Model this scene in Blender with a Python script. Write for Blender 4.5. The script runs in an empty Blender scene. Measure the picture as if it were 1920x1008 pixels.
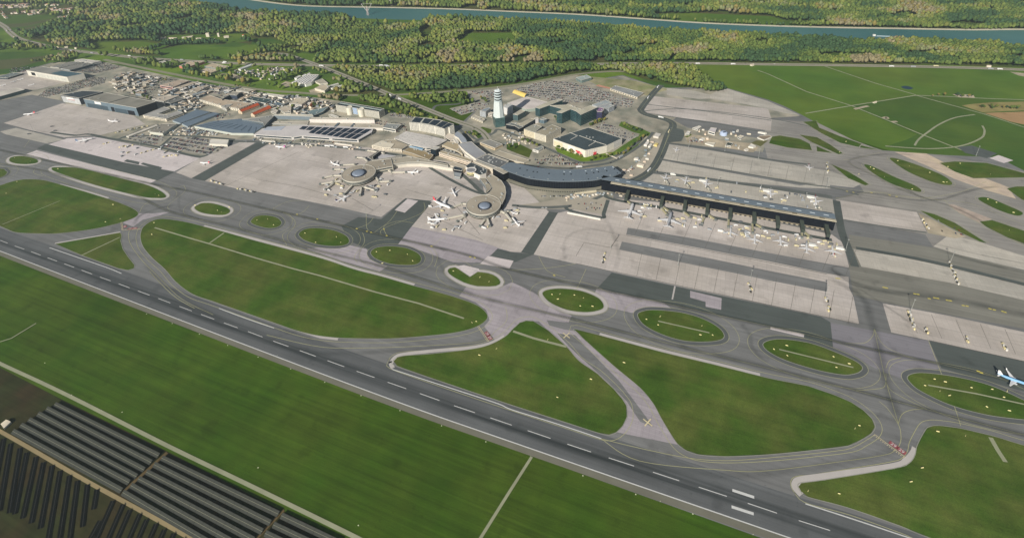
import bpy, math, random
import numpy as np
from mathutils import Vector, Matrix, noise as mnoise
random.seed(7); rng = np.random.default_rng(7)
C = bpy.context.scene.collection
R = math.radians
# ---------------------------------------------------------------- camera model
F, PITCH, ROLL, H, CY = 1000.0, 0.4549150839, R(-2.0), 660.0, 232.6375
CP, SP, CR, SR = math.cos(PITCH), math.sin(PITCH), math.cos(ROLL), math.sin(ROLL)
def G(x, y, z=0.0):
    """point on the level z seen at photo position x, y"""
    a, b = x-960.0, CY-y
    a, b = CR*a-SR*b, SR*a+CR*b
    dx, dy, dz = a, F*CP+b*SP, -F*SP+b*CP
    t = (z-H)/dz
    return (dx*t, dy*t)
def PX(X, Y, Z=0.0):
    z = Z-H
    d = Y*CP-z*SP; u = Y*SP+z*CP
    a, b = F*X/d, F*u/d
    return (960+CR*a+SR*b, CY-(-SR*a+CR*b))
cam = bpy.data.cameras.new('camera'); co = bpy.data.objects.new('camera', cam); C.objects.link(co)
rt = Vector((CR, SR*SP, SR*CP)); up = Vector((-SR, CR*SP, CR*CP)); fw = Vector((0, CP, -SP))
co.matrix_world = Matrix(((rt.x, up.x, -fw.x, 0), (rt.y, up.y, -fw.y, 0), (rt.z, up.z, -fw.z, H), (0, 0, 0, 1)))
cam.sensor_width = 36; cam.lens = F/1920*36; cam.shift_y = (CY-504)/1920
cam.clip_start = 5; cam.clip_end = 40000
bpy.context.scene.camera = co
AZ = -0.386368  # bearing of the runway
RD = (math.cos(AZ), math.sin(AZ)); RN = (-RD[1], RD[0])
# ---------------------------------------------------------------- light
SUN_AZ, SUN_EL = R(59+180), R(30)
sd = Vector((math.cos(SUN_AZ)*math.cos(SUN_EL), math.sin(SUN_AZ)*math.cos(SUN_EL), math.sin(SUN_EL)))
sl = bpy.data.lights.new('sun', 'SUN'); sl.energy = 5.0; sl.angle = R(0.5); sl.color = (1, .945, .86)
so = bpy.data.objects.new('sun', sl); C.objects.link(so); so.location = (-500, -500, 900)
so.rotation_euler = (-sd).to_track_quat('-Z', 'Y').to_euler()
w = bpy.data.worlds.new('World'); bpy.context.scene.world = w; w.use_nodes = True
nt = w.node_tree; sky = nt.nodes.new('ShaderNodeTexSky'); sky.sky_type = 'NISHITA'; sky.sun_disc = False
sky.sun_elevation = SUN_EL; sky.sun_rotation = math.atan2(sd.x, sd.y)
nt.links.new(sky.outputs[0], nt.nodes['Background'].inputs[0]); nt.nodes['Background'].inputs[1].default_value = 0.05
vs = bpy.context.scene.view_settings; vs.view_transform = 'Standard'; vs.look = 'None'; vs.gamma = 1; vs.exposure = 0.14
# ---------------------------------------------------------------- materials
def s2l(c): return tuple(((v/255)/12.92 if v/255 <= .04045 else ((v/255+.055)/1.055)**2.4) for v in c)
MC = {}
def mat(name, col, rough=.85, var=.12, scale=.05, streak=0, slabs=0, metal=0, spec=.3, fine=0, hue=None, huescale=.004, lin=False):
    """procedural material: base colour with patchy variation in world metres; streak = long marks along the runway bearing; slabs = concrete joints"""
    if name in MC: return MC[name]
    c = col if lin else s2l(col)
    m = bpy.data.materials.new(name); m.use_nodes = True; MC[name] = m
    n, l = m.node_tree.nodes, m.node_tree.links
    b = n['Principled BSDF']; b.inputs['Roughness'].default_value = rough; b.inputs['Metallic'].default_value = metal
    b.inputs['Specular IOR Level'].default_value = spec
    def new(t, **k):
        x = n.new(t)
        for a, v in k.items(): setattr(x, a, v)
        return x
    tc = new('ShaderNodeTexCoord')
    mp = new('ShaderNodeMapping'); mp.inputs['Rotation'].default_value = (0, 0, -AZ); l.new(tc.outputs['Object'], mp.inputs[0])
    cur = new('ShaderNodeRGB'); cur.outputs[0].default_value = (*c, 1); cur = cur.outputs[0]
    def mul(cur, fac_socket, lo, hi):
        r = new('ShaderNodeMapRange'); r.inputs[1].default_value = .28; r.inputs[2].default_value = .72; r.inputs[3].default_value = lo; r.inputs[4].default_value = hi
        l.new(fac_socket, r.inputs[0])
        v = new('ShaderNodeVectorMath', operation='SCALE'); l.new(cur, v.inputs[0]); l.new(r.outputs[0], v.inputs['Scale'])
        return v.outputs[0]
    def nz(sc, vec=None, det=3, w=0):
        t = new('ShaderNodeTexNoise'); t.inputs['Scale'].default_value = sc; t.inputs['Detail'].default_value = det
        l.new(vec or mp.outputs[0], t.inputs['Vector']); return t.outputs[0]
    if hue:
        mx = new('ShaderNodeMix', data_type='RGBA'); r = new('ShaderNodeMapRange'); r.inputs[1].default_value = .38; r.inputs[2].default_value = .62
        l.new(nz(huescale, det=4), r.inputs[0]); l.new(r.outputs[0], mx.inputs[0]); l.new(cur, mx.inputs[6])
        mx.inputs[7].default_value = (*(hue if lin else s2l(hue)), 1); cur = mx.outputs[2]
    if var:
        cur = mul(cur, nz(scale, det=5), 1-var, 1+var)
        cur = mul(cur, nz(scale*.14), 1-var*.7, 1+var*.7)
    if fine: cur = mul(cur, nz(.9, det=2), 1-fine, 1+fine)
    if streak:
        m2 = new('ShaderNodeMapping'); m2.inputs['Scale'].default_value = (.004, .16, 1); l.new(mp.outputs[0], m2.inputs[0])
        cur = mul(cur, nz(1, m2.outputs[0], 4), 1-streak, 1+streak)
        m3 = new('ShaderNodeMapping'); m3.inputs['Scale'].default_value = (.008, .42, 1); l.new(mp.outputs[0], m3.inputs[0])
        cur = mul(cur, nz(1, m3.outputs[0], 2), 1-streak*.6, 1+streak*.6)
    if slabs:
        br = new('ShaderNodeTexBrick'); br.offset = 0; br.inputs['Scale'].default_value = 1
        br.inputs['Brick Width'].default_value = slabs; br.inputs['Row Height'].default_value = slabs
        br.inputs['Mortar Size'].default_value = .22; br.inputs['Color1'].default_value = (.97,)*3+(1,); br.inputs['Color2'].default_value = (1.03,)*3+(1,); br.inputs['Mortar'].default_value = (.86,)*3+(1,)
        l.new(mp.outputs[0], br.inputs['Vector'])
        v = new('ShaderNodeVectorMath', operation='MULTIPLY'); l.new(cur, v.inputs[0]); l.new(br.outputs[0], v.inputs[1]); cur = v.outputs[0]
        b2 = new('ShaderNodeTexBrick'); b2.offset = .37; b2.inputs['Scale'].default_value = 1; b2.inputs['Brick Width'].default_value = 67; b2.inputs['Row Height'].default_value = 22.5; b2.inputs['Mortar Size'].default_value = .3
        b2.inputs['Color1'].default_value = (.9,)*3+(1,); b2.inputs['Color2'].default_value = (1.06,)*3+(1,); b2.inputs['Mortar'].default_value = (.84,)*3+(1,); l.new(mp.outputs[0], b2.inputs['Vector'])
        v = new('ShaderNodeVectorMath', operation='MULTIPLY'); l.new(cur, v.inputs[0]); l.new(b2.outputs[0], v.inputs[1]); cur = v.outputs[0]
    if slabs or streak > .08:
        for sc, lo, a_, e_ in ((.035, .8, .6, .7), (.16, .82, .64, .72)):
            r = new('ShaderNodeMapRange'); r.inputs[1].default_value = a_; r.inputs[2].default_value = e_; r.inputs[3].default_value = 1; r.inputs[4].default_value = lo; l.new(nz(sc, det=5), r.inputs[0])
            v = new('ShaderNodeVectorMath', operation='SCALE'); l.new(cur, v.inputs[0]); l.new(r.outputs[0], v.inputs['Scale']); cur = v.outputs[0]
    l.new(cur, b.inputs['Base Color'])
    return m
GRASS_NEAR = mat('meadow_grass', (58, 86, 20), 1, .15, .03, .2, hue=(70, 90, 26), huescale=.01, fine=.16, spec=.05)
GRASS_ISL = mat('airfield_grass', (66, 92, 30), 1, .2, .035, .12, hue=(88, 99, 44), huescale=.016, fine=.22, spec=.05)
GRASS_FAR = mat('far_grass', (104, 128, 44), 1, .16, .012, 0, hue=(72, 100, 44), huescale=.004, spec=.05)
FIELD = mat('bright_field', (98, 118, 44), 1, .15, .01, .05, hue=(80, 110, 40), huescale=.003, spec=.05)
FIELD2 = mat('deep_field', (62, 94, 38), 1, .14, .01, .06, hue=(82, 104, 42), huescale=.004, spec=.05)
FLOOR = mat('forest_floor', (72, 94, 40), 1, .2, .02, hue=(84, 84, 48), huescale=.006, spec=.05)
BROWN = mat('ploughed_soil', (165, 135, 98), 1, .08, .02, .1, spec=.05)
SOIL = mat('dark_soil', (62, 54, 34), 1, .2, .05, .15, hue=(52, 56, 30), huescale=.02, spec=.05)
ASPH = mat('taxiway_asphalt', (119, 119, 117), .8, .13, .015, .14, fine=.04)
ASPHD = mat('dark_asphalt', (84, 90, 86), .8, .09, .02, .1, fine=.05)
ROADM = mat('road_asphalt', (98, 102, 98), .85, .08, .03, 0)
LILAC = mat('worn_concrete', (168, 160, 163), .85, .07, .03, .1, slabs=7.5)
CONC = mat('apron_concrete', (198, 189, 181), .85, .07, .02, .06, slabs=7.5, hue=(182, 173, 163), huescale=.006)
CONCP = mat('pale_concrete', (210, 200, 197), .85, .05, .02, .04, slabs=7.5)
CONCG = mat('grey_concrete', (176, 171, 160), .85, .09, .02, .07, slabs=7.5, hue=(190, 183, 170), huescale=.006)
CONCB = mat('shoulder_concrete', (186, 180, 174), .85, .06, .05)
SHOULD = mat('shoulder_asphalt', (116, 114, 100), .9, .08, .05, .05)
YARD = mat('yard_paving', (172, 164, 146), .9, .2, .03, 0, hue=(132, 132, 118), huescale=.02)
DIRT = mat('dirt', (186, 172, 148), 1, .2, .05, 0, hue=(160, 150, 128), huescale=.03)
PATHM = mat('gravel_path', (150, 152, 124), 1, .1, .05)
TRACK = mat('dirt_track', (152, 136, 100), 1, .1, .05)
WHITE = mat('white_paint', (206, 206, 202), .7, .05, .3)
YELL = mat('taxi_line_paint', (170, 168, 128), .7, .06, .3)
YELLB = mat('yellow_paint', (210, 195, 90), .7, .06, .3)
REDP = mat('red_paint', (150, 82, 84), .7, .06, .3)
WATER = mat('river_water', (58, 104, 104), .5, .06, .004, spec=.2, hue=(76, 118, 114), huescale=.0012)
SAND = mat('river_bank', (206, 198, 176), 1, .1, .03)
# ---------------------------------------------------------------- mesh helpers
def mesh(name, vs_, fs, mats, parent=None, origin=(0, 0, 0), mi=None, smooth=False):
    me = bpy.data.meshes.new(name)
    ox, oy, oz = origin
    me.from_pydata([(v[0]-ox, v[1]-oy, v[2]-oz) for v in vs_], [], fs)
    if not isinstance(mats, (list, tuple)): mats = [mats]
    for m in mats: me.materials.append(m)
    if mi: me.polygons.foreach_set('material_index', mi)
    if smooth: me.polygons.foreach_set('use_smooth', [True]*len(me.polygons))
    me.update()
    o = bpy.data.objects.new(name, me); C.objects.link(o)
    if parent is not None: o.parent = parent
    elif origin != (0, 0, 0): o.location = origin
    return o
def empty(name, loc, label, cat, group=None):
    o = bpy.data.objects.new(name, None); C.objects.link(o); o.location = loc; o.empty_display_size = 2
    return tag(o, label, cat, group)
def tag(o, label, cat, group=None, kind=None):
    o['label'] = label; o['category'] = cat
    if group: o['group'] = group
    if kind: o['kind'] = kind
    return o
def struct(o): o['kind'] = 'structure'; return o
def cr(pts, closed=False, n=6):
    """Catmull-Rom through the points"""
    N = len(pts); out = []
    for i in range(N if closed else N-1):
        p = [pts[(i+k) % N] if closed else pts[max(0, min(N-1, i+k))] for k in (-1, 0, 1, 2)]
        for s in range(n):
            t = s/n
            out.append(tuple(.5*((2*p[1][a])+(-p[0][a]+p[2][a])*t+(2*p[0][a]-5*p[1][a]+4*p[2][a]-p[3][a])*t*t+(-p[0][a]+3*p[1][a]-3*p[2][a]+p[3][a])*t**3) for a in (0, 1)))
    if not closed: out.append(tuple(pts[-1][:2]))
    return out
def W(pts, z=0): return [G(x, y, z) for x, y in pts]
def Z(ox, oy, s, flat): return [(ox+flat[i]/s, oy+flat[i+1]/s) for i in range(0, len(flat), 2)]
LV = .05
NS = [0]
def eps():  # neighbouring sheets of one level never share a plane
    NS[0] += 1; return (NS[0] % 17)*.0026
def sheet(name, pts, lev, m, smooth=False, n=6):
    p = W(cr(pts, True, n) if smooth else pts)
    z = lev*LV+eps(); return struct(mesh(name, [(x, y, z) for x, y in p], [tuple(range(len(p)))], m))
def ribbon_geo(p, wdt, closed=False, z=0, off=0.0):
    N = len(p); vs_, fs = [], []
    for i in range(N):
        a = p[(i-1) % N] if closed or i > 0 else p[i]; b = p[(i+1) % N] if closed or i < N-1 else p[i]
        dx, dy = b[0]-a[0], b[1]-a[1]; L = math.hypot(dx, dy) or 1; nx, ny = -dy/L, dx/L
        for s in (-.5, .5): vs_.append((p[i][0]+nx*(s*wdt+off), p[i][1]+ny*(s*wdt+off), z))
    for i in range(N if closed else N-1):
        j = (i+1) % N; fs.append((2*i, 2*i+1, 2*j+1, 2*j))
    return vs_, fs
def ribbon(name, pts, wdt, lev, m, smooth=True, closed=False, world=False, off=0.0, n=6):
    p = pts if world else W(cr(pts, closed, n) if smooth else pts)
    v, f = ribbon_geo(p, wdt, closed, lev*LV+eps(), off)
    return struct(mesh(name, v, f, m))
def multi(name, geos, m, mi=None):
    vs_, fs = [], []
    for v, f in geos:
        b = len(vs_); vs_ += v; fs += [tuple(i+b for i in q) for q in f]
    return struct(mesh(name, vs_, fs, m))
def inside(pt, poly):
    x, y = pt; c = False; j = len(poly)-1
    for i in range(len(poly)):
        xi, yi = poly[i]; xj, yj = poly[j]
        if (yi > y) != (yj > y) and x < (xj-xi)*(y-yi)/(yj-yi)+xi: c = not c
        j = i
    return c
def area(p): return .5*sum(p[i-1][0]*p[i][1]-p[i][0]*p[i-1][1] for i in range(len(p)))
def ccw(p): return p if area(p) > 0 else p[::-1]
def offset(p, d):
    """shift a ccw polygon inwards by d (outwards if negative)"""
    N = len(p); out = []
    for i in range(N):
        a, b, c = p[i-1], p[i], p[(i+1) % N]
        e1 = Vector((b[0]-a[0], b[1]-a[1])); e2 = Vector((c[0]-b[0], c[1]-b[1]))
        if e1.length < 1e-6 or e2.length < 1e-6: out.append(b); continue
        e1.normalize(); e2.normalize(); n1 = Vector((-e1.y, e1.x)); n2 = Vector((-e2.y, e2.x))
        k = n1+n2; q = k.dot(n1)
        if q < .35: k = n1; q = 1
        k = k/q
        out.append((b[0]+k.x*d, b[1]+k.y*d))
    return out
def prism(p, z0, z1, top=True):
    N = len(p); v = [(x, y, z0) for x, y in p]+[(x, y, z1) for x, y in p]
    f = [(i, (i+1) % N, N+(i+1) % N, N+i) for i in range(N)]
    if top: f.append(tuple(range(N, 2*N)))
    return v, f
def join(geos):
    vs_, fs = [], []
    for v, f in geos:
        b = len(vs_); vs_ += v; fs += [tuple(i+b for i in q) for q in f]
    return vs_, fs
def boxg(cx, cy, z0, z1, lx, ly, ang=0):
    c, s = math.cos(ang), math.sin(ang)
    p = [(cx+c*a*lx/2-s*b*ly/2, cy+s*a*lx/2+c*b*ly/2) for a, b in ((-1, -1), (1, -1), (1, 1), (-1, 1))]
    return prism(p, z0, z1)
def tube(a, b, r, n=8, r2=None):
    a, b = Vector(a), Vector(b); d = (b-a).normalized(); u = d.orthogonal().normalized(); w_ = d.cross(u); r2 = r if r2 is None else r2
    v, f = [], []
    for c, q in ((a, r), (b, r2)):
        for i in range(n):
            t = 2*math.pi*i/n; v.append(tuple(c+u*math.cos(t)*q+w_*math.sin(t)*q))
    for i in range(n): f.append((i, (i+1) % n, n+(i+1) % n, n+i))
    f.append(tuple(range(n-1, -1, -1))); f.append(tuple(range(n, 2*n)))
    return v, f
def lathe(cx, cy, prof, n=40, a0=0.0, cap=True):
    v, f = [], []
    for r, z in prof:
        for i in range(n):
            t = a0+2*math.pi*i/n; v.append((cx+r*math.cos(t), cy+r*math.sin(t), z))
    for k in range(len(prof)-1):
        for i in range(n):
            j = (i+1) % n; f.append((k*n+i, k*n+j, (k+1)*n+j, (k+1)*n+i))
    if cap: f.append(tuple(range((len(prof)-1)*n, len(prof)*n)))
    return v, f
# ================================================================ THE GROUND
B = 14000
struct(mesh('ground', [(-B, -3000, 0), (B, -3000, 0), (B, B, 0), (-B, B, 0)], [(0, 1, 2, 3)], GRASS_NEAR))
# countryside beyond the airfield
sheet('far_meadow', [(-900, 260), (-60, 150), (100, 128), (620, 190), (960, 175), (1400, 195), (1700, 290), (2300, 420), (2600, 60), (2300, -60), (960, -90), (-900, -60)], 1, GRASS_FAR)
sheet('field', [(1270, 122), (1440, 121), (1765, 125), (2100, 138), (2100, 420), (1920, 400), (1700, 292), (1600, 262), (1500, 225), (1440, 192), (1355, 163), (1310, 150)], 2, FIELD)
sheet('field', [(1595, 199), (1717, 179), (1770, 181), (1845, 186), (2050, 190), (2050, 400), (1920, 345), (1800, 300), (1720, 285), (1660, 275), (1700, 262), (1720, 252)], 3, FIELD2)
sheet('ploughed_field', [(1845, 212), (1920, 209.5), (2010, 208), (2010, 250), (1925, 235), (1897, 229)], 4, BROWN)
sheet('scrub_strip', [(1803, 198), (1825, 195), (1860, 192), (1960, 190), (1960, 207), (1900, 208), (1842, 211)], 4, mat('dry_scrub', (140, 130, 84), 1, .25, .03, spec=.05))
sheet('pond', [(1690, 164), (1692, 162), (1700, 161.5), (1708, 163.5), (1712, 166), (1706, 168), (1697, 167)], 4, mat('pond_water', (22, 52, 62), .3, .02), True)
CLEAR = [
 [(650, 31), (730, 32), (825, 33), (790, 46), (767, 50), (705, 48), (652, 42)], [(850, 82), (880, 62), (960, 62), (968, 80), (905, 86)],
 [(475, 72), (515, 74), (540, 88), (495, 91), (470, 84)], [(550, 97), (590, 103), (597, 118), (570, 113)], [(785, 62), (800, 50), (812, 58), (810, 76), (795, 80)], [(298, 68), (350, 66), (465, 64), (476, 76), (440, 81), (300, 82)],
 [(165, 80), (260, 78), (318, 84), (300, 92), (262, 99), (185, 98)], [(275, 98), (340, 85), (480, 84), (490, 98), (430, 111), (330, 112)],
 [(-20, 30), (60, 27), (100, 32), (110, 42), (90, 55), (55, 64), (30, 62), (18, 55), (-20, 40)], [(-60, 98), (60, 97), (100, 102), (85, 126), (30, 136), (-60, 146)],
 [(1225, 27), (1310, 25), (1445, 31), (1480, 42), (1478, 49), (1400, 46), (1285, 41), (1230, 35)], [(1470, 40), (1545, 41), (1550, 47), (1475, 48)], [(332, -3), (385, -2), (388, 12), (352, 8)],
 [(1865, 80), (1960, 82), (1960, 93), (1880, 90)], [(1558, 102), (1602, 104), (1600, 110), (1565, 111)], [(30, 1), (140, -2), (190, -6), (120, 7), (50, 6)],
 [(640, 183), (675, 183), (672, 190), (650, 190)], [(145, 20), (190, 14), (202, 17), (162, 25)], [(225, 7), (262, 3), (266, 8), (232, 12)], [(1000, 7), (1065, 11), (1055, 15), (1000, 12)], [(1700, 4), (1800, 8), (1790, 12), (1710, 9)], [(700, 107), (765, 110), (750, 116), (700, 112)], [(1010, 84), (1060, 80), (1075, 86), (1030, 90)], [(220, 52), (262, 46), (275, 50), (236, 57)],
 [(155, 60), (215, 62), (230, 67), (180, 68)], [(300, 40), (350, 34), (372, 38), (330, 45)], [(390, 88), (440, 80), (468, 82), (450, 88)], [(400, 22), (440, 24), (450, 28), (420, 30)], [(600, 82), (640, 80), (650, 84), (615, 87)], [(520, 92), (560, 90), (575, 95), (540, 98)], [(110, 55), (135, 50), (140, 56), (118, 60)], [(1180, 88), (1230, 84), (1240, 89), (1200, 93)], [(1700, 100), (1760, 98), (1770, 104), (1720, 106)],
 [(1262, 104), (1272, 108), (1264, 118), (1252, 117)],
]
for i, c in enumerate(CLEAR): sheet('clearing', c, 3, FIELD if i in (1, 3, 5, 6, 0, 7, 10, 15) else (FIELD2 if i not in (4, 5) else FLOOR))
for i, q in enumerate(([(-20, 47), (45, 44), (110, 33), (108, 37), (50, 50), (-20, 55)], [(20, 58), (95, 43), (108, 42), (88, 50), (45, 60)], [(-60, 118), (60, 108), (100, 103), (95, 110), (30, 128), (-60, 135)])):
    sheet('ploughed_strip', q, 4, mat('stubble', (88, 92, 58), 1, .1, .02, spec=.05))
# the river
RIV_FAR = [(330, -30), (440, -6), (480, 1), (542, 9), (605, 12.5), (730, 14.5), (855, 17.5), (960, 22), (1085, 27.5), (1210, 36), (1320, 43.5), (1440, 48.5), (1550, 51.5), (1665, 53.5), (1815, 56), (1920, 55.5), (2200, 58)]
RIV_NEAR = [(2200, 90), (1920, 86), (1865, 84), (1700, 80), (1565, 79), (1440, 69), (1260, 61), (1110, 50), (960, 40), (830, 39), (680, 35), (605, 30), (480, 27), (435, 20), (385, 9), (350, -6), (240, -30)]
RIVER = cr(RIV_FAR, n=4)+cr(RIV_NEAR, n=4)
sheet('river', RIVER, 5, WATER)
ribbon('river_bank', RIV_FAR, 22, 6, SAND)
# wooded ground
WOODS = [
 ([(-200, -40), (960, -100), (2150, -60), (2150, 128), (1920, 127), (1765, 122), (1440, 118), (1160, 117), (960, 119), (730, 121), (605, 119), (480, 117), (390, 113), (300, 106), (250, 103), (115, 88), (42, 70), (0, 40), (-200, -10)], 1.0),
 ([(607, 128), (730, 129), (960, 127), (1160, 123), (1240, 120), (1290, 126), (1312, 142), (1330, 155), (1362, 168), (1352, 175), (1320, 172), (1252, 158), (1215, 150), (1160, 134), (1080, 137), (960, 158), (845, 170), (740, 175), (700, 162), (650, 141)], .9),
 ([(605, 168), (650, 158), (690, 166), (735, 177), (640, 177)], .8), ([(655, 184), (735, 184), (800, 205), (850, 228), (828, 238), (790, 222), (700, 196)], .85),
 ([(757, 182), (850, 176), (868, 182), (905, 193), (880, 200), (840, 203), (815, 205), (780, 190)], .5),
 ([(250, 115), (350, 129), (480, 156), (600, 171), (600, 177), (480, 166), (360, 147), (255, 124)], .5),
 ([(120, 97), (300, 113), (480, 123), (600, 128), (655, 150), (605, 165), (480, 156), (350, 132), (230, 113), (120, 103)], .38),
 ([(-60, 70), (30, 80), (105, 93), (110, 98), (60, 97), (-60, 97)], .5), ([(85, 125), (100, 103), (175, 110), (150, 112), (110, 122)], .3),
 ([(600, 180), (640, 184), (640, 192), (600, 186)], .7), ([(905, 165), (960, 162), (900, 172)], .4),
]
for p, d in WOODS:
    if d > .6: sheet('forest_floor', p, 2, FLOOR)
# airport paving: one large asphalt sheet
sheet('taxiway', [(-120, 438), (-60, 455), (0, 478), (75, 504), (480, 663), (725, 756), (960, 841), (1422, 1006), (1700, 1110), (2400, 1400), (2500, 700), (2100, 380), (1990, 345), (1920, 320), (1870, 295), (1772, 291), (1655, 282), (1620, 271), (1575, 255), (1545, 238), (1502, 215), (1472, 200), (1440, 187), (1355, 163), (1250, 165), (1225, 160), (1167, 141), (1130, 147), (1080, 140), (960, 162), (875, 170), (880, 185), (905, 195), (860, 235), (830, 238), (780, 222), (700, 200), (640, 190), (480, 170), (375, 152), (275, 131), (200, 118), (150, 115), (95, 118), (30, 136), (-120, 165)], 5, ASPH)
sheet('worn_taxiway', [(1440, 224), (1530, 229), (1600, 263), (1655, 283), (1772, 292), (1960, 330), (2050, 540), (1830, 482), (1750, 464), (1735, 440), (1580, 412), (1567, 374), (1620, 360), (1610, 344), (1560, 322), (1440, 300), (1430, 262)], 6.6, mat('aged_asphalt', (150, 146, 138), .85, .12, .015, .14, hue=(138, 134, 128), huescale=.01))
sheet('worn_taxiway', [(1592, 440), (1750, 464), (1830, 482), (2050, 545), (2050, 640), (1780, 590), (1655, 566), (1600, 553), (1592, 505)], 6.4, mat('aged_asphalt_brown', (128, 126, 116), .85, .12, .015, .14))
# yards around the buildings
YARDP = [(-60, 148), (30, 137), (100, 118), (150, 115), (210, 117), (275, 133), (375, 155), (480, 173), (600, 184), (640, 190), (700, 201), (780, 224), (830, 240), (862, 240), (905, 197), (890, 186), (875, 172), (960, 163), (1080, 141), (1130, 148), (1167, 143), (1225, 161), (1262, 168), (1355, 166), (1440, 190), (1500, 218), (1440, 222), (1290, 205), (1262, 225), (1290, 240), (1440, 262), (1430, 285), (1250, 268), (1205, 320), (1150, 345), (1150, 372), (1010, 392), (960, 385), (700, 285), (480, 262), (420, 262), (380, 296), (180, 256), (120, 190), (60, 178), (-60, 200)]
sheet('yard', YARDP, 6, YARD)
# verges along the railway and around the long car park
sheet('verge', [(150, 112), (275, 126), (375, 146), (480, 163), (605, 173), (640, 176), (640, 190), (600, 184), (480, 173), (375, 155), (275, 134), (200, 118)], 7, GRASS_FAR)
sheet('verge', [(1080, 141), (1190, 152), (1255, 168), (1212, 180), (1190, 172), (1120, 160)], 7, mat('scruffy_ground', (160, 152, 120), 1, .2, .03, hue=(130, 134, 90), huescale=.02))
sheet('verge', [(1165, 228), (1200, 240), (1225, 252), (1215, 256), (1185, 247), (1160, 236)], 7, GRASS_FAR)
sheet('verge', [(950, 270), (970, 268), (998, 282), (992, 296), (975, 290), (950, 280)], 7, GRASS_ISL)
sheet('verge', [(885, 245), (905, 238), (922, 243), (918, 256), (896, 260)], 7, GRASS_ISL)
sheet('verge', [(1040, 276), (1100, 293), (1150, 285), (1210, 245), (1216, 250), (1185, 285), (1130, 300), (1090, 304), (1045, 285)], 7, GRASS_FAR)
# roads
def road(pts, w_, name='road', m=ROADM, lev=8): return ribbon(name, pts, w_, lev, m)
MWAY = [(-90, 0), (0, 45), (20, 62), (42, 75), (115, 92), (180, 100), (250, 107.5), (300, 111.5), (390, 116.5), (480, 120.5), (605, 123), (730, 124.5), (850, 124), (960, 122.5), (1160, 120), (1300, 119), (1440, 121), (1600, 123), (1765, 126), (1920, 131), (2100, 139)]
CONR = mat('motorway_concrete', (158, 152, 138), .9, .06, .03)
road(MWAY, 26, 'motorway', mat('motorway_verge', (120, 120, 84), 1, .1, .03), 7)
ribbon('carriageway', MWAY, 9, 8, CONR, off=7); ribbon('carriageway', MWAY, 9, 8, CONR, off=-7)
DIAG = [(470, 106), (495, 102), (530, 101.5), (560, 110), (605, 126), (660, 148), (730, 177), (770, 193), (805, 207), (850, 225), (892, 240), (912, 256), (920, 275)]
road(DIAG, 20, 'motorway', CONR, 9); ribbon('median', DIAG, 3, 10, mat('median_scrub', (92, 98, 66), 1, .15, .05))
road([(195, 112), (275, 129), (375, 149), (480, 167.5), (560, 174), (620, 178), (730, 178.5), (845, 171.5), (960, 160.5), (1080, 140), (1160, 134), (1200, 140)], 15, 'road', mat('rail_ballast', (138, 136, 112), 1, .08, .03), 8)
for a in ([(700, 146), (690, 138), (660, 140), (700, 130), (760, 127)], [(840, 172), (862, 178), (866, 186), (860, 195), (820, 198), (812, 206)], [(860, 184), (890, 192), (905, 196)], [(960, 385), (1010, 389), (1072, 386), (1110, 375), (1140, 362)], [(860, 240), (880, 262), (900, 285), (925, 300), (960, 308), (1000, 311), (1060, 316), (1110, 311), (1150, 303), (1190, 280), (1213, 262), (1225, 248)], [(876, 246), (895, 262), (925, 250), (935, 243), (970, 255), (1030, 280), (1080, 303), (1120, 303), (1160, 290), (1195, 268), (1207, 255)],
          [(920, 250), (905, 258), (888, 268)], [(430, 265), (520, 268), (620, 275), (700, 284), (760, 292)]):
    road(a, 9)
for a in ([(95, 248), (140, 254), (168, 252), (215, 261.5), (232, 257), (267, 243), (297, 233)], [(180, 256), (225, 263), (300, 276.5), (375, 294), (405, 278), (440, 262)], [(300, 276), (322, 257)], [(230, 258), (300, 254), (380, 257), (440, 262)]): ribbon('road', a, 8, 9, ASPHD)
PERI = [(1240, 160), (1225, 175), (1205, 200), (1202, 208), (1215, 216), (1250, 225), (1262, 235), (1252, 256), (1240, 288), (1222, 318), (1195, 336), (1150, 350)]
road(PERI, 20, 'road', ASPHD, 8)
ribbon('lane_line', PERI, .5, 9, YELL)
road([(1200, 209), (1290, 205), (1440, 222), (1530, 240)], 4, 'road', ROADM, 8)
# field paths
for a in ([(1420, 132), (1440, 139), (1512, 172), (1595, 198), (1660, 224), (1725, 251), (1817, 287)], [(1510, 213), (1587, 200), (1717, 179), (1770, 181), (1850, 185), (1960, 189)], [(1717, 179), (1845, 214), (1930, 242)], [(1545, 124), (1640, 156), (1717, 178)]):
    ribbon('path', a, 4.2, 6, PATHM, smooth=False)
for a in ([(1715, 273), (1722, 262), (1737, 250), (1760, 234), (1790, 221), (1828, 215)], [(1842, 236), (1846, 247), (1838, 260), (1800, 274), (1740, 279), (1660, 274)], [(1545, 237), (1545, 243), (1560, 250), (1575, 255)]):
    ribbon('path', a, 4.5, 6, PATHM)
for a in ([(1602, 205), (1618, 201), (1628, 199)], [(1655, 222), (1662, 220), (1664, 223)], [(1672, 229), (1682, 228)]): ribbon('bare_patch', a, 9, 7, DIRT)
sheet('bare_patch', [(1785, 177), (1825, 178), (1828, 184), (1800, 183)], 7, DIRT)
sheet('bare_patch', [(1893, 135), (1925, 138), (1925, 145), (1910, 142)], 7, DIRT)
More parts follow.
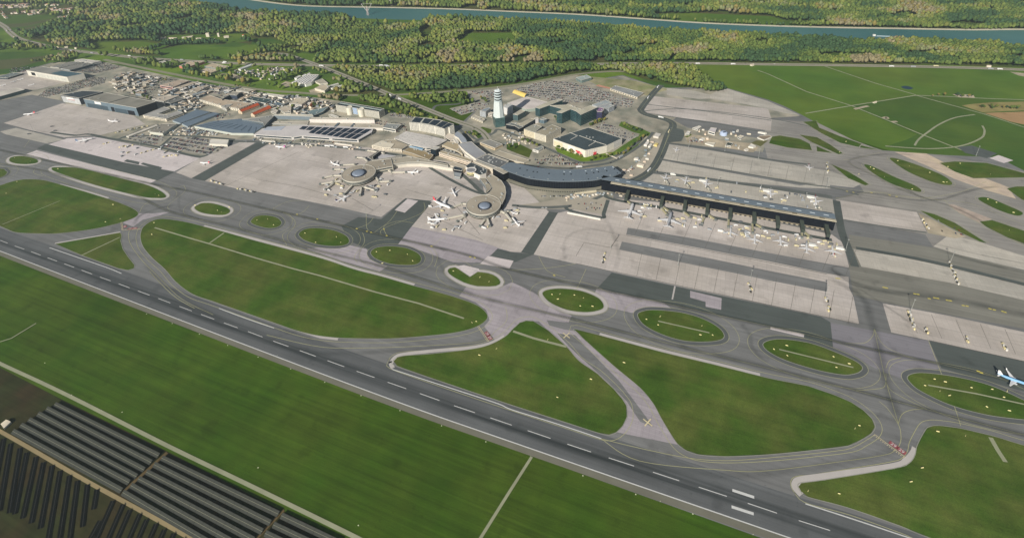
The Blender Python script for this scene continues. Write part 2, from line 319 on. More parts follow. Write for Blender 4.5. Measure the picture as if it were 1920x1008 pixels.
# aprons
for nm, p, m, lev in (
 ('apron', [(7, 231), (117, 194), (160, 200), (250, 217), (272, 233), (190, 253), (120, 258), (60, 245)], CONC, 7),
 ('apron', [(-90, 172), (48, 133), (130, 153), (70, 168), (30, 167), (-60, 190)], CONC, 7),
 ('apron', [(91, 271), (127, 259.5), (180, 257), (375, 297), (327, 321.5), (232, 304.5)], CONCP, 7),
 ('apron', [(50, 289), (69, 282), (182, 311), (293, 338), (277, 346.5), (200, 327)], CONCP, 8),
 ('apron', [(0, 247), (30, 240), (120, 262), (88, 269.5), (10, 252)], CONCG, 7),
 ('apron', [(330, 323.5), (359, 334.5), (480, 267), (457, 264), (372, 298)], CONC, 7),
 ('apron', [(384, 339.5), (500, 272), (562, 268), (627, 270), (692, 277), (760, 292), (860, 306), (960, 330), (1012, 380), (1029, 397), (977, 473), (957, 472), (890, 449.5), (770, 424.5), (807, 379.5), (784, 377), (760, 372), (715, 407), (640, 390), (560, 374), (480, 359.5), (447, 354.5)], CONC, 7),
 ('apron', [(1029, 397), (977, 473), (1000, 478), (1046, 399)], ASPHD, 8),
 ('apron', [(1046, 399.5), (1080, 392), (1150, 372), (1300, 385), (1420, 410), (1560, 440), (1580, 455), (1592, 500), (1590, 505), (1592, 540), (1600, 556), (1611, 608), (1540, 593), (1440, 571.5), (1290, 540), (1147, 509), (1000, 477)], CONC, 7),
 ('asphalt_band', [(1177, 427), (1300, 447), (1440, 474), (1592, 502), (1595, 520), (1552, 513), (1440, 489.5), (1300, 463), (1174, 439.5)], ASPH, 8),
 ('asphalt_band', [(1166, 453), (1330, 484.5), (1440, 507.5), (1551, 529), (1551, 547), (1440, 525.5), (1372, 511), (1161, 468)], ASPH, 8),
 ('apron', [(1250, 270), (1330, 282), (1440, 301), (1560, 322), (1618, 343), (1600, 352), (1500, 341), (1400, 326), (1237, 297)], CONCG, 7),
 ('apron', [(1236, 300), (1400, 330), (1500, 348), (1555, 342), (1557, 354), (1500, 352), (1380, 341), (1230, 321)], CONCG, 8),
 ('apron', [(1225, 326), (1340, 339), (1460, 357), (1562, 374), (1570, 402), (1567, 412), (1400, 378), (1200, 344)], CONCG, 7),
 ('apron', [(1217, 180), (1330, 192), (1440, 204), (1447, 225), (1445, 246), (1330, 228), (1250, 218), (1207, 211)], CONC, 8),
 ('apron', [(1322, 184), (1355, 164), (1440, 190), (1500, 216), (1470, 212), (1400, 196)], CONCG, 8),
 ('apron', [(1250, 165), (1300, 170), (1355, 184), (1310, 186), (1250, 178)], CONCG, 7),
 ('apron', [(1567, 374.5), (1719, 398), (1737, 434.5), (1660, 425), (1580, 412)], CONC, 7),
 ('dirt_yard', [(1722, 399), (1812, 444), (1790, 447), (1740, 437)], DIRT, 8),
 ('apron', [(1600, 467), (1690, 482), (1800, 505), (1960, 538), (1960, 572), (1780, 530), (1615, 500)], CONCG, 7),
 ('apron', [(1655, 568.5), (1780, 592), (1960, 631), (1960, 686), (1742, 638), (1671, 623)], CONC, 7),
 ('apron', [(1780, 440), (1830, 452), (1920, 480), (1980, 500), (1980, 520), (1800, 478), (1750, 462)], CONCG, 7),
 ('apron', [(1320, 400), (1330, 400), (1330, 400.5), (1320, 400.5)], CONC, 7),
 ('worn_concrete', [(861, 555), (877, 534), (935, 540), (960, 529), (1000, 548), (1050, 580), (1072, 592), (1066, 604), (1003, 602), (985, 601), (962, 616), (946, 634), (931, 641), (908, 612), (918, 600), (912, 582), (892, 567)], LILAC, 7),
 ('worn_concrete', [(1119, 540), (1245, 568), (1260, 579), (1185, 586.5), (1140, 576), (1115, 551)], LILAC, 7),
 ('worn_concrete', [(575, 466), (653, 459), (688, 467), (693, 486), (727, 499), (712, 509), (640, 489)], LILAC, 7),
 ('worn_concrete', [(745, 459), (770, 424.5), (890, 449.5), (957, 472), (920, 478), (900, 492), (850, 492), (790, 470)], LILAC, 6.5),
 ('worn_concrete', [(1025, 617), (1060, 648), (1085, 676), (1120, 701), (1150, 729), (1167, 749), (1176, 762), (1177, 781), (1169, 798), (1157, 810), (1270, 833), (1255, 808), (1240, 783), (1225, 756), (1200, 727), (1152, 686), (1100, 640), (1076, 617), (1050, 604), (1010, 602)], LILAC, 7),
 ('asphalt_patch', [(1045, 625), (1078, 628), (1112, 664), (1160, 713), (1192, 755), (1225, 800), (1200, 790), (1175, 752), (1140, 716), (1100, 680), (1065, 648)], ASPH, 8),
 ('worn_concrete', [(230, 418), (262, 400), (290, 400), (320, 397), (300, 404), (268, 412), (250, 425)], LILAC, 7),
 ('asphalt_patch', [(1025, 600), (1075, 606), (1090, 622), (1060, 618), (1030, 610)], ASPH, 8),
 ('asphalt_lane', [(640, 424), (672, 407), (715, 411), (760, 372), (812, 377), (770, 427), (745, 460), (690, 467), (655, 452)], ASPHD, 8),
 ('pale_slab', [(764, 373), (784, 377), (759, 399), (740, 394)], CONCP, 9),
 ('pale_slab', [(851, 500), (870, 497), (898, 504), (900, 510), (881, 523)], CONCP, 9),
 ('pale_slab', [(900, 494.5), (915, 480), (963, 489), (955, 504)], CONCP, 9),
 ('asphalt_lane', [(933, 466), (965, 474), (1000, 477), (965, 492), (920, 479)], ASPHD, 8),
 ('asphalt_lane', [(69, 279), (86, 270), (232, 304.5), (327, 323), (295, 339), (182, 310)], ASPHD, 7),
 ('asphalt_lane', [(232, 303), (238, 299), (262, 304), (260, 309)], ASPHD, 9), ('asphalt_lane', [(264, 308), (268, 305), (304, 314), (300, 320)], ASPHD, 9),
 ('asphalt_lane', [(359, 334.5), (384, 339.5), (505, 268), (481, 268)], ASPHD, 8),
 ('asphalt_lane', [(1147, 511), (1290, 542), (1440, 573), (1540, 594), (1557, 604), (1562, 651), (1440, 611), (1360, 593), (1245, 567), (1120, 540)], ASPHD, 7),
 ('worn_concrete', [(1294, 545), (1353, 559), (1352, 581), (1323, 575), (1323, 566), (1294, 558)], LILAC, 8),
 ('worn_concrete', [(1264, 536), (1259, 561), (1262, 561.5), (1267, 537)], CONCB, 8),
 ('asphalt_lane', [(1742, 639), (1960, 686), (1960, 745), (1765, 690)], ASPHD, 7),
 ('worn_concrete', [(1562, 651), (1557, 605), (1742, 639), (1762, 690), (1700, 714), (1640, 690), (1600, 665)], mat('lilac_asphalt', (130, 127, 131), .85, .08, .03, .12), 7),
 ('pale_slab', [(1445, 612), (1508, 626), (1507, 632), (1444, 617)], CONCP, 8),
 ('taxi_junction', [(1677, 285), (1737, 288), (1772, 306), (1830, 328), (1890, 351), (1905, 373), (1850, 357), (1790, 336), (1740, 312), (1705, 297)], mat('pinkish_concrete', (196, 178, 160), .9, .12, .05, .1, hue=(204, 186, 160), huescale=.03), 7),
 ('pale_slab', [(1855, 297), (1872, 291), (1900, 301), (1882, 306)], CONCP, 8),
 ('asphalt_patch', [(1795, 276), (1822, 273), (1870, 288), (1850, 297), (1810, 287)], ASPHD, 7),
 ('worn_concrete', [(1777, 383), (1790, 384), (1860, 411), (1837, 418), (1800, 400)], mat('broken_paving', (176, 160, 146), 1, .2, .08), 7),
 ('apron', [(960, 386), (1010, 380), (1120, 360), (1150, 372), (1080, 392), (1010, 392)], mat('stand_concrete', (170, 162, 146), .9, .1, .04), 7.5),
 ('apron', [(1072, 378), (1110, 373), (1138, 378), (1130, 402), (1072, 392)], mat('stand_concrete', (0, 0, 0)), 8.5),
 ('yard', [(1140, 340), (1190, 310), (1240, 262), (1252, 262), (1225, 315), (1195, 335), (1150, 350)], mat('stand_concrete', (0, 0, 0)), 7),
): sheet(nm, p, lev, m)
# runway with its own wear across the width
def runway():
    near = cr([(-90, 437), (0, 470.7), (87, 504), (480, 654), (757, 757.5), (960, 828.5), (1440, 994), (1800, 1118), (2100, 1222)], n=12)
    cl = cr([(-90, 419), (0, 451.2), (58.8, 472), (153, 506.5), (258.8, 545.5), (377, 589.3), (512.5, 639.3), (668.8, 695.8), (851.3, 760.3), (1063.8, 832.3), (1310, 912.8), (1497.5, 975.3), (1800, 1072), (2100, 1170)], n=8)
    cl = W(cl); K = [-26, -22, -19, -15, -11, -8, -5.5, -3.5, -2, 0, 2, 3.5, 5.5, 8, 11, 15, 19, 22, 26]
    vs_, fs, wv = [], [], []
    for i, p in enumerate(cl):
        a = cl[max(0, i-1)]; b = cl[min(len(cl)-1, i+1)]; dx, dy = b[0]-a[0], b[1]-a[1]; L = math.hypot(dx, dy); n_ = (-dy/L, dx/L)
        for k in K:
            vs_.append((p[0]+n_[0]*k, p[1]+n_[1]*k, 9*LV)); wv.append(math.exp(-((abs(k)-3.5)/5.0)**2))
    n = len(K)
    for i in range(len(cl)-1):
        for k in range(n-1): fs.append((i*n+k, i*n+k+1, (i+1)*n+k+1, (i+1)*n+k))
    m = mat('runway_asphalt', (97, 99, 99), .8, .1, .02, .16, fine=.05)
    o = struct(mesh('runway', vs_, fs, m))
    at = o.data.attributes.new('wear', 'FLOAT', 'POINT'); at.data.foreach_set('value', wv)
    n_, l = m.node_tree.nodes, m.node_tree.links; b = n_['Principled BSDF']; src = b.inputs['Base Color'].links[0].from_socket
    a = n_.new('ShaderNodeAttribute'); a.attribute_name = 'wear'
    tc = n_.new('ShaderNodeTexCoord'); mp = n_.new('ShaderNodeMapping'); mp.inputs['Rotation'].default_value = (0, 0, -AZ); l.new(tc.outputs['Object'], mp.inputs[0])
    m2 = n_.new('ShaderNodeMapping'); m2.inputs['Scale'].default_value = (.0035, .22, 1); l.new(mp.outputs[0], m2.inputs[0])
    t = n_.new('ShaderNodeTexNoise'); t.inputs['Scale'].default_value = 1; l.new(m2.outputs[0], t.inputs[0])
    r = n_.new('ShaderNodeMapRange'); r.inputs[1].default_value = .3; r.inputs[2].default_value = .65; r.inputs[3].default_value = .25; r.inputs[4].default_value = .95; l.new(t.outputs[0], r.inputs[0])
    mu = n_.new('ShaderNodeMath'); mu.operation = 'MULTIPLY'; l.new(a.outputs['Fac'], mu.inputs[0]); l.new(r.outputs[0], mu.inputs[1])
    mx = n_.new('ShaderNodeMix'); mx.data_type = 'RGBA'; l.new(mu.outputs[0], mx.inputs[0]); l.new(src, mx.inputs[6]); mx.inputs[7].default_value = (.028, .034, .034, 1); l.new(mx.outputs[2], b.inputs['Base Color'])
    ribbon('runway_shoulder', near, 9, 9.5, SHOULD, smooth=False, off=-4.2)
    g = [ribbon_geo(W(near), 1.3, z=11*LV)]
    for seg in ([(93, 464.5), (148, 483.5), (204, 503), (228, 513)], [(411, 578), (445, 591), (480, 603.5), (514, 615)], [(735, 692), (800, 713), (870, 735.5), (935, 757), (960, 768), (1043, 794), (1127.5, 822)], [(1510, 944), (1600, 973), (1705, 1008), (1800, 1039), (1950, 1088)]):
        g.append(ribbon_geo(W(cr(seg)), 1.3, z=11*LV))
    P = [(-4, 449), (28, 461.3), (58.8, 472), (89.3, 483.3), (120.5, 494.5), (153, 506.5), (187.5, 519.5), (222.5, 532), (258.8, 545.5), (296.8, 559.5), (336.3, 574.3), (377, 589.3), (420, 605.3), (465.3, 621.5), (512.5, 639.3), (562, 657), (614.3, 676), (668.8, 695.8), (727, 716.3), (787.3, 737.5), (851.3, 760.3), (919.3, 783), (989.5, 807), (1063.8, 832.3), (1141.3, 858), (1224.3, 884.8), (1310, 912.8), (1401.8, 943), (1497.5, 975.3), (1600, 1008)]
    for i in range(len(P)-1):
        a, b = G(*P[i]), G(*P[i+1]); e = (a[0]+(b[0]-a[0])*.58, a[1]+(b[1]-a[1])*.58)
        g.append(ribbon_geo([a, e], .9, z=11*LV))
    for a, b in (((1373, 918.5), (1414, 932)), ((1371.5, 949.5), (1413, 963))): g.append(ribbon_geo(W([a, b]), 3.2, z=11*LV))
    multi('runway_markings', g, WHITE)
runway()
# grass islands: (outline, edge style)
ISL = [
 ([(-45, 365), (-20, 352), (0, 348), (15, 343), (32, 338.5), (52, 336.5), (80, 338), (112, 346), (160, 360), (202, 373), (230, 383), (250, 392), (259, 400), (252, 408), (225, 418), (175, 429.5), (112, 437.5), (75, 438), (32, 436), (12, 429), (-10, 419), (-40, 405), (-55, 385)], 0),
 ([(-60, 316), (0, 316.5), (10, 320), (13, 325), (0, 333), (-60, 345)], 1),
 ([(18, 299), (22, 295), (35, 293), (50, 294), (66, 298), (71, 302), (68, 306), (50, 308), (32, 307), (20, 303.5)], 2),
 ([(97.5, 317), (99, 314.5), (110, 314), (140, 314.5), (170, 320), (200, 328), (240, 338), (275, 347), (300, 358), (311, 367), (308, 371), (295, 371.5), (270, 369.5), (212, 356), (165, 343), (125, 329.5), (102, 321)], 2),
 ([(365, 390), (372, 384), (382, 381), (400, 382), (425, 389.5), (431, 397), (420, 403), (395, 402), (375, 397.5)], 2),
 ([(471, 414), (480, 406), (497, 404), (518, 408), (527.5, 417), (522, 425), (505, 428), (485, 424), (473, 419)], 1),
 ([(561, 438), (572, 430), (595, 428), (625, 432), (648, 442), (654.5, 452), (648, 459), (628, 461.5), (600, 459), (575, 452), (564, 445)], 1),
 ([(695.5, 474), (705, 465), (730, 462), (760, 465), (783, 475), (789.5, 486), (782, 495), (760, 497), (730, 494), (705, 485)], 1),
 ([(1018, 548.5), (1030, 543), (1055, 541.5), (1090, 546), (1120, 558), (1131, 571), (1127, 580), (1100, 585), (1065, 581), (1035, 569), (1021, 557)], 2),
 ([(1196, 591), (1205, 584), (1227, 581.5), (1275, 586), (1315, 597), (1345, 613), (1357, 628), (1350, 637), (1320, 640.5), (1280, 638), (1240, 626), (1208, 609)], 1),
 ([(1431, 646), (1445, 638), (1472, 636.5), (1520, 644), (1565, 660), (1602, 676.5), (1616, 688), (1612, 696), (1600, 700.5), (1580, 702), (1535, 694), (1477, 676.5), (1443, 660)], 1),
 ([(1702, 707), (1712, 701), (1735, 699.5), (1790, 706.5), (1852, 721.5), (1910, 746), (1965, 775), (1960, 788), (1895, 783.5), (1840, 775), (1780, 758), (1727, 733), (1707, 717)], 1),
 ([(265, 434.5), (264, 447), (270, 464.5), (287, 484.5), (309, 504), (332, 530), (362, 551.5), (400, 565), (440, 579), (480, 593), (520, 607), (555, 619), (592, 628), (635, 633), (692, 634.5), (742, 634), (805, 629), (855, 623), (892, 613), (912, 599), (911, 586.5), (892, 571.5), (855, 558), (817, 547), (777, 536.5), (715, 518.5), (665, 505.5), (600, 484), (480, 452), (420, 435), (382, 425), (350, 417), (312, 411), (295, 411.5), (280, 417), (269, 426)], 3),
]
ISLS = [  # corners kept sharp
 ([(840, 509), (840.5, 505.5), (844, 503), (853, 501.5), (858, 504), (881, 519.5), (896, 510), (905, 511), (915, 512.5), (924, 515.5), (931, 519.5), (936, 524.5), (938, 529), (936.5, 533), (930, 536), (918, 537), (895, 536.5), (882, 533.5), (870, 529.5), (858, 523.5), (848, 517.5), (842.5, 513)], 2),
 ([(104, 457.5), (225, 436.5), (228, 441), (226, 452), (230, 467), (240, 482), (252, 497), (251, 503), (240, 506.5), (222, 503), (152, 478)], 0),
 ([(738, 677), (745, 670), (760, 667), (805, 664), (880, 655.5), (917, 647), (947, 631.5), (962, 617), (975, 605), (987, 601.5), (1000, 602.5), (1028, 620), (1060, 648), (1085, 676.5), (1120, 701), (1150, 729), (1167, 749), (1174, 761), (1175, 781), (1167, 798), (1155, 810), (1142, 814.5), (1122, 811), (1060, 791), (960, 759), (855, 724), (745, 686)], 3),
 ([(1076, 617), (1125, 629), (1240, 660), (1340, 684), (1440, 709), (1515, 724), (1565, 741), (1595, 754), (1618, 769), (1635, 786), (1640, 800), (1633, 812), (1614, 824), (1590, 835), (1527, 843), (1440, 851.5), (1360, 855), (1310, 851.5), (1285, 843), (1270, 831), (1255, 808.5), (1240, 783.5), (1225, 756), (1200, 726.5), (1152, 686.5), (1100, 640)], 3),
 ([(1497, 912), (1502, 905.5), (1540, 901), (1677, 878.5), (1705, 868.5), (1716, 853.5), (1719, 838.5), (1727, 821), (1738, 803), (1750, 798.5), (1765, 798.5), (1802, 803.5), (1865, 818.5), (1920, 835), (2060, 872), (2300, 950), (2300, 1230), (1960, 1075), (1745, 1008), (1690, 986), (1590, 951), (1515, 931), (1502, 921)], 3),
 ([(1442, 269), (1447, 257), (1462, 254.5), (1500, 261), (1518, 270), (1522, 282), (1477, 277)], 0),
 ([(1499, 253), (1532, 258), (1557, 272), (1580, 288), (1572, 289.5), (1550, 279.5), (1522, 267)], 0), ([(1531, 274.5), (1560, 287), (1532, 284)], 0),
 ([(1506, 229), (1530, 227), (1536, 240), (1575, 256), (1615, 270), (1610, 276), (1575, 268), (1540, 250)], 0), ([(1615, 273), (1647, 281.5), (1612, 277)], 0),
 ([(1557, 307.5), (1590, 322), (1612, 335), (1629, 346), (1622, 348), (1590, 334)], 0),
 ([(1762, 306), (1790, 303), (1850, 306), (1920, 325), (1960, 336), (1920, 333), (1825, 334.5), (1790, 322)], 0),
 ([(1888, 354), (1905, 350), (1990, 350), (1990, 400), (1915, 374)], 0),
 ([(1837, 416), (1860, 413), (1920, 433), (1990, 460), (1990, 482), (1890, 446), (1850, 426)], 0),
 ([(1725, 395), (1752, 402), (1790, 418), (1850, 456), (1837, 453), (1790, 431), (1752, 411)], 0),
]
ISR = [
 ([(1620, 310), (1635, 312), (1677, 332), (1715, 348), (1727, 357), (1720, 359.5), (1677, 347), (1640, 327)], 0),
 ([(1669, 299), (1680, 297.5), (1715, 308), (1765, 328), (1785, 343), (1777, 347.5), (1747, 341), (1702, 322)], 0),
 ([(1834, 372), (1852, 371), (1890, 386), (1917, 399), (1907, 404.5), (1877, 396), (1845, 381)], 0),
]
GI = mat('verge_grass', (82, 86, 46), 1, .15, .04, 0, spec=.05)
edge_l, ring_y = [], []
for p, st, sm in [(a, b, True) for a, b in ISL]+[(a, b, False) for a, b in ISLS]+[(a, b, True) for a, b in ISR]:
    wp = ccw(W(cr(p, True, 6) if sm else p))
    struct(mesh('grass_island', [(x, y, 12*LV) for x, y in wp], [tuple(range(len(wp)))], GRASS_ISL))
    if not sm and st == 3: wp = ccw(W(cr(p, True, 5)))
    if st in (1, 2):
        v, f = ribbon_geo(wp, 7, True, 8.6*LV, off=-3.4)
        struct(mesh('shoulder', v, f, mat('ring_asphalt', (92, 95, 94), .8, .08, .05) if st == 1 else CONCB))
        edge_l.append(ribbon_geo(wp, .9, True, 13*LV, off=-.6)); 
        for off_ in ((-7.5, -22) if st == 1 else (-8, -22)): ring_y.append(ribbon_geo(wp, .55, True, 9.2*LV, off=off_))
    else:
        edge_l.append(ribbon_geo(wp, .8, True, 13*LV, off=-.5))
        if st == 3: ring_y.append(ribbon_geo(wp, .7, True, 9.2*LV, off=-8))
        elif p[0][0] > 1200: ring_y.append(ribbon_geo(wp, .6, True, 9.2*LV, off=-5))
multi('kerb_line', edge_l, mat('kerb_concrete', (150, 150, 138), .9, .08, .2))
# taxi lines
TA = [(-60, 268), (69, 297), (180, 322), (295, 347), (360, 359.5), (480, 387), (590, 411.5), (667.5, 429.5), (810, 462), (890, 482), (960, 506.5), (1120, 541.5), (1245, 568), (1360, 594), (1440, 611), (1590, 645), (1702, 669), (1832, 698), (1960, 731)]
TB = [(-60, 300), (60, 316), (140, 334.5), (250, 364.5), (320, 397), (450, 429.5), (590, 468), (715, 499.5), (870, 548), (960, 572), (1067, 596.5), (1185, 626.5), (1335, 664), (1440, 690), (1602, 731.5), (1732, 766), (1920, 815), (2050, 850)]
TC = [(1577, 465), (1640, 520), (1660, 545), (1760, 556), (1840, 575), (1960, 600)]
lines = [ribbon_geo(W(cr(a)), .7, z=9.3*LV) for a in (TA, TB)]
for a in ([(1639, 616), (1655, 690), (1661, 715), (1680, 780), (1684, 793)], [(1585, 643), (1620, 643), (1636, 630), (1639, 616)], [(1639, 616), (1655, 645), (1690, 664), (1760, 683)], [(1661, 700), (1660, 720), (1650, 728), (1602, 732)], [(1661, 715), (1675, 735), (1740, 768)], [(1661, 690), (1668, 676), (1690, 670)],
          [(1648, 752), (1664, 766), (1684, 795), (1689, 815), (1687, 832), (1675, 846), (1655, 853), (1590, 863), (1440, 882), (1360, 881), (1200, 864), (1127, 822)], [(1684, 795), (1690, 778), (1705, 769), (1732, 766)], [(1741, 639), (1764, 698), (1789, 761), (1801, 798)],
          [(1127, 822), (1200, 840), (1290, 858), (1360, 863), (1440, 858), (1560, 846), (1600, 838), (1640, 815)],
          [(960, 506), (1010, 504), (1060, 498), (1080, 494)], [(1099, 504), (1081, 543)], [(1010, 480), (1019, 498), (1030, 510), (1060, 520)], [(512, 391), (540, 378), (570, 376)], [(555, 405), (570, 396), (580, 385)], [(512, 391), (548, 408), (552, 425), (530, 440), (538, 460)],
          [(667, 429), (690, 420), (700, 408)], [(687, 400), (688, 428), (700, 438)], [(680, 436), (683, 455), (665, 480), (670, 492)], [(715, 441), (720, 428), (790, 400), (795, 380)], [(700, 437), (730, 415), (745, 395)], [(725, 441), (720, 425), (745, 415), (775, 418)], [(810, 462), (830, 445), (835, 448)], [(810, 462), (820, 480), (815, 500)],
          [(250, 410), (262, 398), (270, 385), (300, 366), (345, 348)], [(345, 348), (346, 360), (316, 385), (318, 393)], [(246, 428), (241, 440), (246, 460), (268, 490), (290, 512), (340, 560), (400, 590)], [(65, 318), (64, 325), (80, 330)], [(45, 277), (55, 264)],
          [(280, 508), (300, 530), (330, 558), (365, 578)], [(500, 628), (600, 650), (690, 652), (800, 648), (900, 640), (930, 620), (950, 600), (948, 575)]):
    lines.append(ribbon_geo(W(cr(a)), .7, z=9.3*LV))
for a in ([(1255, 252), (1240, 288)], [(1580, 300), (1600, 298), (1650, 286)], [(1590, 305), (1640, 330), (1700, 360), (1760, 375), (1830, 385), (1960, 440)], [(1567, 372), (1640, 360), (1720, 372), (1800, 360), (1850, 340)], [(1770, 375), (1800, 400), (1900, 450), (1960, 480)], [(1440, 330), (1550, 350), (1650, 362), (1760, 376)]):
    lines.append(ribbon_geo(W(cr(a)), .7, z=9.3*LV))
multi('taxi_lines', lines+ring_y, YELL)
# tyre wear: soft darker lanes, drawn as thin translucent rubber
def wear_mat():
    m = bpy.data.materials.new('tyre_rubber'); m.use_nodes = True; n, l = m.node_tree.nodes, m.node_tree.links
    b = n['Principled BSDF']; b.inputs['Base Color'].default_value = (.045, .055, .05, 1); b.inputs['Roughness'].default_value = .8
    u = n.new('ShaderNodeAttribute'); u.attribute_name = 'wear'; tr = n.new('ShaderNodeBsdfTransparent'); mx = n.new('ShaderNodeMixShader')
    t = n.new('ShaderNodeTexNoise'); t.inputs['Scale'].default_value = .03; tc = n.new('ShaderNodeTexCoord'); l.new(tc.outputs['Object'], t.inputs[0])
    mu = n.new('ShaderNodeMath'); mu.operation = 'MULTIPLY'; l.new(u.outputs['Fac'], mu.inputs[0]); l.new(t.outputs[0], mu.inputs[1])
    l.new(mu.outputs[0], mx.inputs[0]); l.new(tr.outputs[0], mx.inputs[1]); l.new(b.outputs[0], mx.inputs[2]); l.new(mx.outputs[0], n['Material Output'].inputs[0])
    return m
WM = wear_mat(); wv_, wf_, wa_ = [], [], []
def wear(pts, wd, st=1.0, world=False, off=0):
    p = W(cr(pts, n=8)) if not world else pts
    prof = [(-.5, 0), (-.28, .6), (-.12, 1), (.12, 1), (.28, .6), (.5, 0)]
    b0 = len(wv_)
    for i, q in enumerate(p):
        a = p[max(0, i-1)]; b = p[min(len(p)-1, i+1)]; dx, dy = b[0]-a[0], b[1]-a[1]; L = math.hypot(dx, dy) or 1
        e = min(1, i/4, (len(p)-1-i)/4)
        for k, a_ in prof: wv_.append((q[0]-dy/L*(k*wd+off), q[1]+dx/L*(k*wd+off), 9.7*LV)); wa_.append(a_*st*e)
    for i in range(len(p)-1):
        for k in range(5): wf_.append((b0+i*6+k, b0+i*6+k+1, b0+(i+1)*6+k+1, b0+(i+1)*6+k))
wear(TA, 11, .75); wear(TB, 11, .6)
for a, w_, s in (([(1550, 500), (1600, 530), (1650, 545), (1750, 556), (1840, 573), (1990, 606)], 22, 1.2), ([(1550, 520), (1600, 545), (1625, 570), (1632, 600), (1639, 616), (1655, 690), (1665, 730), (1690, 800)], 22, 1), ([(1600, 300), (1640, 320), (1690, 350), (1730, 370), (1760, 375), (1830, 355), (1880, 350)], 12, 1), ([(1720, 290), (1650, 290), (1600, 298), (1595, 308), (1640, 330), (1700, 360), (1790, 390), (1850, 420), (1960, 480)], 12, .9), ([(1590, 358), (1650, 365), (1720, 376), (1780, 372)], 10, 1),
                 ([(1600, 500), (1560, 505), (1640, 560), (1760, 640)], 8, .7), ([(1130, 400), (1150, 440), (1160, 480), (1150, 510)], 14, .5), ([(1060, 500), (1060, 450), (1100, 430), (1160, 440)], 12, .4), ([(250, 425), (262, 405), (300, 390), (330, 385)], 14, 1), ([(1440, 345), (1560, 370), (1620, 362), (1700, 368)], 9, .8),
                 ([(500, 640), (600, 662), (700, 660), (880, 645), (930, 620)], 14, .6), ([(1050, 838), (1200, 870), (1360, 890), (1500, 880), (1640, 855), (1680, 840)], 16, .6), ([(268, 492), (300, 525), (350, 562), (420, 600)], 12, .7), ([(1610, 465), (1700, 483), (1800, 506), (1960, 545)], 6, 1.2), ([(1750, 465), (1830, 490), (1960, 520)], 14, .9), ([(1740, 455), (1850, 480), (1960, 502)], 6, 1),
                 ([(960, 520), (1020, 560), (1060, 590), (1100, 605)], 14, .5), ([(1150, 545), (1170, 575), (1185, 600), (1220, 632)], 12, .5), ([(1380, 600), (1405, 625), (1410, 650), (1440, 685)], 12, .6), ([(820, 470), (825, 495), (850, 530), (900, 560)], 12, .5), ([(530, 400), (545, 420), (540, 445), (560, 462)], 10, .5), ([(665, 440), (678, 460), (672, 485), (700, 500)], 10, .5), ([(340, 360), (335, 380), (345, 400), (390, 415)], 10, .5)):
    wear(a, w_*.8, s*.42)
for dd in (-95, -60, -28): pass
o = struct(mesh('tyre_wear', wv_, wf_, WM)); at = o.data.attributes.new('wear', 'FLOAT', 'POINT'); at.data.foreach_set('value', wa_)
# lighter slip strips and stand lines on the aprons
sg = []
for a in ([(1174, 441), (1300, 465), (1440, 492), (1550, 514)], [(1147, 508), (1290, 539), (1440, 571), (1611, 607.5)], [(1080, 494), (1147, 509)], [(1742, 638), (1960, 686)]): sg.append(ribbon_geo(W(cr(a)), 1.1, z=9.4*LV))
multi('kerb_strip', sg, mat('drain_strip', (92, 90, 84), .9, .1, .1))
sg = []
for x in range(1190, 1600, 44): sg.append(ribbon_geo(W([(x+20, 395+.18*(x-1190)), (x, 440+.19*(x-1190))]), .5, z=9.4*LV))
for x in range(1200, 1600, 36): sg.append(ribbon_geo(W([(x+4, 470+.2*(x-1190)), (x-6, 515+.225*(x-1190))]), .5, z=9.4*LV))
for x in range(1700, 1960, 46): sg.append(ribbon_geo(W([(x, 580+.2*(x-1700)), (x+20, 625+.21*(x-1700))]), .5, z=9.4*LV))
for x in range(1275, 1560, 34): sg.append(ribbon_geo(W([(x, 274+.16*(x-1250)), (x-6, 300+.16*(x-1250))]), .5, z=9.4*LV))
for a in ([(480, 336), (560, 350), (640, 372)], [(760, 355), (850, 380), (900, 440)], [(800, 400), (905, 450)], [(660, 372), (700, 395)], [(1080, 480), (1095, 455), (1145, 464)], [(1145, 464), (1160, 443)], [(420, 350), (560, 285)]): sg.append(ribbon_geo(W(a), .8, z=9.4*LV))
multi('stand_lines', sg, mat('stand_line', (98, 94, 86), .9, .1, .1))
# expansion joint strips between the remote stands
for a, w_ in (([(1237, 298), (1400, 326), (1500, 344), (1560, 352), (1610, 366)], 5), ([(1212, 196), (1330, 210), (1446, 226)], 4), ([(1208, 212), (1330, 230), (1440, 250)], 4), ([(1225, 323), (1350, 339), (1500, 360), (1560, 370)], 12), ([(1250, 268), (1330, 279), (1440, 299), (1520, 309)], 8), ([(1580, 412), (1660, 425), (1737, 436)], 4)): ribbon('asphalt_strip', a, w_, 9.1, ROADM)
ribbon('road', [(1605, 465), (1700, 481), (1800, 503), (1980, 548)], 9, 9, ASPHD)
ribbon('road', [(1568, 376), (1572, 400), (1575, 420), (1580, 440), (1590, 465), (1603, 500)], 14, 9, ASPHD)
ribbon('road', [(1130, 362), (1150, 374), (1250, 391), (1350, 410), (1450, 430), (1560, 450)], 9, 9, ASPHD)
ribbon('road', [(1140, 375), (1132, 400), (1128, 408), (1072, 396), (1060, 388)], 8, 9, ASPHD)
ribbon('road', [(700, 282), (780, 300), (840, 308), (870, 330), (905, 362), (912, 366)], 9, 9, ASPHD)
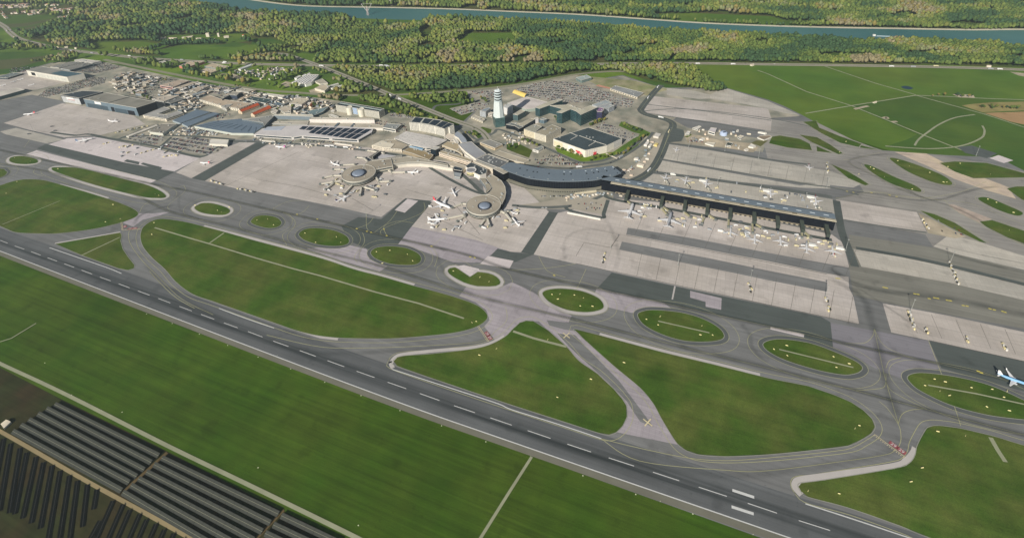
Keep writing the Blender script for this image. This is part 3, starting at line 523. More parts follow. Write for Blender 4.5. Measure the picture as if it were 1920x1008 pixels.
# shoulder strips in pale concrete
for a, w_ in (([(382, 424), (480, 449), (600, 481.5), (665, 503), (715, 516), (777, 534)], 6), ([(1124, 627), (1240, 657.5), (1340, 682), (1425, 703.5)], 7), ([(111, 346), (160, 359), (203, 372)], 6), ([(103, 456.5), (165, 446), (226, 435)], 4),
              ([(737, 690), (733.5, 681), (742, 669), (760, 663.5), (820, 657), (880, 652), (917, 644.5), (946, 631)], 6), ([(1503, 927), (1492, 915), (1492, 906), (1503, 899), (1560, 891), (1677, 874), (1700, 864), (1713, 850), (1717, 840)], 8)):
    ribbon('shoulder', a, w_, 11, CONCB)
sheet('shoulder', [(557, 620.5), (592, 628.5), (635, 633.5), (633, 638), (600, 634)], 11, CONCB)
# concrete service paths across the grass
for a, w_ in (([(290, 427), (350, 445), (395, 458), (480, 484), (550, 504), (600, 517), (705, 548), (785, 569), (870, 597)], 3), ([(393, 456), (420, 437)], 3), ([(962, 621), (1000, 634), (1030, 642), (1062, 650)], 4), ([(1234, 602), (1330, 624)], 2.2), ([(1461, 655), (1600, 689)], 2.2), ([(1740, 722), (1830, 738), (1930, 760)], 2.2), ([(1857, 820), (1870, 843), (1885, 866)], 5), ([(997, 856), (950, 930), (900, 1010), (880, 1045)], 3.4), ([(153, 479), (225, 445)], 2.6), ([(5, 421), (112, 377)], 1.6), ([(0, 641), (22, 634), (68, 606)], 2), ([(104, 204), (120, 207), (120, 207)], 1)):
    ribbon('path', a, w_, 13.2, PATHM, smooth=False)
ribbon('perimeter_road', [(-60, 650), (0, 681), (80, 718), (160, 757), (320, 838), (480, 915), (670, 1008), (830, 1090)], 4.6, 5, PATHM)
# signs painted on the paving
def flat_text(name, s, px, ang, size, m, lev):
    cu = bpy.data.curves.new(name, 'FONT'); cu.body = s; cu.size = size; cu.align_x = 'CENTER'; cu.align_y = 'CENTER'
    o = bpy.data.objects.new(name, cu); C.objects.link(o)
    dg = bpy.context.evaluated_depsgraph_get(); me = bpy.data.meshes.new_from_object(o.evaluated_get(dg)); bpy.data.objects.remove(o)
    me.materials.clear(); me.materials.append(m); o = bpy.data.objects.new(name, me); C.objects.link(o)
    x, y = G(*px); o.location = (x, y, lev*LV); o.rotation_euler = (0, 0, ang); return struct(o)
def hold(px, ang, s='29', sz=7.5):
    x, y = G(*px); v, f = boxg(x, y, 0, 0, 9.5, 5.6, ang)
    struct(mesh('painted_sign', [(a, b, 13*LV) for a, b, c in v[4:]], [(0, 1, 2, 3)], REDP)); flat_text('painted_number', s, px, ang, sz*.8, WHITE, 14)
def angpx(a, b): p, q = G(*a), G(*b); return math.atan2(q[1]-p[1], q[0]-p[0])
A1 = angpx((1638, 815), (1697, 858)); hold((1675, 834), A1); hold((1690, 845), A1)
A2 = angpx((893, 614), (914, 641)); hold((913.5, 626), A2); hold((918, 633), A2)
hold((234.5, 425), angpx((233, 431), (227, 417))); A3 = angpx((232, 431), (264, 430)); hold((244, 429), A3, sz=7); hold((253, 428), A3, sz=7)
g = []
for a, b in (((1638, 815), (1697, 859)), ((896, 612), (915, 641)), ((227, 417), (229, 432)), ((229, 432), (264, 430))):
    p, q = G(*a), G(*b); L = math.hypot(q[0]-p[0], q[1]-p[1]); n_ = int(L/2.4)
    g.append(ribbon_geo([p, q], .7, z=13*LV, off=1.6))
    for i in range(n_): t, u = i/n_, (i+.5)/n_; g.append(ribbon_geo([(p[0]+(q[0]-p[0])*t, p[1]+(q[1]-p[1])*t), (p[0]+(q[0]-p[0])*u, p[1]+(q[1]-p[1])*u)], .9, z=13*LV, off=-.4))
for cx, cy in ((1062, 629), (1214.5, 792)):
    x, y = G(cx, cy)
    for k in (1, -1):
        t = AZ+.35+k*math.pi/4; g.append(ribbon_geo([(x-7*math.cos(t), y-7*math.sin(t)), (x+7*math.cos(t), y+7*math.sin(t))], 1.6, z=13.5*LV+k*.02))
multi('holding_markings', g, mat('marking_cream', (214, 200, 160), .8, .06, .3))
g = []
for x, y in ((1569, 522), (1573, 522.5), (1657, 539), (1662, 540), (1715, 551), (1721, 552), (1742, 560), (1752, 558.5), (1758, 559.5), (1776, 563), (1782, 564), (1806, 573), (1813, 574), (1856, 579), (1864, 581), (1880, 584), (1884, 585.5), (1834, 696), (1840, 699), (1039, 516.5), (557, 402), (595, 411), (669, 429), (688, 434), (696, 436), (725, 442), (809, 462), (882, 482), (890, 483.5), (1588, 359), (1600, 361), (1634, 361.5), (1668, 366.5), (1681, 369), (720, 430)):
    X, Y = G(x, y); v, f = boxg(X, Y, 0, 0, 4.0, 2.2, AZ); g.append(([(a, b, 13*LV) for a, b, c in v[4:]], [(0, 1, 2, 3)]))
multi('lead_in_markings', g, YELLB)
# dirt track and solar field soil
sheet('bare_soil', [(-120, 640), (0, 689), (105, 743), (290, 834), (480, 932), (640, 1012), (800, 1100), (-200, 1200)], 4, SOIL)
ribbon('dirt_track', [(-60, 775), (0, 808), (60, 842), (160, 900), (270, 960), (365, 1013), (470, 1075)], 4.2, 6, TRACK)
sheet('cross_track', [(312, 846), (316, 850), (234, 923), (230, 919)], 6, mat('track_soil', (96, 80, 50), 1, .1, .05)); sheet('cross_track', [(531, 953), (534, 957), (440, 1055), (434, 1050)], 6, mat('track_soil', (0, 0, 0)))
# ================================================================ BUILDINGS
def bm(c, **k): return mat('paint_%d_%d_%d' % c, c, k.get('r', .7), .06, .15)
WIN = mat('window_glass', (40, 56, 66), .25, .1, .2, spec=.5)
GLASSD = mat('dark_glass', (18, 22, 30), .45, .2, .1, spec=.15)
GLASSG = mat('green_glass', (52, 80, 80), .3, .3, .12, spec=.5)
ROOFS = {}
def rf(c):
    return mat('roof_%d_%d_%d' % c, c, .85, .1, .06, hue=tuple(int(v*.87) for v in c), huescale=.03)
FOOT = []
COPE = mat('coping', (196, 192, 180), .7, .05, .2)
UNIT = mat('roof_plant', (170, 172, 168), .6, .1, .3)
def facade(root, org, p, z0, z1, st, style, m=WIN):
    """windows as storeys of glass on every wall that is long enough"""
    N = len(p)
    cands = []
    for i in range(N):
        a, b = p[i], p[(i+1) % N]; L = math.hypot(b[0]-a[0], b[1]-a[1])
        nx, ny = (b[1]-a[1])/max(L, .01), -(b[0]-a[0])/max(L, .01)
        if L > 10 and (nx*(-a[0])+ny*(-a[1])) > 0: cands.append((a, b, L, nx, ny))
    if not cands or style == 'none': return
    geos = []
    for k in range(st):
        h = (z1-z0)/st; za, zb = z0+h*(k+.34), z0+h*(k+.78); g = []
        for a, b, L, nx, ny in cands:
            dx, dy = (b[0]-a[0])/L, (b[1]-a[1])/L
            if style == 'band': segs = [(L*.05, L*.95)]
            else:
                pitch = {'grid': 4.2, 'bays': 9.0, 'fins': 3.0}[style]; n_ = max(1, int((L-3)/pitch)); o_ = (L-n_*pitch)/2
                segs = [(o_+j*pitch+pitch*.2, o_+j*pitch+pitch*.72) for j in range(n_)]
            for s, e in segs:
                P = [(a[0]+dx*s+nx*.06, a[1]+dy*s+ny*.06), (a[0]+dx*e+nx*.06, a[1]+dy*e+ny*.06)]
                g.append(([(*P[0], za), (*P[1], za), (*P[1], zb), (*P[0], zb)], [(0, 1, 2, 3)]))
        v, f = join(g); geos.append((v, f))
    for v, f in geos: mesh('window_band', v, f, m, root, org)
def building(label, roof_px, h, wall, roof, st=None, style='band', name='building', cat='building', units=None, group=None, z0=0, wm=None, rmat=None, cope=True, wall2=None):
    p = ccw([G(x, y, h) for x, y in roof_px]); cx = sum(q[0] for q in p)/len(p); cy = sum(q[1] for q in p)/len(p)
    org = (cx, cy, 0); root = empty(name, org, label, cat, group); FOOT.append(p)
    v, f = prism(p, z0, h, False); wo = mesh('wall', v, f, wm or bm(wall), root, org)
    ro = mesh('roof', [(x, y, h-.05) for x, y in p], [tuple(range(len(p)))], rmat or rf(roof), root, org)
    if cope and len(p) < 14:
        o_, i_ = offset(p, -.12), offset(p, .7); N = len(p)
        v = [(x, y, h-.3) for x, y in o_]+[(x, y, h+.6) for x, y in o_]+[(x, y, h+.6) for x, y in i_]+[(x, y, h-.04) for x, y in i_]
        f = [(k*N+i, k*N+(i+1) % N, (k+1)*N+(i+1) % N, (k+1)*N+i) for k in range(3) for i in range(N)]
        mesh('parapet', v, f, COPE, ro, org)
    if st is None: st = max(1, int((h-z0)/5))
    facade(wo, org, p, z0, h, st, style)
    A = abs(area(p)); n = units if units is not None else min(5, int(A/500))
    ip = offset(p, 3); k = 0; tries = 0; xs = [q[0] for q in p]; ys = [q[1] for q in p]
    e = (p[1][0]-p[0][0], p[1][1]-p[0][1]); ang = math.atan2(e[1], e[0])
    while k < n and tries < 60:
        tries += 1; x, y = random.uniform(min(xs), max(xs)), random.uniform(min(ys), max(ys))
        if inside((x, y), ip) and A > 60:
            v, f = boxg(x, y, h-.02, h+random.uniform(.9, 2.2), random.uniform(2, 6), random.uniform(2, 4), ang); mesh('roof_unit', v, f, UNIT, ro, org); k += 1
    return root
def roofpatch(root, px, h, dz, m, name='roof_panel'):
    p = ccw([G(x, y, h) for x, y in px]); v, f = prism(p, h, h+dz); o = mesh(name, v, f, m, root, tuple(root.location)); return o
C1, C2, C3, C4, C5, C6, C7, C8 = (0, 100), (200, 130), (400, 150), (620, 150), (300, 90), (480, 110), (1240, 220), (1400, 320)
T1, T2, T3, T4, T5, T7, T8 = (840, 150), (1000, 150), (600, 240), (780, 240), (780, 330), (1000, 300), (1220, 320)
def q8(c, *flat): return Z(c[0], c[1], 8, flat)
WH, CRM, LG, MG, DG, BG, PK = (214, 210, 202), (206, 198, 180), (178, 178, 172), (140, 142, 140), (84, 92, 92), (176, 164, 146), (196, 176, 164)
MET = (112, 126, 134)
# ---- west: hangars
a = building('long grey-roofed hangar with a white door front at the far left apron', q8(C1, 395, 258, 640, 200, 1258, 306, 1005, 360), 20, (206, 202, 190), (150, 148, 140), 1, 'none', 'hangar', 'hangar', 0)
roofpatch(a, q8(C1, 765, 302, 930, 266, 1240, 308, 1000, 352), 20, .5, mat('teal_sheet', (70, 96, 104), .5, .08, .05))
def onwall(root, name, a, b, s, e, za, zb, m, d=.15):
    """flat panel on the wall from a to b (ground points), s..e along it"""
    L = math.hypot(b[0]-a[0], b[1]-a[1]); dx, dy = (b[0]-a[0])/L, (b[1]-a[1])/L; nx, ny = dy, -dx
    if nx*a[0]+ny*a[1] > 0: nx, ny = -nx, -ny
    A_ = (a[0]+dx*L*s, a[1]+dy*L*s); B_ = (a[0]+dx*L*e, a[1]+dy*L*e)
    v, f = [], []
    for q in (A_, B_):
        for k in (.02, d): v.append((q[0]+nx*k, q[1]+ny*k))
    P = [v[1], v[3], v[2], v[0]]
    g = prism(ccw(P), za, zb); return mesh(name, g[0], g[1], m, root, tuple(root.location))
p = [G(*q, 20) for q in q8(C1, 395, 258, 1005, 360)]
onwall(a, 'doorway', p[0], p[1], .1, .2, 4, 16, GLASSD)
for k in range(9): onwall(a, 'door_leaf', p[0], p[1], .24+k*.082, .31+k*.082, .3, 15, bm((186, 186, 176)))
building('grey twin-span shed behind the white-fronted hangar', q8(C1, 755, 205, 1110, 122, 1230, 135, 885, 222), 12, (196, 192, 180), (140, 138, 130), 1, 'band', 'warehouse', 'warehouse')
building('grey shed beside the airport fence, right of the twin-span shed', q8(C1, 905, 228, 1265, 142, 1400, 155, 1045, 255), 12, (150, 160, 166), (136, 134, 126), 1, 'band', 'warehouse', 'warehouse')
building('small white office block at the end of the fence sheds', q8(C1, 1115, 100, 1230, 84, 1515, 118, 1385, 148, 1270, 124, 1215, 130), 10, WH, (206, 200, 190), 2)
building('low white-roofed hangar cut by the left edge of the photo', q8(C1, -350, 660, 250, 520, 372, 546, -350, 745), 12, (66, 86, 88), (214, 208, 194), 1, 'none', 'hangar', 'hangar', 0)
building('dark narrow shed with a white roof strip left of the apron', q8(C1, -60, 365, 180, 290, 345, 300, 110, 372), 6, (60, 70, 72), (120, 128, 126), 1)
a = building('black flat-roofed hangar with a pale advertising front', q8(C1, 905, 628, 1250, 562, 1545, 578, 1185, 672), 24, (52, 58, 66), (62, 70, 76), 1, 'none', 'hangar', 'hangar', 1)
p = [G(*q, 24) for q in q8(C1, 905, 628, 1185, 672)]
onwall(a, 'hangar_door', p[0], p[1], .02, .98, .2, 21, mat('hangar_door', (178, 180, 180), .6, .15, .2)); onwall(a, 'wall_sign', p[0], p[1], .3, .66, 15, 21, bm((232, 226, 220)), .4); onwall(a, 'sign_stripe', p[0], p[1], .36, .72, 12.4, 13.6, bm((196, 92, 88)), .45)
a = building('largest hangar, grey roof and shaded side wall, beside the hangar apron', [(156.3, 185.6), (198.7, 174), (292, 191), (255, 202.5)], 28, (98, 114, 124), (148, 144, 132), 1, 'none', 'hangar', 'hangar', 2)
p = [G(*q, 28) for q in ((156.3, 185.6), (255, 202.5))]
onwall(a, 'hangar_door', p[0], p[1], .04, .44, .2, 15, mat('steel_door', (58, 74, 84), .5, .12, .2)); onwall(a, 'hangar_door', p[0], p[1], .5, .56, .2, 16, GLASSD); onwall(a, 'hangar_door', p[0], p[1], .57, .8, .2, 15, mat('steel_door', (0, 0, 0))); onwall(a, 'doorway', p[0], p[1], .81, .94, .2, 15, GLASSD)
onwall(a, 'wall_sign', p[0], p[1], .21, .33, 18, 25.5, bm((236, 230, 222)), .5)
p = [G(*q, 28) for q in ((255, 202.5), (292, 191))]; onwall(a, 'side_wall_shade', p[0], p[1], 0, 1, .1, 27.8, GLASSD)  # shade of the side wall painted as a near-black panel in the dark glass colour
roofpatch(a, [(201, 193.2), (243, 181.5), (244, 182), (202, 193.6)], 28, .4, GLASSD, 'roof_gutter')
building('U-shaped white-walled workshop right of the largest hangar', q8(C2, 545, 688, 860, 562, 955, 594, 765, 668, 905, 682, 1060, 625, 1150, 655, 890, 745), 9, (226, 214, 194), (172, 170, 164), 2)
building('white block with a dark end wall above the workshop', q8(C2, 680, 442, 880, 392, 1065, 405, 852, 488), 12, (222, 218, 206), (196, 184, 166), 3)
building('dark blue-grey annex beside the white block', q8(C2, 855, 490, 1060, 408, 1180, 440, 960, 512), 9, (74, 92, 104), (120, 120, 114), 2)
for nm, q in (('upper-left blue-grey corrugated carport left of the long blue one', (985, 765, 1350, 602, 1550, 640, 1105, 808)), ('narrow blue-grey carport between two black shadow lanes', (1125, 812, 1600, 645, 1690, 662, 1215, 858))):
    building(nm, q8(C2, *q), 6, (150, 160, 164), (0, 0, 0), 1, 'none', 'carport', 'carport', 0, rmat=mat('blue_sheet', (108, 122, 134), .45, .06, .1, 0, spec=.5), cope=False)
a = building('large blue-grey corrugated roof with rows of low ribs', [(364, 236.3), (400, 227), (452, 222.5), (495, 236), (475, 250), (435, 249.5), (400, 243)], 7, (186, 190, 180), (0, 0, 0), 1, 'none', 'carport', 'carport', 0, rmat=mat('blue_sheet', (0, 0, 0)), cope=False)
for k in range(9):
    t = k/8; roofpatch(a, [(372+t*105, 237+t*12.5-8*math.sin(t*3.1)*.4), (410+t*70, 228+t*10), (411+t*70, 228.6+t*10), (373.5+t*105, 237.7+t*12.5-8*math.sin(t*3.1)*.4)], 7, .5, mat('rib_sheet', (84, 98, 110), .4, .05), 'roof_rib')
building('long grey-roofed shed beside the staff car park', q8(C2, 640, 938, 830, 818, 1050, 816, 840, 962), 8, (196, 196, 182), (148, 142, 130), 1, 'none', 'warehouse', 'warehouse')
building('thin white canopy left of the long grey-roofed shed', q8(C2, 290, 1000, 740, 830, 768, 845, 330, 1012), 4, (200, 196, 184), (222, 214, 200), 1, 'none', 'canopy', 'canopy', 0)
a = building('broad beige flat-roofed factory above the red roofs', q8(C5, 590, 770, 745, 708, 930, 770, 1390, 835, 1185, 912, 1000, 882, 900, 862, 700, 802), 9, (214, 206, 188), (196, 178, 154), 2, 'bays', units=6)
building('black box building rising from the beige factory roof', q8(C5, 930, 768, 1080, 655, 1200, 664, 1150, 712, 1045, 705), 14, (56, 66, 82), (170, 164, 150), 1, 'none')
building('white cube with a dark side on the beige factory edge', q8(C5, 910, 872, 1015, 845, 1090, 842, 990, 908), 10, (218, 214, 204), (160, 158, 150), 2)
building('green-black flat roof with a white front near the railway', q8(C5, 1300, 772, 1390, 728, 1690, 772, 1580, 832), 7, (226, 224, 214), (66, 84, 84), 1)
building('white office with a flat beige roof by the railway', q8(C5, 1140, 628, 1225, 600, 1410, 628, 1325, 662), 8, (224, 220, 210), (176, 168, 150), 2)
building('long low white shed close to the railway', q8(C5, 1540, 690, 1600, 678, 1872, 718, 1835, 748), 5, (222, 218, 206), (214, 208, 194), 1, 'none', 'warehouse', 'warehouse')
building('pink-walled flat-roofed hall in the freight quarter', q8(C5, 0, 560, 290, 480, 430, 494, 190, 592), 9, (206, 158, 146), (188, 170, 150), 1)
building('narrow beige office wing right of the pink-walled hall', q8(C5, 215, 600, 480, 512, 545, 522, 335, 602), 8, BG, (192, 178, 156), 2)
building('beige office block with a black gable near the road bend', q8(C5, 440, 630, 690, 560, 735, 568, 545, 668), 10, CRM, (188, 174, 152), 2)
building('low stone-coloured row of offices below the beige block', q8(C5, 380, 690, 560, 640, 720, 640, 480, 715), 7, CRM, (180, 170, 150), 2, 'grid')
building('dark blue two-storey shed at the freight road corner', q8(C5, 480, 690, 640, 650, 700, 655, 490, 718), 8, (70, 90, 108), (140, 150, 156), 2)
building('beige shed with a red end wall north of the railway', q8(C5, 285, 270, 430, 205, 690, 196, 420, 288), 9, (196, 120, 104), (200, 180, 152), 1, 'none', 'warehouse', 'warehouse')
building('white bus garage roof at the far end of the sheds', q8(C5, -20, 212, 60, 195, 180, 232, 80, 246), 7, (214, 208, 198), (220, 214, 204), 1)
building('blue-grey and beige warehouse north of the railway', q8(C5, 665, 275, 780, 230, 1040, 280, 920, 325), 9, (82, 104, 106), (196, 180, 152), 1, 'none', 'warehouse', 'warehouse')
building('low beige shed in front of the blue-grey warehouse', q8(C5, 605, 345, 690, 298, 890, 330, 752, 378), 7, (206, 190, 162), (206, 188, 160), 1, 'none', 'warehouse', 'warehouse')
building('narrow white shed pointing at the motorway', q8(C5, 1170, 312, 1360, 240, 1410, 250, 1210, 322), 7, (220, 218, 210), (210, 212, 210), 1, 'none', 'warehouse', 'warehouse')
building('white farm shed among the trees left of the sawtooth factory', q8(C6, 262, 235, 345, 205, 405, 208, 330, 245), 6, WH, (190, 182, 164), 1, 'none')
a = building('white factory with a sawtooth roof near the bypass', q8(C6, 535, 355, 770, 236, 945, 240, 905, 290, 870, 320, 830, 365, 745, 388), 9, (226, 224, 218), (212, 208, 200), 1, 'none', 'factory', 'factory')
for k in range(5): roofpatch(a, q8(C6, 580+k*36, 356+k*5, 770+k*36-20, 250+k*2, 780+k*36-20, 252+k*2, 592+k*36, 358+k*5), 9, 1.6, bm((232, 230, 224)), 'sawtooth')
for i, q in enumerate(((575, 290, 640, 255, 680, 262, 610, 298), (690, 255, 730, 232, 765, 240, 720, 262), (765, 228, 795, 214, 822, 222, 790, 240))): building(('white tank shed at the sawtooth factory, nearest of three', 'middle white tank shed at the sawtooth factory', 'farthest white tank shed at the sawtooth factory')[i], q8(C6, *q), 8, (228, 226, 220), (220, 218, 212), 1, 'none')
building('beige flat hall right of the sawtooth factory', q8(C6, 880, 445, 1000, 382, 1112, 412, 1030, 486), 8, CRM, (204, 190, 164), 1, 'none', 'warehouse', 'warehouse')
building('upper of two thin white sheds beside the bypass', q8(C6, 1100, 402, 1228, 368, 1245, 378, 1120, 416), 5, (216, 214, 204), (222, 220, 210), 1, 'none', 'warehouse', 'warehouse')
building('lower of two thin white sheds beside the bypass', q8(C6, 1120, 440, 1290, 394, 1305, 404, 1150, 452), 5, (216, 214, 204), (222, 220, 210), 1, 'none', 'warehouse', 'warehouse')
building('grey low annex behind the beige flat hall', q8(C6, 880, 340, 990, 300, 1075, 365, 960, 380), 6, CRM, (184, 176, 156), 1, 'none')
sheet('dirt_yard', q8(C6, 375, 380, 450, 342, 580, 372, 590, 432, 440, 420), 8, DIRT); sheet('dirt_yard', q8(C6, 790, 480, 880, 450, 1030, 486, 980, 520, 820, 516), 8, DIRT); sheet('dirt_yard', q8(C6, 180, 150, 330, 130, 600, 175, 560, 190, 400, 175, 200, 210), 8, DIRT); sheet('dirt_yard', q8(C5, 900, 390, 1080, 385, 1380, 470, 1250, 500), 8, DIRT)
a = building('white stepped block with a blue-green side wall', q8(C6, 500, 672, 600, 600, 690, 590, 800, 612, 680, 690), 11, (226, 220, 210), (206, 194, 170), 3)
building('blue-roofed office wing beyond the arrivals halls', q8(C6, 770, 800, 840, 770, 1020, 738, 1100, 712, 1000, 800, 850, 862), 8, (64, 92, 104), (120, 140, 142), 2)
for i, q in enumerate(((230, 690, 330, 650, 410, 680, 340, 706), (220, 790, 290, 760, 330, 780, 300, 820), (340, 750, 420, 712, 530, 708, 520, 800, 420, 806), (1090, 840, 1130, 832, 1240, 868, 1190, 880))):
    building(('small white office with a blue roof top among the trees', 'white cottage beside the second red roof', 'pale two-winged office in the trees behind the halls', 'small white shed below the silo block')[i], q8(C6, *q), 6, (220, 214, 200), ((90, 110, 124), (206, 196, 180), (200, 188, 168), (220, 216, 206))[i], 1)
def gable(label, px, h, hr, wall, roof, name='house', cat='house', group=None, extra=True):
    """px: four eaves corners, ridge runs from the middle of edge 0-1 to the middle of edge 2-3"""
    p = [G(x, y, h) for x, y in px]
    m1 = ((p[0][0]+p[1][0])/2, (p[0][1]+p[1][1])/2); m2 = ((p[2][0]+p[3][0])/2, (p[2][1]+p[3][1])/2)
    cx, cy = sum(q[0] for q in p)/4, sum(q[1] for q in p)/4; org = (cx, cy, 0); root = empty(name, org, label, cat, group); FOOT.append(ccw(p))
    v = [(x, y, 0) for x, y in p]+[(x, y, h) for x, y in p]+[(*m1, hr), (*m2, hr)]
    f = [(0, 1, 5, 4), (1, 2, 6, 5), (2, 3, 7, 6), (3, 0, 4, 7), (4, 5, 8), (6, 7, 9)]
    mesh('wall', v, f, bm(wall), root, org)
    def ex(q, k=.4): return (cx+(q[0]-cx)*(1+k/15), cy+(q[1]-cy)*(1+k/15))
    e = [ex(q) for q in p]; r = [ex(m1), ex(m2)]; t = .35
    v = [(*e[0], h), (*e[1], h), (*e[2], h), (*e[3], h), (*r[0], hr+t), (*r[1], hr+t), (*e[0], h-t), (*e[1], h-t), (*e[2], h-t), (*e[3], h-t)]
    f = [(1, 2, 5, 4), (3, 0, 4, 5), (0, 3, 9, 6), (1, 2, 8, 7)]
    mesh('roof', v, f, roof, root, org)
    if extra: facade(root, org, ccw(p), 0, h, 2, 'grid')
    return root
RT = mat('red_tiles', (178, 84, 52), .9, .12, .2, spec=.1)
gable('left of two red-tiled houses beside the beige factory', q8(C3, 372, 470, 425, 478, 690, 376, 640, 355), 8, 13, (220, 200, 172), RT)
gable('right of two red-tiled houses beside the beige factory', q8(C3, 560, 515, 612, 522, 870, 420, 815, 390), 8, 13, (222, 202, 174), RT)
gable('small orange-roofed cottage in the trees behind the halls', q8(C3, 1425, 400, 1470, 408, 1500, 360, 1470, 345), 6, 10, (222, 206, 184), mat('orange_tiles', (186, 112, 70), .9, .1, .2), extra=False)
# silo block
a = building('long slab block with a black striped roof and two white drums', q8(C4, 75, 375, 150, 328, 805, 432, 720, 478), 22, (194, 190, 176), (44, 58, 64), 6, 'fins', units=0)
roofpatch(a, q8(C4, 130, 352, 145, 342, 770, 448, 755, 458), 22, .5, bm((176, 186, 180)), 'roof_strip')
org = tuple(a.location)
for i, (x, y) in enumerate(((277, 412), (455, 440))):
    c = G(C4[0]+x/8, C4[1]+y/8, 22); v, f = lathe(c[0], c[1], [(9, 0), (9, 23.5), (8.3, 23.5), (8.3, 22.8)], 24); mesh('stair_drum', v, f, bm((222, 216, 198)), a, org, smooth=False)
p = [G(*q, 22) for q in q8(C4, 75, 375, 720, 478)]; onwall(a, 'blue_panel', p[0], p[1], .4, .5, 2, 22, bm((150, 168, 190)), .4)
# cargo halls
building('grey-roofed cargo hall left of the dark stepped wall', q8(C3, 430, 590, 700, 560, 880, 525, 905, 545, 765, 690, 745, 640), 11, (96, 106, 112), (150, 150, 144), 1, 'none', 'warehouse', 'warehouse')
building('long grey cargo hall with a cream roof rim', q8(C3, 890, 532, 915, 515, 1485, 520, 1500, 545, 1440, 548), 12, (116, 128, 136), (214, 208, 190), 1, 'none', 'warehouse', 'warehouse', 0)
building('low pale roof in front of the long grey cargo hall', q8(C3, 880, 655, 920, 625, 1430, 618, 1410, 672), 4, MG, (192, 184, 168), 1, 'none', 'warehouse', 'warehouse')
building('white-fronted cargo hall with a cream roof left of the silo block lane', q8(C3, 1440, 585, 1460, 560, 2400, 578, 2415, 600, 1440, 590), 11, (224, 216, 208), (206, 196, 180), 1, 'none', 'warehouse', 'warehouse', 2)
building('low cream roof strip behind the solar roof', q8(C3, 1420, 690, 1440, 640, 2420, 660, 2560, 690, 2540, 722, 1900, 705), 8, (216, 208, 196), (200, 190, 170), 1, 'none', 'warehouse', 'warehouse')
building('grey-roofed depot with white roof marks right of the solar roof', q8(C4, 780, 712, 835, 650, 1060, 668, 972, 745), 9, (212, 208, 198), (146, 150, 146), 1, 'band')
a = building('wide cargo hall, white sheet roof half covered in solar panels', [(475.6, 252), (492, 241), (537, 236), (567, 235), (640, 236.5), (700, 241), (697, 248), (672, 262), (620, 258.5), (566, 254.5), (550, 257)], 9, (198, 194, 188), (0, 0, 0), 1, 'band', 'warehouse', 'cargo hall', 0, rmat=mat('white_sheet', (206, 200, 196), .6, .06, .05), cope=False)
SOL = mat('solar_panel', (22, 34, 48), .3, .12, .3, spec=.5)
roofpatch(a, q8(C3, 740, 755, 810, 705, 1090, 690, 1010, 755), 9, .4, bm((176, 182, 190)), 'roof_bay')
for k in range(10):
    t0, t1 = k/10+.004, (k+1)/10-.012
    tp = lambda t: (567+t*132, 236.8+t*6); bt = lambda t: (555.5+t*112, 246+t*15.5)
    n_ = 2
    for j in range(n_):
        u0, u1 = (0.0, .47) if j == 0 else (.5, 1.0 if k > 1 else .6)
        L_ = lambda t, u: (tp(t)[0]*(1-u)+bt(t)[0]*u, tp(t)[1]*(1-u)+bt(t)[1]*u)
        roofpatch(a, [L_(t0, u0), L_(t1, u0), L_(t1, u1), L_(t0, u1)], 9, .35, SOL, 'solar_array')
for i, x in enumerate((1835, 1600+1180)): building(('dark ventilation duct crossing the cream roof, left one', 'dark ventilation duct crossing the cream roof, right one')[i], Z(400, 150, 8, (x-30, 700, x+30, 640, x+62, 640, x+4, 702)) if i == 0 else q8(C4, 290, 700, 340, 648, 362, 648, 315, 703), 10, (92, 106, 114), (104, 118, 126), 1, 'none', 'duct', 'duct', 0, cope=False)
# hotel
a = building('white curved hotel block with a gridded facade and dark roof wells', q8(C4, 1180, 640, 1245, 555, 1450, 573, 1640, 600, 1850, 664, 1705, 735, 1560, 695, 1330, 652), 24, (206, 202, 190), (196, 194, 180), 7, 'grid', units=0, name='hotel', cat='hotel')
for q in ((1212, 628, 1270, 560, 1392, 572, 1335, 640), (1365, 642, 1412, 575, 1535, 590, 1460, 658), (1470, 660, 1550, 596, 1660, 612, 1570, 684), (1580, 686, 1680, 616, 1770, 640, 1655, 712), (1665, 712, 1775, 645, 1838, 665, 1705, 730)): roofpatch(a, q8(C4, *q), 24, .4, mat('roof_well', (40, 52, 62), .6, .1, .2), 'roof_well')
building('white slim tower slab at the right end of the hotel', q8(C4, 1750, 705, 1815, 682, 1850, 690, 1780, 716), 23, (228, 224, 212), (210, 206, 196), 6, 'fins')
building('low cream lobby below the white slim tower slab', q8(C4, 1700, 850, 1760, 800, 1880, 830, 1900, 900, 1800, 905), 6, (226, 214, 196), (222, 210, 192), 1)
# terminal halls
a = building('broad terminal hall with a white gridded sheet roof', q8(T3, 1110, 150, 1290, 50, 1600, 105, 1910, 180, 1800, 240, 1690, 292, 1590, 300, 1360, 250), 13, (200, 194, 182), (0, 0, 0), 2, 'band', 'terminal_hall', 'terminal hall', 0, rmat=mat('gridded_sheet', (212, 206, 198), .6, .05, .1, slabs=9), cope=False)
for i in range(5):
    for j in range(4):
        X, Y = 1190+i*110+j*36, 160-j*26+i*24; roofpatch(a, q8(T3, X, Y, X+50, Y+9, X+47, Y+12, X-3, Y+3), 13, .7, bm((160, 160, 156)), 'skylight')
building('cream roofed hall with a bright white left half beside the apron', q8(T3, 775, 262, 925, 190, 1110, 172, 1355, 240, 1225, 322, 945, 296), 9, (206, 196, 178), (186, 174, 152), 2, 'grid', 'terminal_hall', 'terminal hall', 3)
a = building('white tilted roof slab on the cream roofed hall', q8(T3, 778, 258, 925, 188, 1115, 240, 1060, 298, 945, 290), 10.5, (220, 210, 190), (228, 218, 196), 1, 'none', 'roof_deck', 'roof deck', 0, z0=9, cope=False)
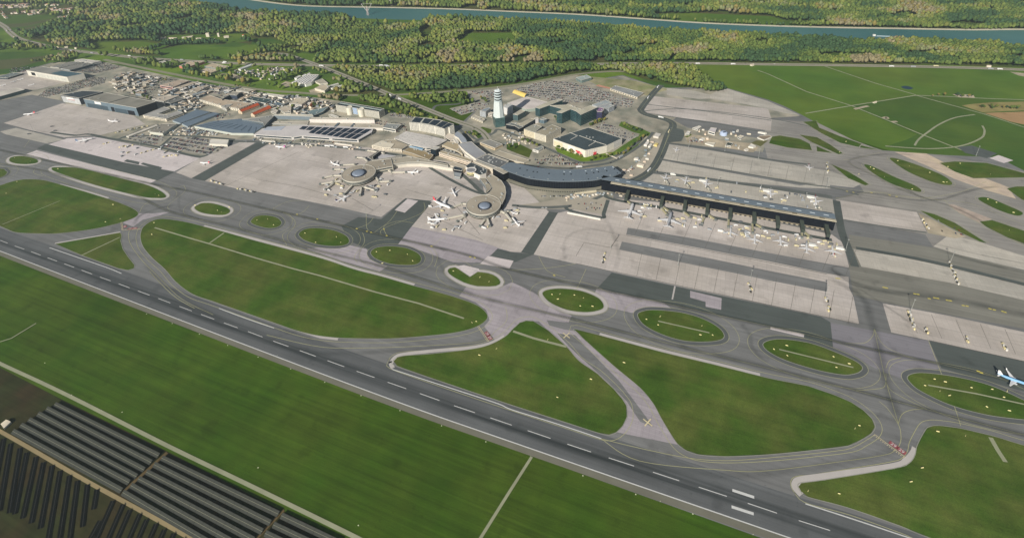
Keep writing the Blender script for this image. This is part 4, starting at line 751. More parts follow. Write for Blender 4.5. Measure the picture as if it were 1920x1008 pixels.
building('brown gravel-roofed terminal block between hall and pier', q8(T3, 1240, 340, 1350, 292, 1540, 335, 1700, 405, 1640, 480, 1400, 385), 8, (150, 136, 112), (160, 142, 108), 1, 'none', 'terminal_hall', 'terminal hall')
building('light blue glazed canopy on the terminal roof', q8(T3, 1345, 272, 1380, 258, 1565, 300, 1535, 332), 10, (96, 150, 190), (120, 170, 204), 1, 'none', 'canopy', 'canopy', 0)
building('dark glass drum-like office tower on the terminal roof', q8(T3, 1655, 308, 1685, 286, 1790, 280, 1795, 300, 1735, 328), 20, (60, 72, 78), (200, 198, 190), 4, 'band', wm=GLASSD)
building('long cream-walled wing below the dark glass office', q8(T4, 345, 365, 385, 340, 850, 475, 820, 508), 12, (212, 196, 176), (178, 164, 136), 2, 'grid', 'terminal_hall', 'terminal hall')
building('beige roof terrace left of the curved check-in hall', q8(T4, 390, 255, 475, 202, 630, 232, 650, 300, 700, 395, 620, 345), 13, (190, 176, 150), (186, 170, 138), 1, 'none', 'terminal_hall', 'terminal hall')
building('dark sunken courtyard roof with plant beside the cream wing', q8(T4, 390, 300, 600, 345, 690, 395, 640, 400, 400, 325), 10, (70, 70, 66), (66, 70, 72), 1, 'none', 'terminal_hall', 'terminal hall', 4)
ARC = mat('arched_sheet', (160, 166, 172), .5, .05, .05)
building('short curved blue-grey roof next to the hotel', cr(q8(T4, 575, 108, 622, 52, 700, 110, 765, 200, 700, 228, 640, 150), True, 2), 17, (214, 208, 196), (0, 0, 0), 2, 'none', 'terminal_hall', 'terminal hall', 0, rmat=ARC, cope=False)
building('curved pale check-in hall roof with a white rim', q8(T4, 640, 250, 700, 222, 835, 205, 880, 250, 940, 300, 1055, 385, 900, 465, 820, 410, 740, 350), 17, (224, 216, 204), (168, 170, 172), 2, 'none', 'terminal_hall', 'terminal hall', 0)
building('white curved walkway roof along the check-in hall', q8(T4, 600, 150, 640, 200, 650, 260, 700, 330, 800, 430, 880, 470, 850, 480, 740, 400, 660, 320, 620, 250, 560, 160), 12, (224, 218, 206), (220, 214, 202), 1, 'none', 'canopy', 'canopy', 0)
a = building('grey roofed link hall with white vents left of the great curved terminal', q8(T4, 905, 467, 1075, 395, 1385, 510, 1245, 600), 18, (110, 112, 112), (112, 114, 114), 2, 'none', 'terminal_hall', 'terminal hall', 12)
building('cream slab in front of the grey link hall', q8(T4, 860, 500, 905, 472, 1240, 605, 1200, 630), 13, (196, 186, 168), (196, 186, 166), 1, 'none', 'terminal_hall', 'terminal hall', 0)
building('cream strip roof behind the grey link hall', q8(T4, 1050, 400, 1090, 388, 1390, 495, 1385, 508), 16, (196, 186, 168), (200, 190, 170), 1, 'none', 'terminal_hall', 'terminal hall', 0)
building('black box wing between the link hall and the great curved terminal', q8(T4, 1150, 605, 1232, 588, 1392, 655, 1312, 692), 20, (34, 38, 46), (186, 178, 162), 1, 'none', 'terminal_hall', 'terminal hall', 0, wm=GLASSD)
building('white-edged dark plant roof behind the round drum', q8(T4, 740, 575, 830, 512, 1070, 625, 1050, 680, 960, 710, 870, 670), 12, (222, 216, 206), (70, 78, 82), 1, 'none', 'terminal_hall', 'terminal hall', 5)
building('low cream parking deck between the check-in hall and the road', q8(T4, 1160, 395, 1250, 340, 1700, 480, 1620, 522, 1380, 470), 5, (190, 180, 160), (190, 180, 158), 1, 'none', 'parking_deck', 'parking deck', 1)
a = building('brown-roofed pavilion with cream walls on the forecourt', q8(T4, 960, 215, 1110, 172, 1300, 245, 1180, 300), 7, (200, 182, 152), (150, 148, 140), 1, 'grid', 'pavilion', 'pavilion', 1)
a = building('small white pavilion with a grey roof by the forecourt', q8(T4, 1750, 318, 1880, 270, 1920, 290, 1835, 342), 7, (218, 214, 204), (140, 146, 142), 1, 'grid', 'pavilion', 'pavilion', 0)
# ---- the great curved terminal
def terminal():
    back = cr([(937.5, 313.8), (955, 304.6), (975, 307.5), (1000, 312.5), (1025, 316), (1050, 317.6), (1087, 317), (1125, 313.4), (1147.5, 310.5)], n=4)
    front = cr([(1165, 323.5), (1150, 329.5), (1130, 334), (1112, 337.5), (1075, 339.5), (1037, 339), (1000, 335), (985, 332), (967, 326), (953, 321)], n=4)
    px = back+front; h = 24
    p = ccw([G(x, y, h) for x, y in px]); cx, cy = G(1060, 340); org = (cx, cy, 0)
    root = empty('terminal', org, 'great curved terminal with a blue-grey metal roof and black glass front', 'terminal'); FOOT.append(p)
    q = offset(p, 2.5)
    v, f = prism(q, 0, h-1.2, False); mesh('wall', v, f, GLASSD, root, org)
    v, f = prism(p, h-1.2, h); mesh('roof', v, f, mat('blue_metal', (112, 123, 131), .45, .04, .05, 0, spec=.5), root, org)
    F_ = [G(x, y, h) for x, y in front]; B_ = [G(x, y, h) for x, y in back][::-1]
    pod = [(x, y) for x, y in F_]
    # podium in front, with cream ledge and dark bays
    out = []
    for i, s in enumerate(pod):
        a, b = pod[max(0, i-1)], pod[min(len(pod)-1, i+1)]; dx, dy = b[0]-a[0], b[1]-a[1]; L = math.hypot(dx, dy); out.append((s[0]-dy/L*9, s[1]+dx/L*9))
    pod2 = ccw(pod[6:]+out[6:][::-1])
    v, f = prism(pod2, 0, 4.2, False); mesh('podium_wall', v, f, bm((120, 118, 106)), root, org)
    mesh('podium_roof', [(x, y, 4.2) for x, y in pod2], [tuple(range(len(pod2)))], rf((150, 146, 128)), root, org)
    geo = []
    o2 = out[8:-2]
    for i in range(len(o2)-1):
        a, b = o2[i], o2[i+1]
        for k in range(3):
            t0, t1 = k/3+.08, k/3+.25; dx, dy = b[0]-a[0], b[1]-a[1]; L = math.hypot(dx, dy); n_ = (-dy/L*.1, dx/L*.1)
            A_ = (a[0]+dx*t0+n_[0], a[1]+dy*t0+n_[1]); B2 = (a[0]+dx*t1+n_[0], a[1]+dy*t1+n_[1]); geo.append(([(*A_, .8), (*B2, .8), (*B2, 3.6), (*A_, 3.6)], [(0, 1, 2, 3)]))
    v, f = join(geo); o = mesh('loading_bays', v, f, GLASSD, root, org); 
    nb = len(front)
    for i in range(1, 13):
        t = i/13.5; k = int(t*(len(F_)-1)); a = F_[k]; b = min(B_, key=lambda q: math.hypot(q[0]-a[0], q[1]-a[1])); m_ = (a[0]*.42+b[0]*.58, a[1]*.42+b[1]*.58)
        v, f = boxg(m_[0], m_[1], h, h+.5, 3.6, 2.6, math.atan2(b[1]-a[1], b[0]-a[0])); mesh('skylight', v, f, GLASSD, root, org)
        m_ = (a[0]*.9+b[0]*.1, a[1]*.9+b[1]*.1); v, f = boxg(m_[0], m_[1], h, h+.8, 2.2, 1.4, 0); mesh('roof_vent', v, f, GLASSD if i % 2 else UNIT, root, org)
        if i < 8: m_ = (a[0]*.2+b[0]*.8, a[1]*.2+b[1]*.8); v, f = boxg(m_[0], m_[1], h, h+.7, 4, 1, .5*(-1)**i); mesh('roof_vent', v, f, bm((190, 200, 206)), root, org)
    v, f = ribbon_geo(F_, .6, z=h-1.6, off=.3); 
    v = v; 
    mesh('eaves_walkway', [(x, y, z) for x, y, z in v], f, bm((150, 158, 162)), root, org)
    # mullions on the glass
    g = []
    Q = q
    for i in range(0, len(F_)-1):
        a, b = F_[i], F_[i+1]; dx, dy = b[0]-a[0], b[1]-a[1]; L = math.hypot(dx, dy)
        for k in (0, .5): x, y = a[0]+dx*k+dy/L*2.3, a[1]+dy*k-dx/L*2.3; g.append(boxg(x, y, 4, h-1.4, .25, .25, 0))
    v, f = join(g); mesh('mullions', v, f, bm((64, 74, 82)), root, org)
terminal()
# ---- the long pier
def pier():
    h = 24; a0 = G(1150, 332, h); a1 = G(1566, 401, h); b1 = G(1567, 410, h); b0 = G(1131, 336.5, h)
    d = Vector((b1[0]-b0[0], b1[1]-b0[1])); L = d.length; d.normalize(); n = Vector((d.y, -d.x))  # towards the camera
    if n.dot(Vector((-b0[0], -b0[1]))) < 0: n = -n
    org = (*G(1350, 400), 0); root = empty('pier', org, 'long straight pier with a blue-grey roof, cream ledge and black flank', 'pier')
    P = lambda s, t: (b0[0]+d.x*s+n.x*t, b0[1]+d.y*s+n.y*t)
    wd = abs((Vector(a1)-Vector(b1)).dot(n))
    roofp = ccw([P(-4, 0), P(L, 0), P(L, -wd), P(-4, -wd)])
    FOOT.append(ccw([P(0, 14), P(L, 14), P(L, -wd-4), P(0, -wd-4)]))
    v, f = prism(roofp, h-.8, h); mesh('roof', v, f, mat('blue_metal', (0, 0, 0)), root, org)
    v, f = prism(offset(roofp, .8), 21, h-.8, False); mesh('upper_storey', v, f, GLASSD, root, org)
    led = ccw([P(18, 7.5), P(L+1, 7.5), P(L+1, .5), P(18, .5)]); v, f = prism(led, 21.4, 22.4); mesh('ledge', v, f, rf((190, 180, 156)), root, org)
    body = ccw([P(-2, 6.5), P(L-.5, 6.5), P(L-.5, -wd+1), P(-2, -wd+1)]); v, f = prism(body, 0, 21.4); mesh('wall', v, f, GLASSD, root, org)
    pod = ccw([P(30, 10), P(L-6, 10), P(L-6, 6.7), P(30, 6.7)]); v, f = prism(pod, 0, 2.6); mesh('podium', v, f, bm((150, 140, 120)), root, org)
    k = 0
    for s in np.arange(34, L-10, 9):
        if k < 60:
            v, f = boxg(*P(s, 10.1), .3, 2.3, 4.2, .4, math.atan2(d.y, d.x)); mesh('loading_bay', v, f, GLASSD, root, org); k += 1
    for s in np.arange(30, L-10, 24):
        v, f = boxg(*P(s, -wd*.45), h, h+.5, 9, 1.6, math.atan2(d.y, d.x)); mesh('skylight', v, f, bm((188, 198, 204)), root, org)
    for s in np.arange(46, L-10, 48):
        v, f = boxg(*P(s, 4), 22.4, 23.1, 9, 3, math.atan2(d.y, d.x)); mesh('ledge_hatch', v, f, bm((120, 112, 92)), root, org)
    return P, d, n, L, wd
PP, PD, PN, PL, PW_ = pier()
DGR = mat('dark_green_cladding', (58, 66, 60), .7, .08, .2)
def pt_s(x, y, z=0): q = G(x, y, z); b0 = PP(0, 0); return (q[0]-b0[0])*PD.x+(q[1]-b0[1])*PD.y
ENDS = [(1175, 372), (1239, 386), (1282, 394), (1324, 400), (1367, 409), (1412, 416), (1456, 424.5), (1502, 434), (1549, 442.5)]
ORD = ['first', 'second', 'third', 'fourth', 'fifth', 'sixth', 'seventh', 'eighth', 'ninth', 'tenth', 'eleventh', 'twelfth']
pa = math.atan2(PD.y, PD.x)
def gate(s, t0, t1, label, near=True):
    a, b = PP(s, t0), PP(s, t1); cx, cy = (a[0]+b[0])/2, (a[1]+b[1])/2; org = (cx, cy, 0)
    root = empty('gate_bridge', org, label, 'gate bridge', 'gate bridges sticking out of the long pier')
    v, f = boxg(cx, cy, 5.5, 12, 6.4, abs(t1-t0), pa); mesh('corridor', v, f, DGR, root, org)
    v, f = boxg(cx, cy, 12, 12.5, 6.9, abs(t1-t0)+.4, pa); mesh('roof', v, f, rf((76, 84, 74)), root, org)
    e = PP(s, t1-(2.5 if near else -2.5)); v, f = boxg(*e, 0, 5.5, 5.6, 4.6, pa); mesh('stair_tower', v, f, GLASSD, root, org)
    e = PP(s, (t0+t1)/2-(2 if near else -2)); v, f = boxg(*e, 0, 5.5, 1.2, 1.2, pa); mesh('pillar', v, f, bm((140, 140, 130)), root, org)
for i, (x, y) in enumerate(ENDS): gate(pt_s(x+2, y-8, 8), 6.5, 40, ORD[i]+' dark gate bridge from the terminal end, on the near side of the pier')
for i, x in enumerate((1253, 1293, 1332, 1371, 1412, 1455, 1498, 1541)): gate(pt_s(x, (345.5+(x-1220)*.163)-1, 24), -PW_+1, -PW_-17, ORD[i]+' dark gate bridge from the terminal end, on the far side of the pier', False)
# ---- jet bridges
JB = mat('jet_bridge_shell', (206, 200, 184), .6, .06, .3)
def jet(pts, label, z=4.2, w_=3.2, m=None, grp='passenger boarding bridges'):
    m = m or JB
    p = [G(x, y, z) for x, y in pts]; c = p[len(p)//2]; org = (*c, 0); root = empty('boarding_bridge', org, label, 'boarding bridge', grp)
    for i in range(len(p)-1):
        a, b = p[i], p[i+1]; L = math.hypot(b[0]-a[0], b[1]-a[1]); v, f = boxg((a[0]+b[0])/2, (a[1]+b[1])/2, z-1.4, z+1.4, L, w_, math.atan2(b[1]-a[1], b[0]-a[0])); mesh('tunnel', v, f, m, root, org)
    for q in p[:-1]: v, f = lathe(q[0], q[1], [(2.6, 0), (2.6, z+1.7)], 12); mesh('rotunda', v, f, bm((150, 148, 138)), root, org)
    q = p[-1]; ang = math.atan2(p[-1][1]-p[-2][1], p[-1][0]-p[-2][0]); v, f = boxg(*q, z-1.7, z+1.8, 4.6, 4.6, ang); mesh('cab', v, f, bm((120, 124, 120)), root, org)
    q = (p[-1][0]*.8+p[-2][0]*.2, p[-1][1]*.8+p[-2][1]*.2); v, f = join([boxg(q[0], q[1], 0, z-1.4, .6, 2.6, ang), boxg(q[0], q[1], 0, .9, 1.2, 3.6, ang)]); mesh('wheel_leg', v, f, bm((60, 60, 58)), root, org)
S1 = 'boarding bridge at the left round satellite, '
for q, l in ((q8(T3, 520, 542, 330, 556), 'reaching left to the white airliner above'), (q8(T3, 372, 640, 320, 615, 200, 620), 'short one below the white airliner'), (q8(T3, 330, 712, 195, 712, 45, 748), 'upper of two long ones pointing left'), (q8(T3, 320, 790, 205, 805, 0, 840), 'lower of two long ones pointing left'), (q8(T3, 200, 828, 85, 920), 'short one branching down-left'), (q8(T3, 490, 850, 360, 990), 'pointing down-left at the bottom'), (q8(T3, 620, 890, 600, 1005), 'pointing straight down'), (q8(T3, 660, 880, 830, 935), 'pointing down-right in front of the drum wall'), (q8(T3, 820, 712, 882, 805, 1055, 795), 'kinked one at the right'), (q8(T3, 1010, 625, 1075, 662, 1290, 660), 'reaching right to the small white airliner'), (q8(T3, 715, 505, 655, 445, 540, 440), 'kinked one at the top'), (q8(T3, 960, 375, 700, 335), 'long low one beside the triangular courtyard')): jet(q, S1+l)
S2 = 'boarding bridge at the right round satellite, '
for q, l in ((q8(T5, 765, 415, 690, 412, 545, 470), 'reaching the red-tailed airliner'), (q8(T5, 725, 580, 440, 640), 'reaching the lower left airliner'), (q8(T5, 730, 600, 620, 675), 'short one pointing down-left'), (q8(T5, 1030, 655, 960, 750), 'left of the pair at the bottom'), (q8(T5, 1070, 640, 1105, 745), 'right of the pair at the bottom'), (q8(T5, 1275, 525, 1345, 560, 1450, 695), 'long one at the lower right'), (q8(T5, 1345, 535, 1400, 520), 'short one at the right')): jet(q, S2+l)
JB2 = bm((166, 160, 126))
for i, q in enumerate((q8(T7, 1390, 600, 1470, 660), q8(T8, 185, 545, 285, 610), q8(T8, 165, 565, 255, 665), q8(T8, 500, 620, 600, 695), q8(T8, 870, 665, 975, 735), q8(T8, 800, 700, 770, 790), q8(T8, 1170, 730, 1165, 840), q8(T8, 1560, 790, 1680, 860), q8(T8, 1525, 790, 1530, 930), q8(C8, 830, 930, 830, 1000), q8(C8, 870, 920, 960, 1000), q8(T8, 262, 195, 225, 140), q8(T8, 575, 250, 540, 200), q8(T8, 890, 300, 850, 250), q8(C8, 1120, 560, 1060, 540))):
    jet(q, ['short bridge at the first near gate of the long pier', 'right of two bridges at the second near gate of the long pier', 'left of two bridges at the second near gate of the long pier', 'bridge slanting right from the third near gate of the long pier', 'bridge slanting right from the fourth near gate of the long pier', 'bridge slanting left from the fourth near gate of the long pier', 'bridge pointing down from the fifth near gate of the long pier', 'bridge slanting right from the sixth near gate of the long pier', 'bridge pointing down from the sixth near gate of the long pier', 'bridge pointing down from the eighth near gate of the long pier', 'bridge slanting right from the eighth near gate of the long pier', 'bridge at the first gate on the far side of the long pier', 'bridge at the second gate on the far side of the long pier', 'bridge at the third gate on the far side of the long pier', 'bridge at the last gate on the far side of the long pier'][i], m=JB2 if i < 11 else JB)
# ---- round satellites
SATR = rf((176, 166, 148)); SATW = mat('satellite_wall', (176, 172, 158), .6, .08, .3)
def satellite(cx_, cy_, rx, dome, label, dome_px):
    h = 14; c = G(cx_, cy_, h); e = G(cx_+rx, cy_, h); r = abs(e[0]-c[0]); org = (*c, 0)
    root = empty('satellite_building', org, label, 'satellite building'); FOOT.append([(c[0]+r*math.cos(t*.3), c[1]+r*math.sin(t*.3)) for t in range(21)])
    v, f = lathe(*c, [(r-2, 0), (r-2, 4.5), (r-.5, 4.5), (r-.5, 12), (r+.4, 12.4), (r+.4, h)], 64, cap=False); mesh('wall', v, f, SATW, root, org)
    v, f = lathe(*c, [(r+.4, h), (r-.5, h), (0.1, h+.02)], 64); mesh('roof', v, f, SATR, root, org)
    v, f = lathe(*c, [(r+.45, h-.6), (r+.45, h+.7), (r-.6, h+.7), (r-.6, h+.03)], 64, cap=False); mesh('parapet', v, f, COPE, root, org)
    v, f = lathe(*c, [(r-1.9, 1), (r-1.9, 4)], 64, cap=False); mesh('window_band', v, f, GLASSD, root, org)
    v, f = lathe(*c, [(r-.4, 6), (r-.4, 8.2)], 64, cap=False); mesh('window_band', v, f, WIN, root, org)
    v, f = lathe(*c, [(r-.4, 9), (r-.4, 11)], 64, cap=False); mesh('window_band', v, f, WIN, root, org)
    dc = G(dome_px[0], dome_px[1], h+2); rd = abs(G(dome_px[0]+dome_px[2], dome_px[1], h+2)[0]-dc[0])
    v, f = lathe(*dc, [(rd*1.25, h+.1), (rd*1.25, h+1.1), (rd*1.05, h+1.1), (rd*1.05, h+.2)], 48); mesh('dome_kerb', v, f, bm((40, 46, 60)), root, org)
    v, f = lathe(*dc, [(rd, h+.25), (rd, h+1.6), (rd*.92, h+2.6), (rd*.7, h+3.6), (rd*.4, h+4.2), (.1, h+4.4)], 48); mesh('dome', v, f, mat('dome_glass', dome, .35, .06, .2, spec=.5), root, org, smooth=True)
    for t in range(6): a = t*1.05+.3; v, f = boxg(c[0]+r*.62*math.cos(a), c[1]+r*.62*math.sin(a), h, h+1.2, 2.4, 2, a); mesh('roof_unit', v, f, UNIT, root, org)
    return root, c, r
satellite(672.5, 324.6, 30.5, (132, 142, 156), 'left round satellite building with a grey lens dome on its roof', (672, 323.5, 11.5))
satellite(906.5, 383.5, 32.5, (196, 202, 214), 'right round satellite building with a pale lens dome on its roof', (908.5, 384.5, 10.5))
building('stone-coloured roof neck joining the left satellite', q8(T3, 640, 560, 735, 500, 800, 492, 1065, 462, 1095, 572, 830, 622, 700, 640), 13.5, (178, 172, 156), (168, 158, 140), 2, 'band', 'pier_neck', 'pier neck', 4)
building('curved stone-coloured pier corridor leading right from the left satellite', q8(T3, 1070, 462, 1300, 428, 1420, 440, 1640, 490, 1920, 545, 1925, 575, 1700, 528, 1500, 508, 1300, 515, 1092, 545), 12, (150, 148, 140), (176, 168, 150), 1, 'none', 'pier_neck', 'pier corridor', 3)
building('white lower canopy along the curved corridor', q8(T3, 1092, 548, 1300, 520, 1500, 512, 1700, 532, 1925, 580, 1990, 592, 1990, 606, 1900, 596, 1700, 556, 1500, 536, 1300, 540, 1100, 566), 8, (206, 200, 186), (222, 214, 198), 1, 'none', 'canopy', 'canopy', 0)
a = building('triangular walled courtyard with a pale floor beside the left satellite', q8(T3, 720, 440, 885, 338, 905, 345, 790, 430, 800, 480, 1225, 408, 1225, 428, 800, 492), 10, (34, 42, 56), (120, 116, 106), 1, 'none', 'courtyard_wall', 'courtyard', 0)
sheet('courtyard_floor', q8(T3, 790, 470, 890, 380, 1210, 430), 10, mat('pale_blue_paving', (186, 184, 186), .8, .1, .1))
building('crescent roof wrapping round the right satellite', q8(T5, 1030, 290, 1100, 250, 1143, 190, 1110, 110, 1045, 30, 1130, -25, 1210, 20, 1285, 75, 1338, 160, 1350, 250, 1335, 330, 1290, 420, 1180, 350), 13.6, (40, 44, 56), (182, 172, 152), 2, 'none', 'pier_neck', 'pier building', 5)
building('narrow inner crescent roof beside the service ramp', q8(T5, 950, 30, 1040, 25, 1090, 80, 1130, 150, 1115, 200, 1065, 250, 1040, 262, 1055, 200, 1035, 140, 995, 90), 9, (110, 116, 120), (168, 160, 142), 1, 'none', 'pier_neck', 'pier building', 1)
# drum with the white disc
def drum():
    c = G(779.5+840/8-80/8*0, 240+690/8, 0); c = G(884, 323, 8); org = (*c, 0); root = empty('control_drum', org, 'round cream drum topped by a tilted white disc beside the piers', 'drum building')
    v, f = lathe(*c, [(9, 0), (9, 3), (11, 3.2), (11, 9), (10, 9.4)], 32); mesh('wall', v, f, bm((206, 196, 150)), root, org)
    v, f = lathe(*c, [(9.3, .2), (9.3, 2.8)], 32, cap=False); mesh('plinth', v, f, bm((66, 66, 110)), root, org)
    v, f = lathe(*c, [(11.1, 4.6), (11.1, 7.4)], 32, cap=False); mesh('window_band', v, f, WIN, root, org)
    v, f = lathe(*c, [(5, 9.4), (5, 13), (12, 14.2), (12.2, 15), (10.6, 15.2), (10.2, 14.5)], 32); mesh('disc', v, f, bm((226, 222, 214)), root, org)
    v, f = lathe(*c, [(9.8, 14.56), (9.8, 14.6)], 32); mesh('disc_floor', v, f, bm((140, 140, 142)), root, org)
drum()
building('dark glazed cube beside the round drum', q8(T4, 555, 590, 590, 572, 700, 600, 690, 645, 570, 625), 11, (56, 72, 80), (50, 62, 70), 2, 'none', wm=GLASSD)
building('grey stepped deck below the dark glazed cube', q8(T4, 560, 660, 600, 640, 690, 660, 660, 745, 575, 730), 5, (128, 134, 136), (160, 166, 168), 1, 'none')
building('cream roof wedge linking the corridor to the drum', q8(T4, 465, 545, 560, 508, 760, 575, 700, 620), 10, (206, 196, 176), (196, 184, 162), 1, 'none', 'pier_neck', 'pier building', 0)
ribbon('road', q8(T4, 200, 590, 450, 740, 700, 870, 900, 960, 1000, 985), 8, 9.6, ASPHD); sheet('ramp_court', q8(T4, 800, 760, 900, 740, 1000, 850, 1020, 960, 960, 980, 860, 890), 8.2, ASPH)
# ---- control tower
def tower():
    c = G(936, 234.5); org = (*c, 0); root = empty('control_tower', org, 'tall white tapering control tower on a green glass base', 'control tower')
    FOOT.append([(c[0]-18, c[1]-18), (c[0]+18, c[1]-18), (c[0]+18, c[1]+18), (c[0]-18, c[1]+18)])
    a0 = .25
    def sq(h0, h1, r0, r1, nm, m, n=4, a=a0, cap=True):
        v, f = lathe(*c, [(r0, h0), (r1, h1)], n, a+math.pi/4, cap); return mesh(nm, v, f, m, root, org)
    sq(0, 28, 19.5, 19.5, 'base', GLASSG); sq(28, 28.6, 19.9, 19.9, 'base_roof', bm((150, 170, 164)))
    g = []
    for z in range(4, 28, 4): v, f = lathe(*c, [(19.6, z), (19.6, z+.3)], 4, a0+math.pi/4, False); g.append((v, f))
    v, f = join(g); mesh('floor_lines', v, f, bm((140, 160, 156)), root, org)
    n = 12; prof = [(15.5, 28.6), (14.2, 45), (12.8, 62), (11.6, 74)]
    v, f = lathe(*c, prof, 8, a0); mesh('shaft', v, f, mat('shaft_membrane', (204, 212, 210), .6, .03, .1), root, org)
    z = 74
    for k in range(4):
        r = 10.2-.3*k
        v, f = lathe(*c, [(r, z), (r+.8, z+.6), (r+.8, z+3.2), (r, z+3.8)], 24); mesh('deck_ring', v, f, bm((190, 202, 202)), root, org)
        v, f = lathe(*c, [(r-1.0, z+4.2), (r-.8, z+7.4)], 24, cap=False); mesh('window_ring', v, f, GLASSD, root, org); z += 7.4
    v, f = lathe(*c, [(9.8, z), (10, z+1), (7.5, z+2.2), (7, z+3), (2.6, z+3.4)], 24); mesh('roof', v, f, bm((206, 214, 214)), root, org)
    v, f = tube((*c, z+3), (*c, z+13), .35); mesh('antenna_mast', v, f, bm((200, 200, 196)), root, org)
    v, f = lathe(c[0]+3, c[1], [(1.4, z+3), (1.9, z+4.6), (1.2, z+6)], 12); mesh('radome', v, f, bm((220, 222, 220)), root, org)
tower()
# ---- office park
building('pinkish-white broad hall roof right of the control tower', q8(T1, 890, 345, 1180, 252, 1340, 292, 1500, 335, 1440, 385, 1310, 425, 1180, 440, 1030, 405), 10, (150, 160, 150), (222, 212, 204), 1, 'none', 'hall', 'hall', 0)
def vault(label, px, h, r, m):
    p = [G(x, y, 0) for x, y in px]; cx, cy = sum(q[0] for q in p)/4, sum(q[1] for q in p)/4; org = (cx, cy, 0); root = empty('vaulted_hall', org, label, 'hall')
    n = 10; v, f = [], []
    for a, b in ((p[0], p[1]), (p[3], p[2])):
        for i in range(n+1): t = i/n; v.append((a[0]+(b[0]-a[0])*t, a[1]+(b[1]-a[1])*t, h*math.sin(math.pi*t)**.7))
    for i in range(n): f.append((i, i+1, n+2+i, n+1+i))
    mesh('roof', v, f, m, root, org, smooth=True)
    mesh('gable_wall', v, [tuple(range(n+1)), tuple(range(n+1, 2*n+2))], bm((96, 112, 116)), root, org)
    FOOT.append(ccw(p))
vault('yellow vaulted hall at the edge of the big car park', q8(T1, 965, 195, 1045, 175, 1215, 230, 1145, 265), 9, 0, mat('yellow_membrane', (216, 188, 104), .7, .05, .1))
building('white striped rounded office right behind the control tower', cr(q8(T1, 832, 400, 850, 375, 905, 358, 965, 372, 968, 395, 920, 415, 870, 420), True, 2), 22, (216, 214, 210), (206, 206, 200), 6, 'band', cope=False)
building('grey-white office slab left of the control tower', q8(T1, 478, 462, 540, 432, 610, 410, 640, 425, 560, 480), 18, (200, 204, 206), (150, 160, 166), 5)
building('cream gate building left of the control tower', q8(T1, 600, 500, 640, 480, 690, 490, 660, 520), 10, (220, 210, 196), (214, 204, 188), 2)
building('low cream parking ramp left of the tower', q8(T1, 350, 550, 400, 525, 560, 590, 520, 625), 5, (206, 198, 178), (190, 182, 164), 1, 'bays')
building('grey-green striped office cube right of the control tower', q8(T1, 975, 515, 1090, 445, 1160, 468, 1045, 530), 18, (90, 112, 112), (196, 188, 168), 5)
building('dark office with a pale roof in front of the striped cube', q8(T1, 1010, 640, 1080, 655, 1240, 575, 1305, 590, 1150, 682, 1080, 690), 14, (48, 58, 72), (186, 178, 156), 3)
building('white slim stair tower beside the dark office', q8(T1, 1298, 570, 1340, 560, 1358, 575, 1315, 588), 14, (230, 226, 222), (214, 210, 200), 1, 'none')
building('blue-grey cube right of the white stair tower', q8(T1, 1372, 590, 1420, 568, 1485, 585, 1440, 605), 11, (112, 132, 142), (150, 156, 154), 3)
building('black glass pavilion with silver panels below the tower', q8(T1, 870, 668, 945, 636, 1135, 700, 1070, 730, 1000, 690), 13, (60, 72, 86), (120, 124, 120), 3, 'fins', wm=GLASSD)
building('cream hotel block, left half with a yellow corner', q8(T1, 1140, 738, 1285, 665, 1410, 700, 1300, 790), 19, (220, 208, 178), (170, 168, 152), 5, 'fins', 'hotel', 'hotel')
building('cream hotel block, right half with roof pavilions', q8(T1, 1297, 792, 1560, 672, 1695, 720, 1468, 838), 19, (214, 206, 186), (168, 160, 138), 5, 'fins', 'hotel', 'hotel', 5)
GR = (196, 190, 168)
building('tall green glass office wing, leftmost of the glass park', q8(T2, 30, 412, 180, 345, 375, 288, 440, 300, 228, 385, 95, 432), 26, (0, 0, 0), GR, 7, 'band', 'office_block', 'office', 1, wm=GLASSG)
building('low link roof between the green glass wings', q8(T2, 232, 385, 560, 374, 590, 388, 450, 440, 380, 420), 24, (0, 0, 0), GR, 7, 'band', 'office_block', 'office', 0, wm=GLASSG)
building('green glass office wing in the middle of the glass park', q8(T2, 350, 484, 545, 385, 640, 398, 560, 440, 430, 498), 33, (0, 0, 0), GR, 7, 'band', 'office_block', 'office', 1, wm=GLASSG)
building('tallest green glass office wing with a sharp front corner', q8(T2, 560, 438, 600, 400, 720, 440, 850, 385, 960, 412, 712, 523, 640, 470), 35, (0, 0, 0), GR, 7, 'band', 'office_block', 'office', 2, wm=GLASSG)
building('dark curved office end with a magenta corner', q8(T2, 940, 440, 985, 410, 1045, 420, 1060, 450, 1030, 480, 960, 480), 27, (60, 50, 90), (150, 120, 150), 5, 'band')
building('silver striped parking ramp building at the end of the glass park', q8(T2, 1050, 445, 1140, 365, 1215, 385, 1130, 425), 16, (200, 204, 208), (176, 182, 180), 4, 'band')
building('grey wedge roofed block behind the magenta corner', q8(T2, 880, 372, 1085, 298, 1175, 338, 960, 400), 12, (160, 166, 172), (168, 176, 176), 2, 'none')
a = building('white parking house with a black roof and red artwork on its corner', [(1037.5, 260.6), (1070, 249.5), (1103.8, 239), (1166.5, 259.5), (1138, 273), (1097.5, 282.2)], 20, (222, 214, 200), (70, 82, 86), 1, 'none', 'parking_house', 'parking house', 0)
org = tuple(a.location); cA, cB, cC, cD = G(1037.5, 260.6, 20), G(1097.5, 282.2, 20), G(1138, 273, 20), G(1166.5, 259.5, 20)
def roofline(q, w_=1.6, dz=.7): 
    p = [G(x, y, 20) for x, y in q]; 
    L = math.hypot(p[1][0]-p[0][0], p[1][1]-p[0][1]); v, f = boxg((p[0][0]+p[1][0])/2, (p[0][1]+p[1][1])/2, 20, 20+dz, L, w_, math.atan2(p[1][1]-p[0][1], p[1][0]-p[0][0])); mesh('roof_duct', v, f, bm((196, 192, 180)), a, org)
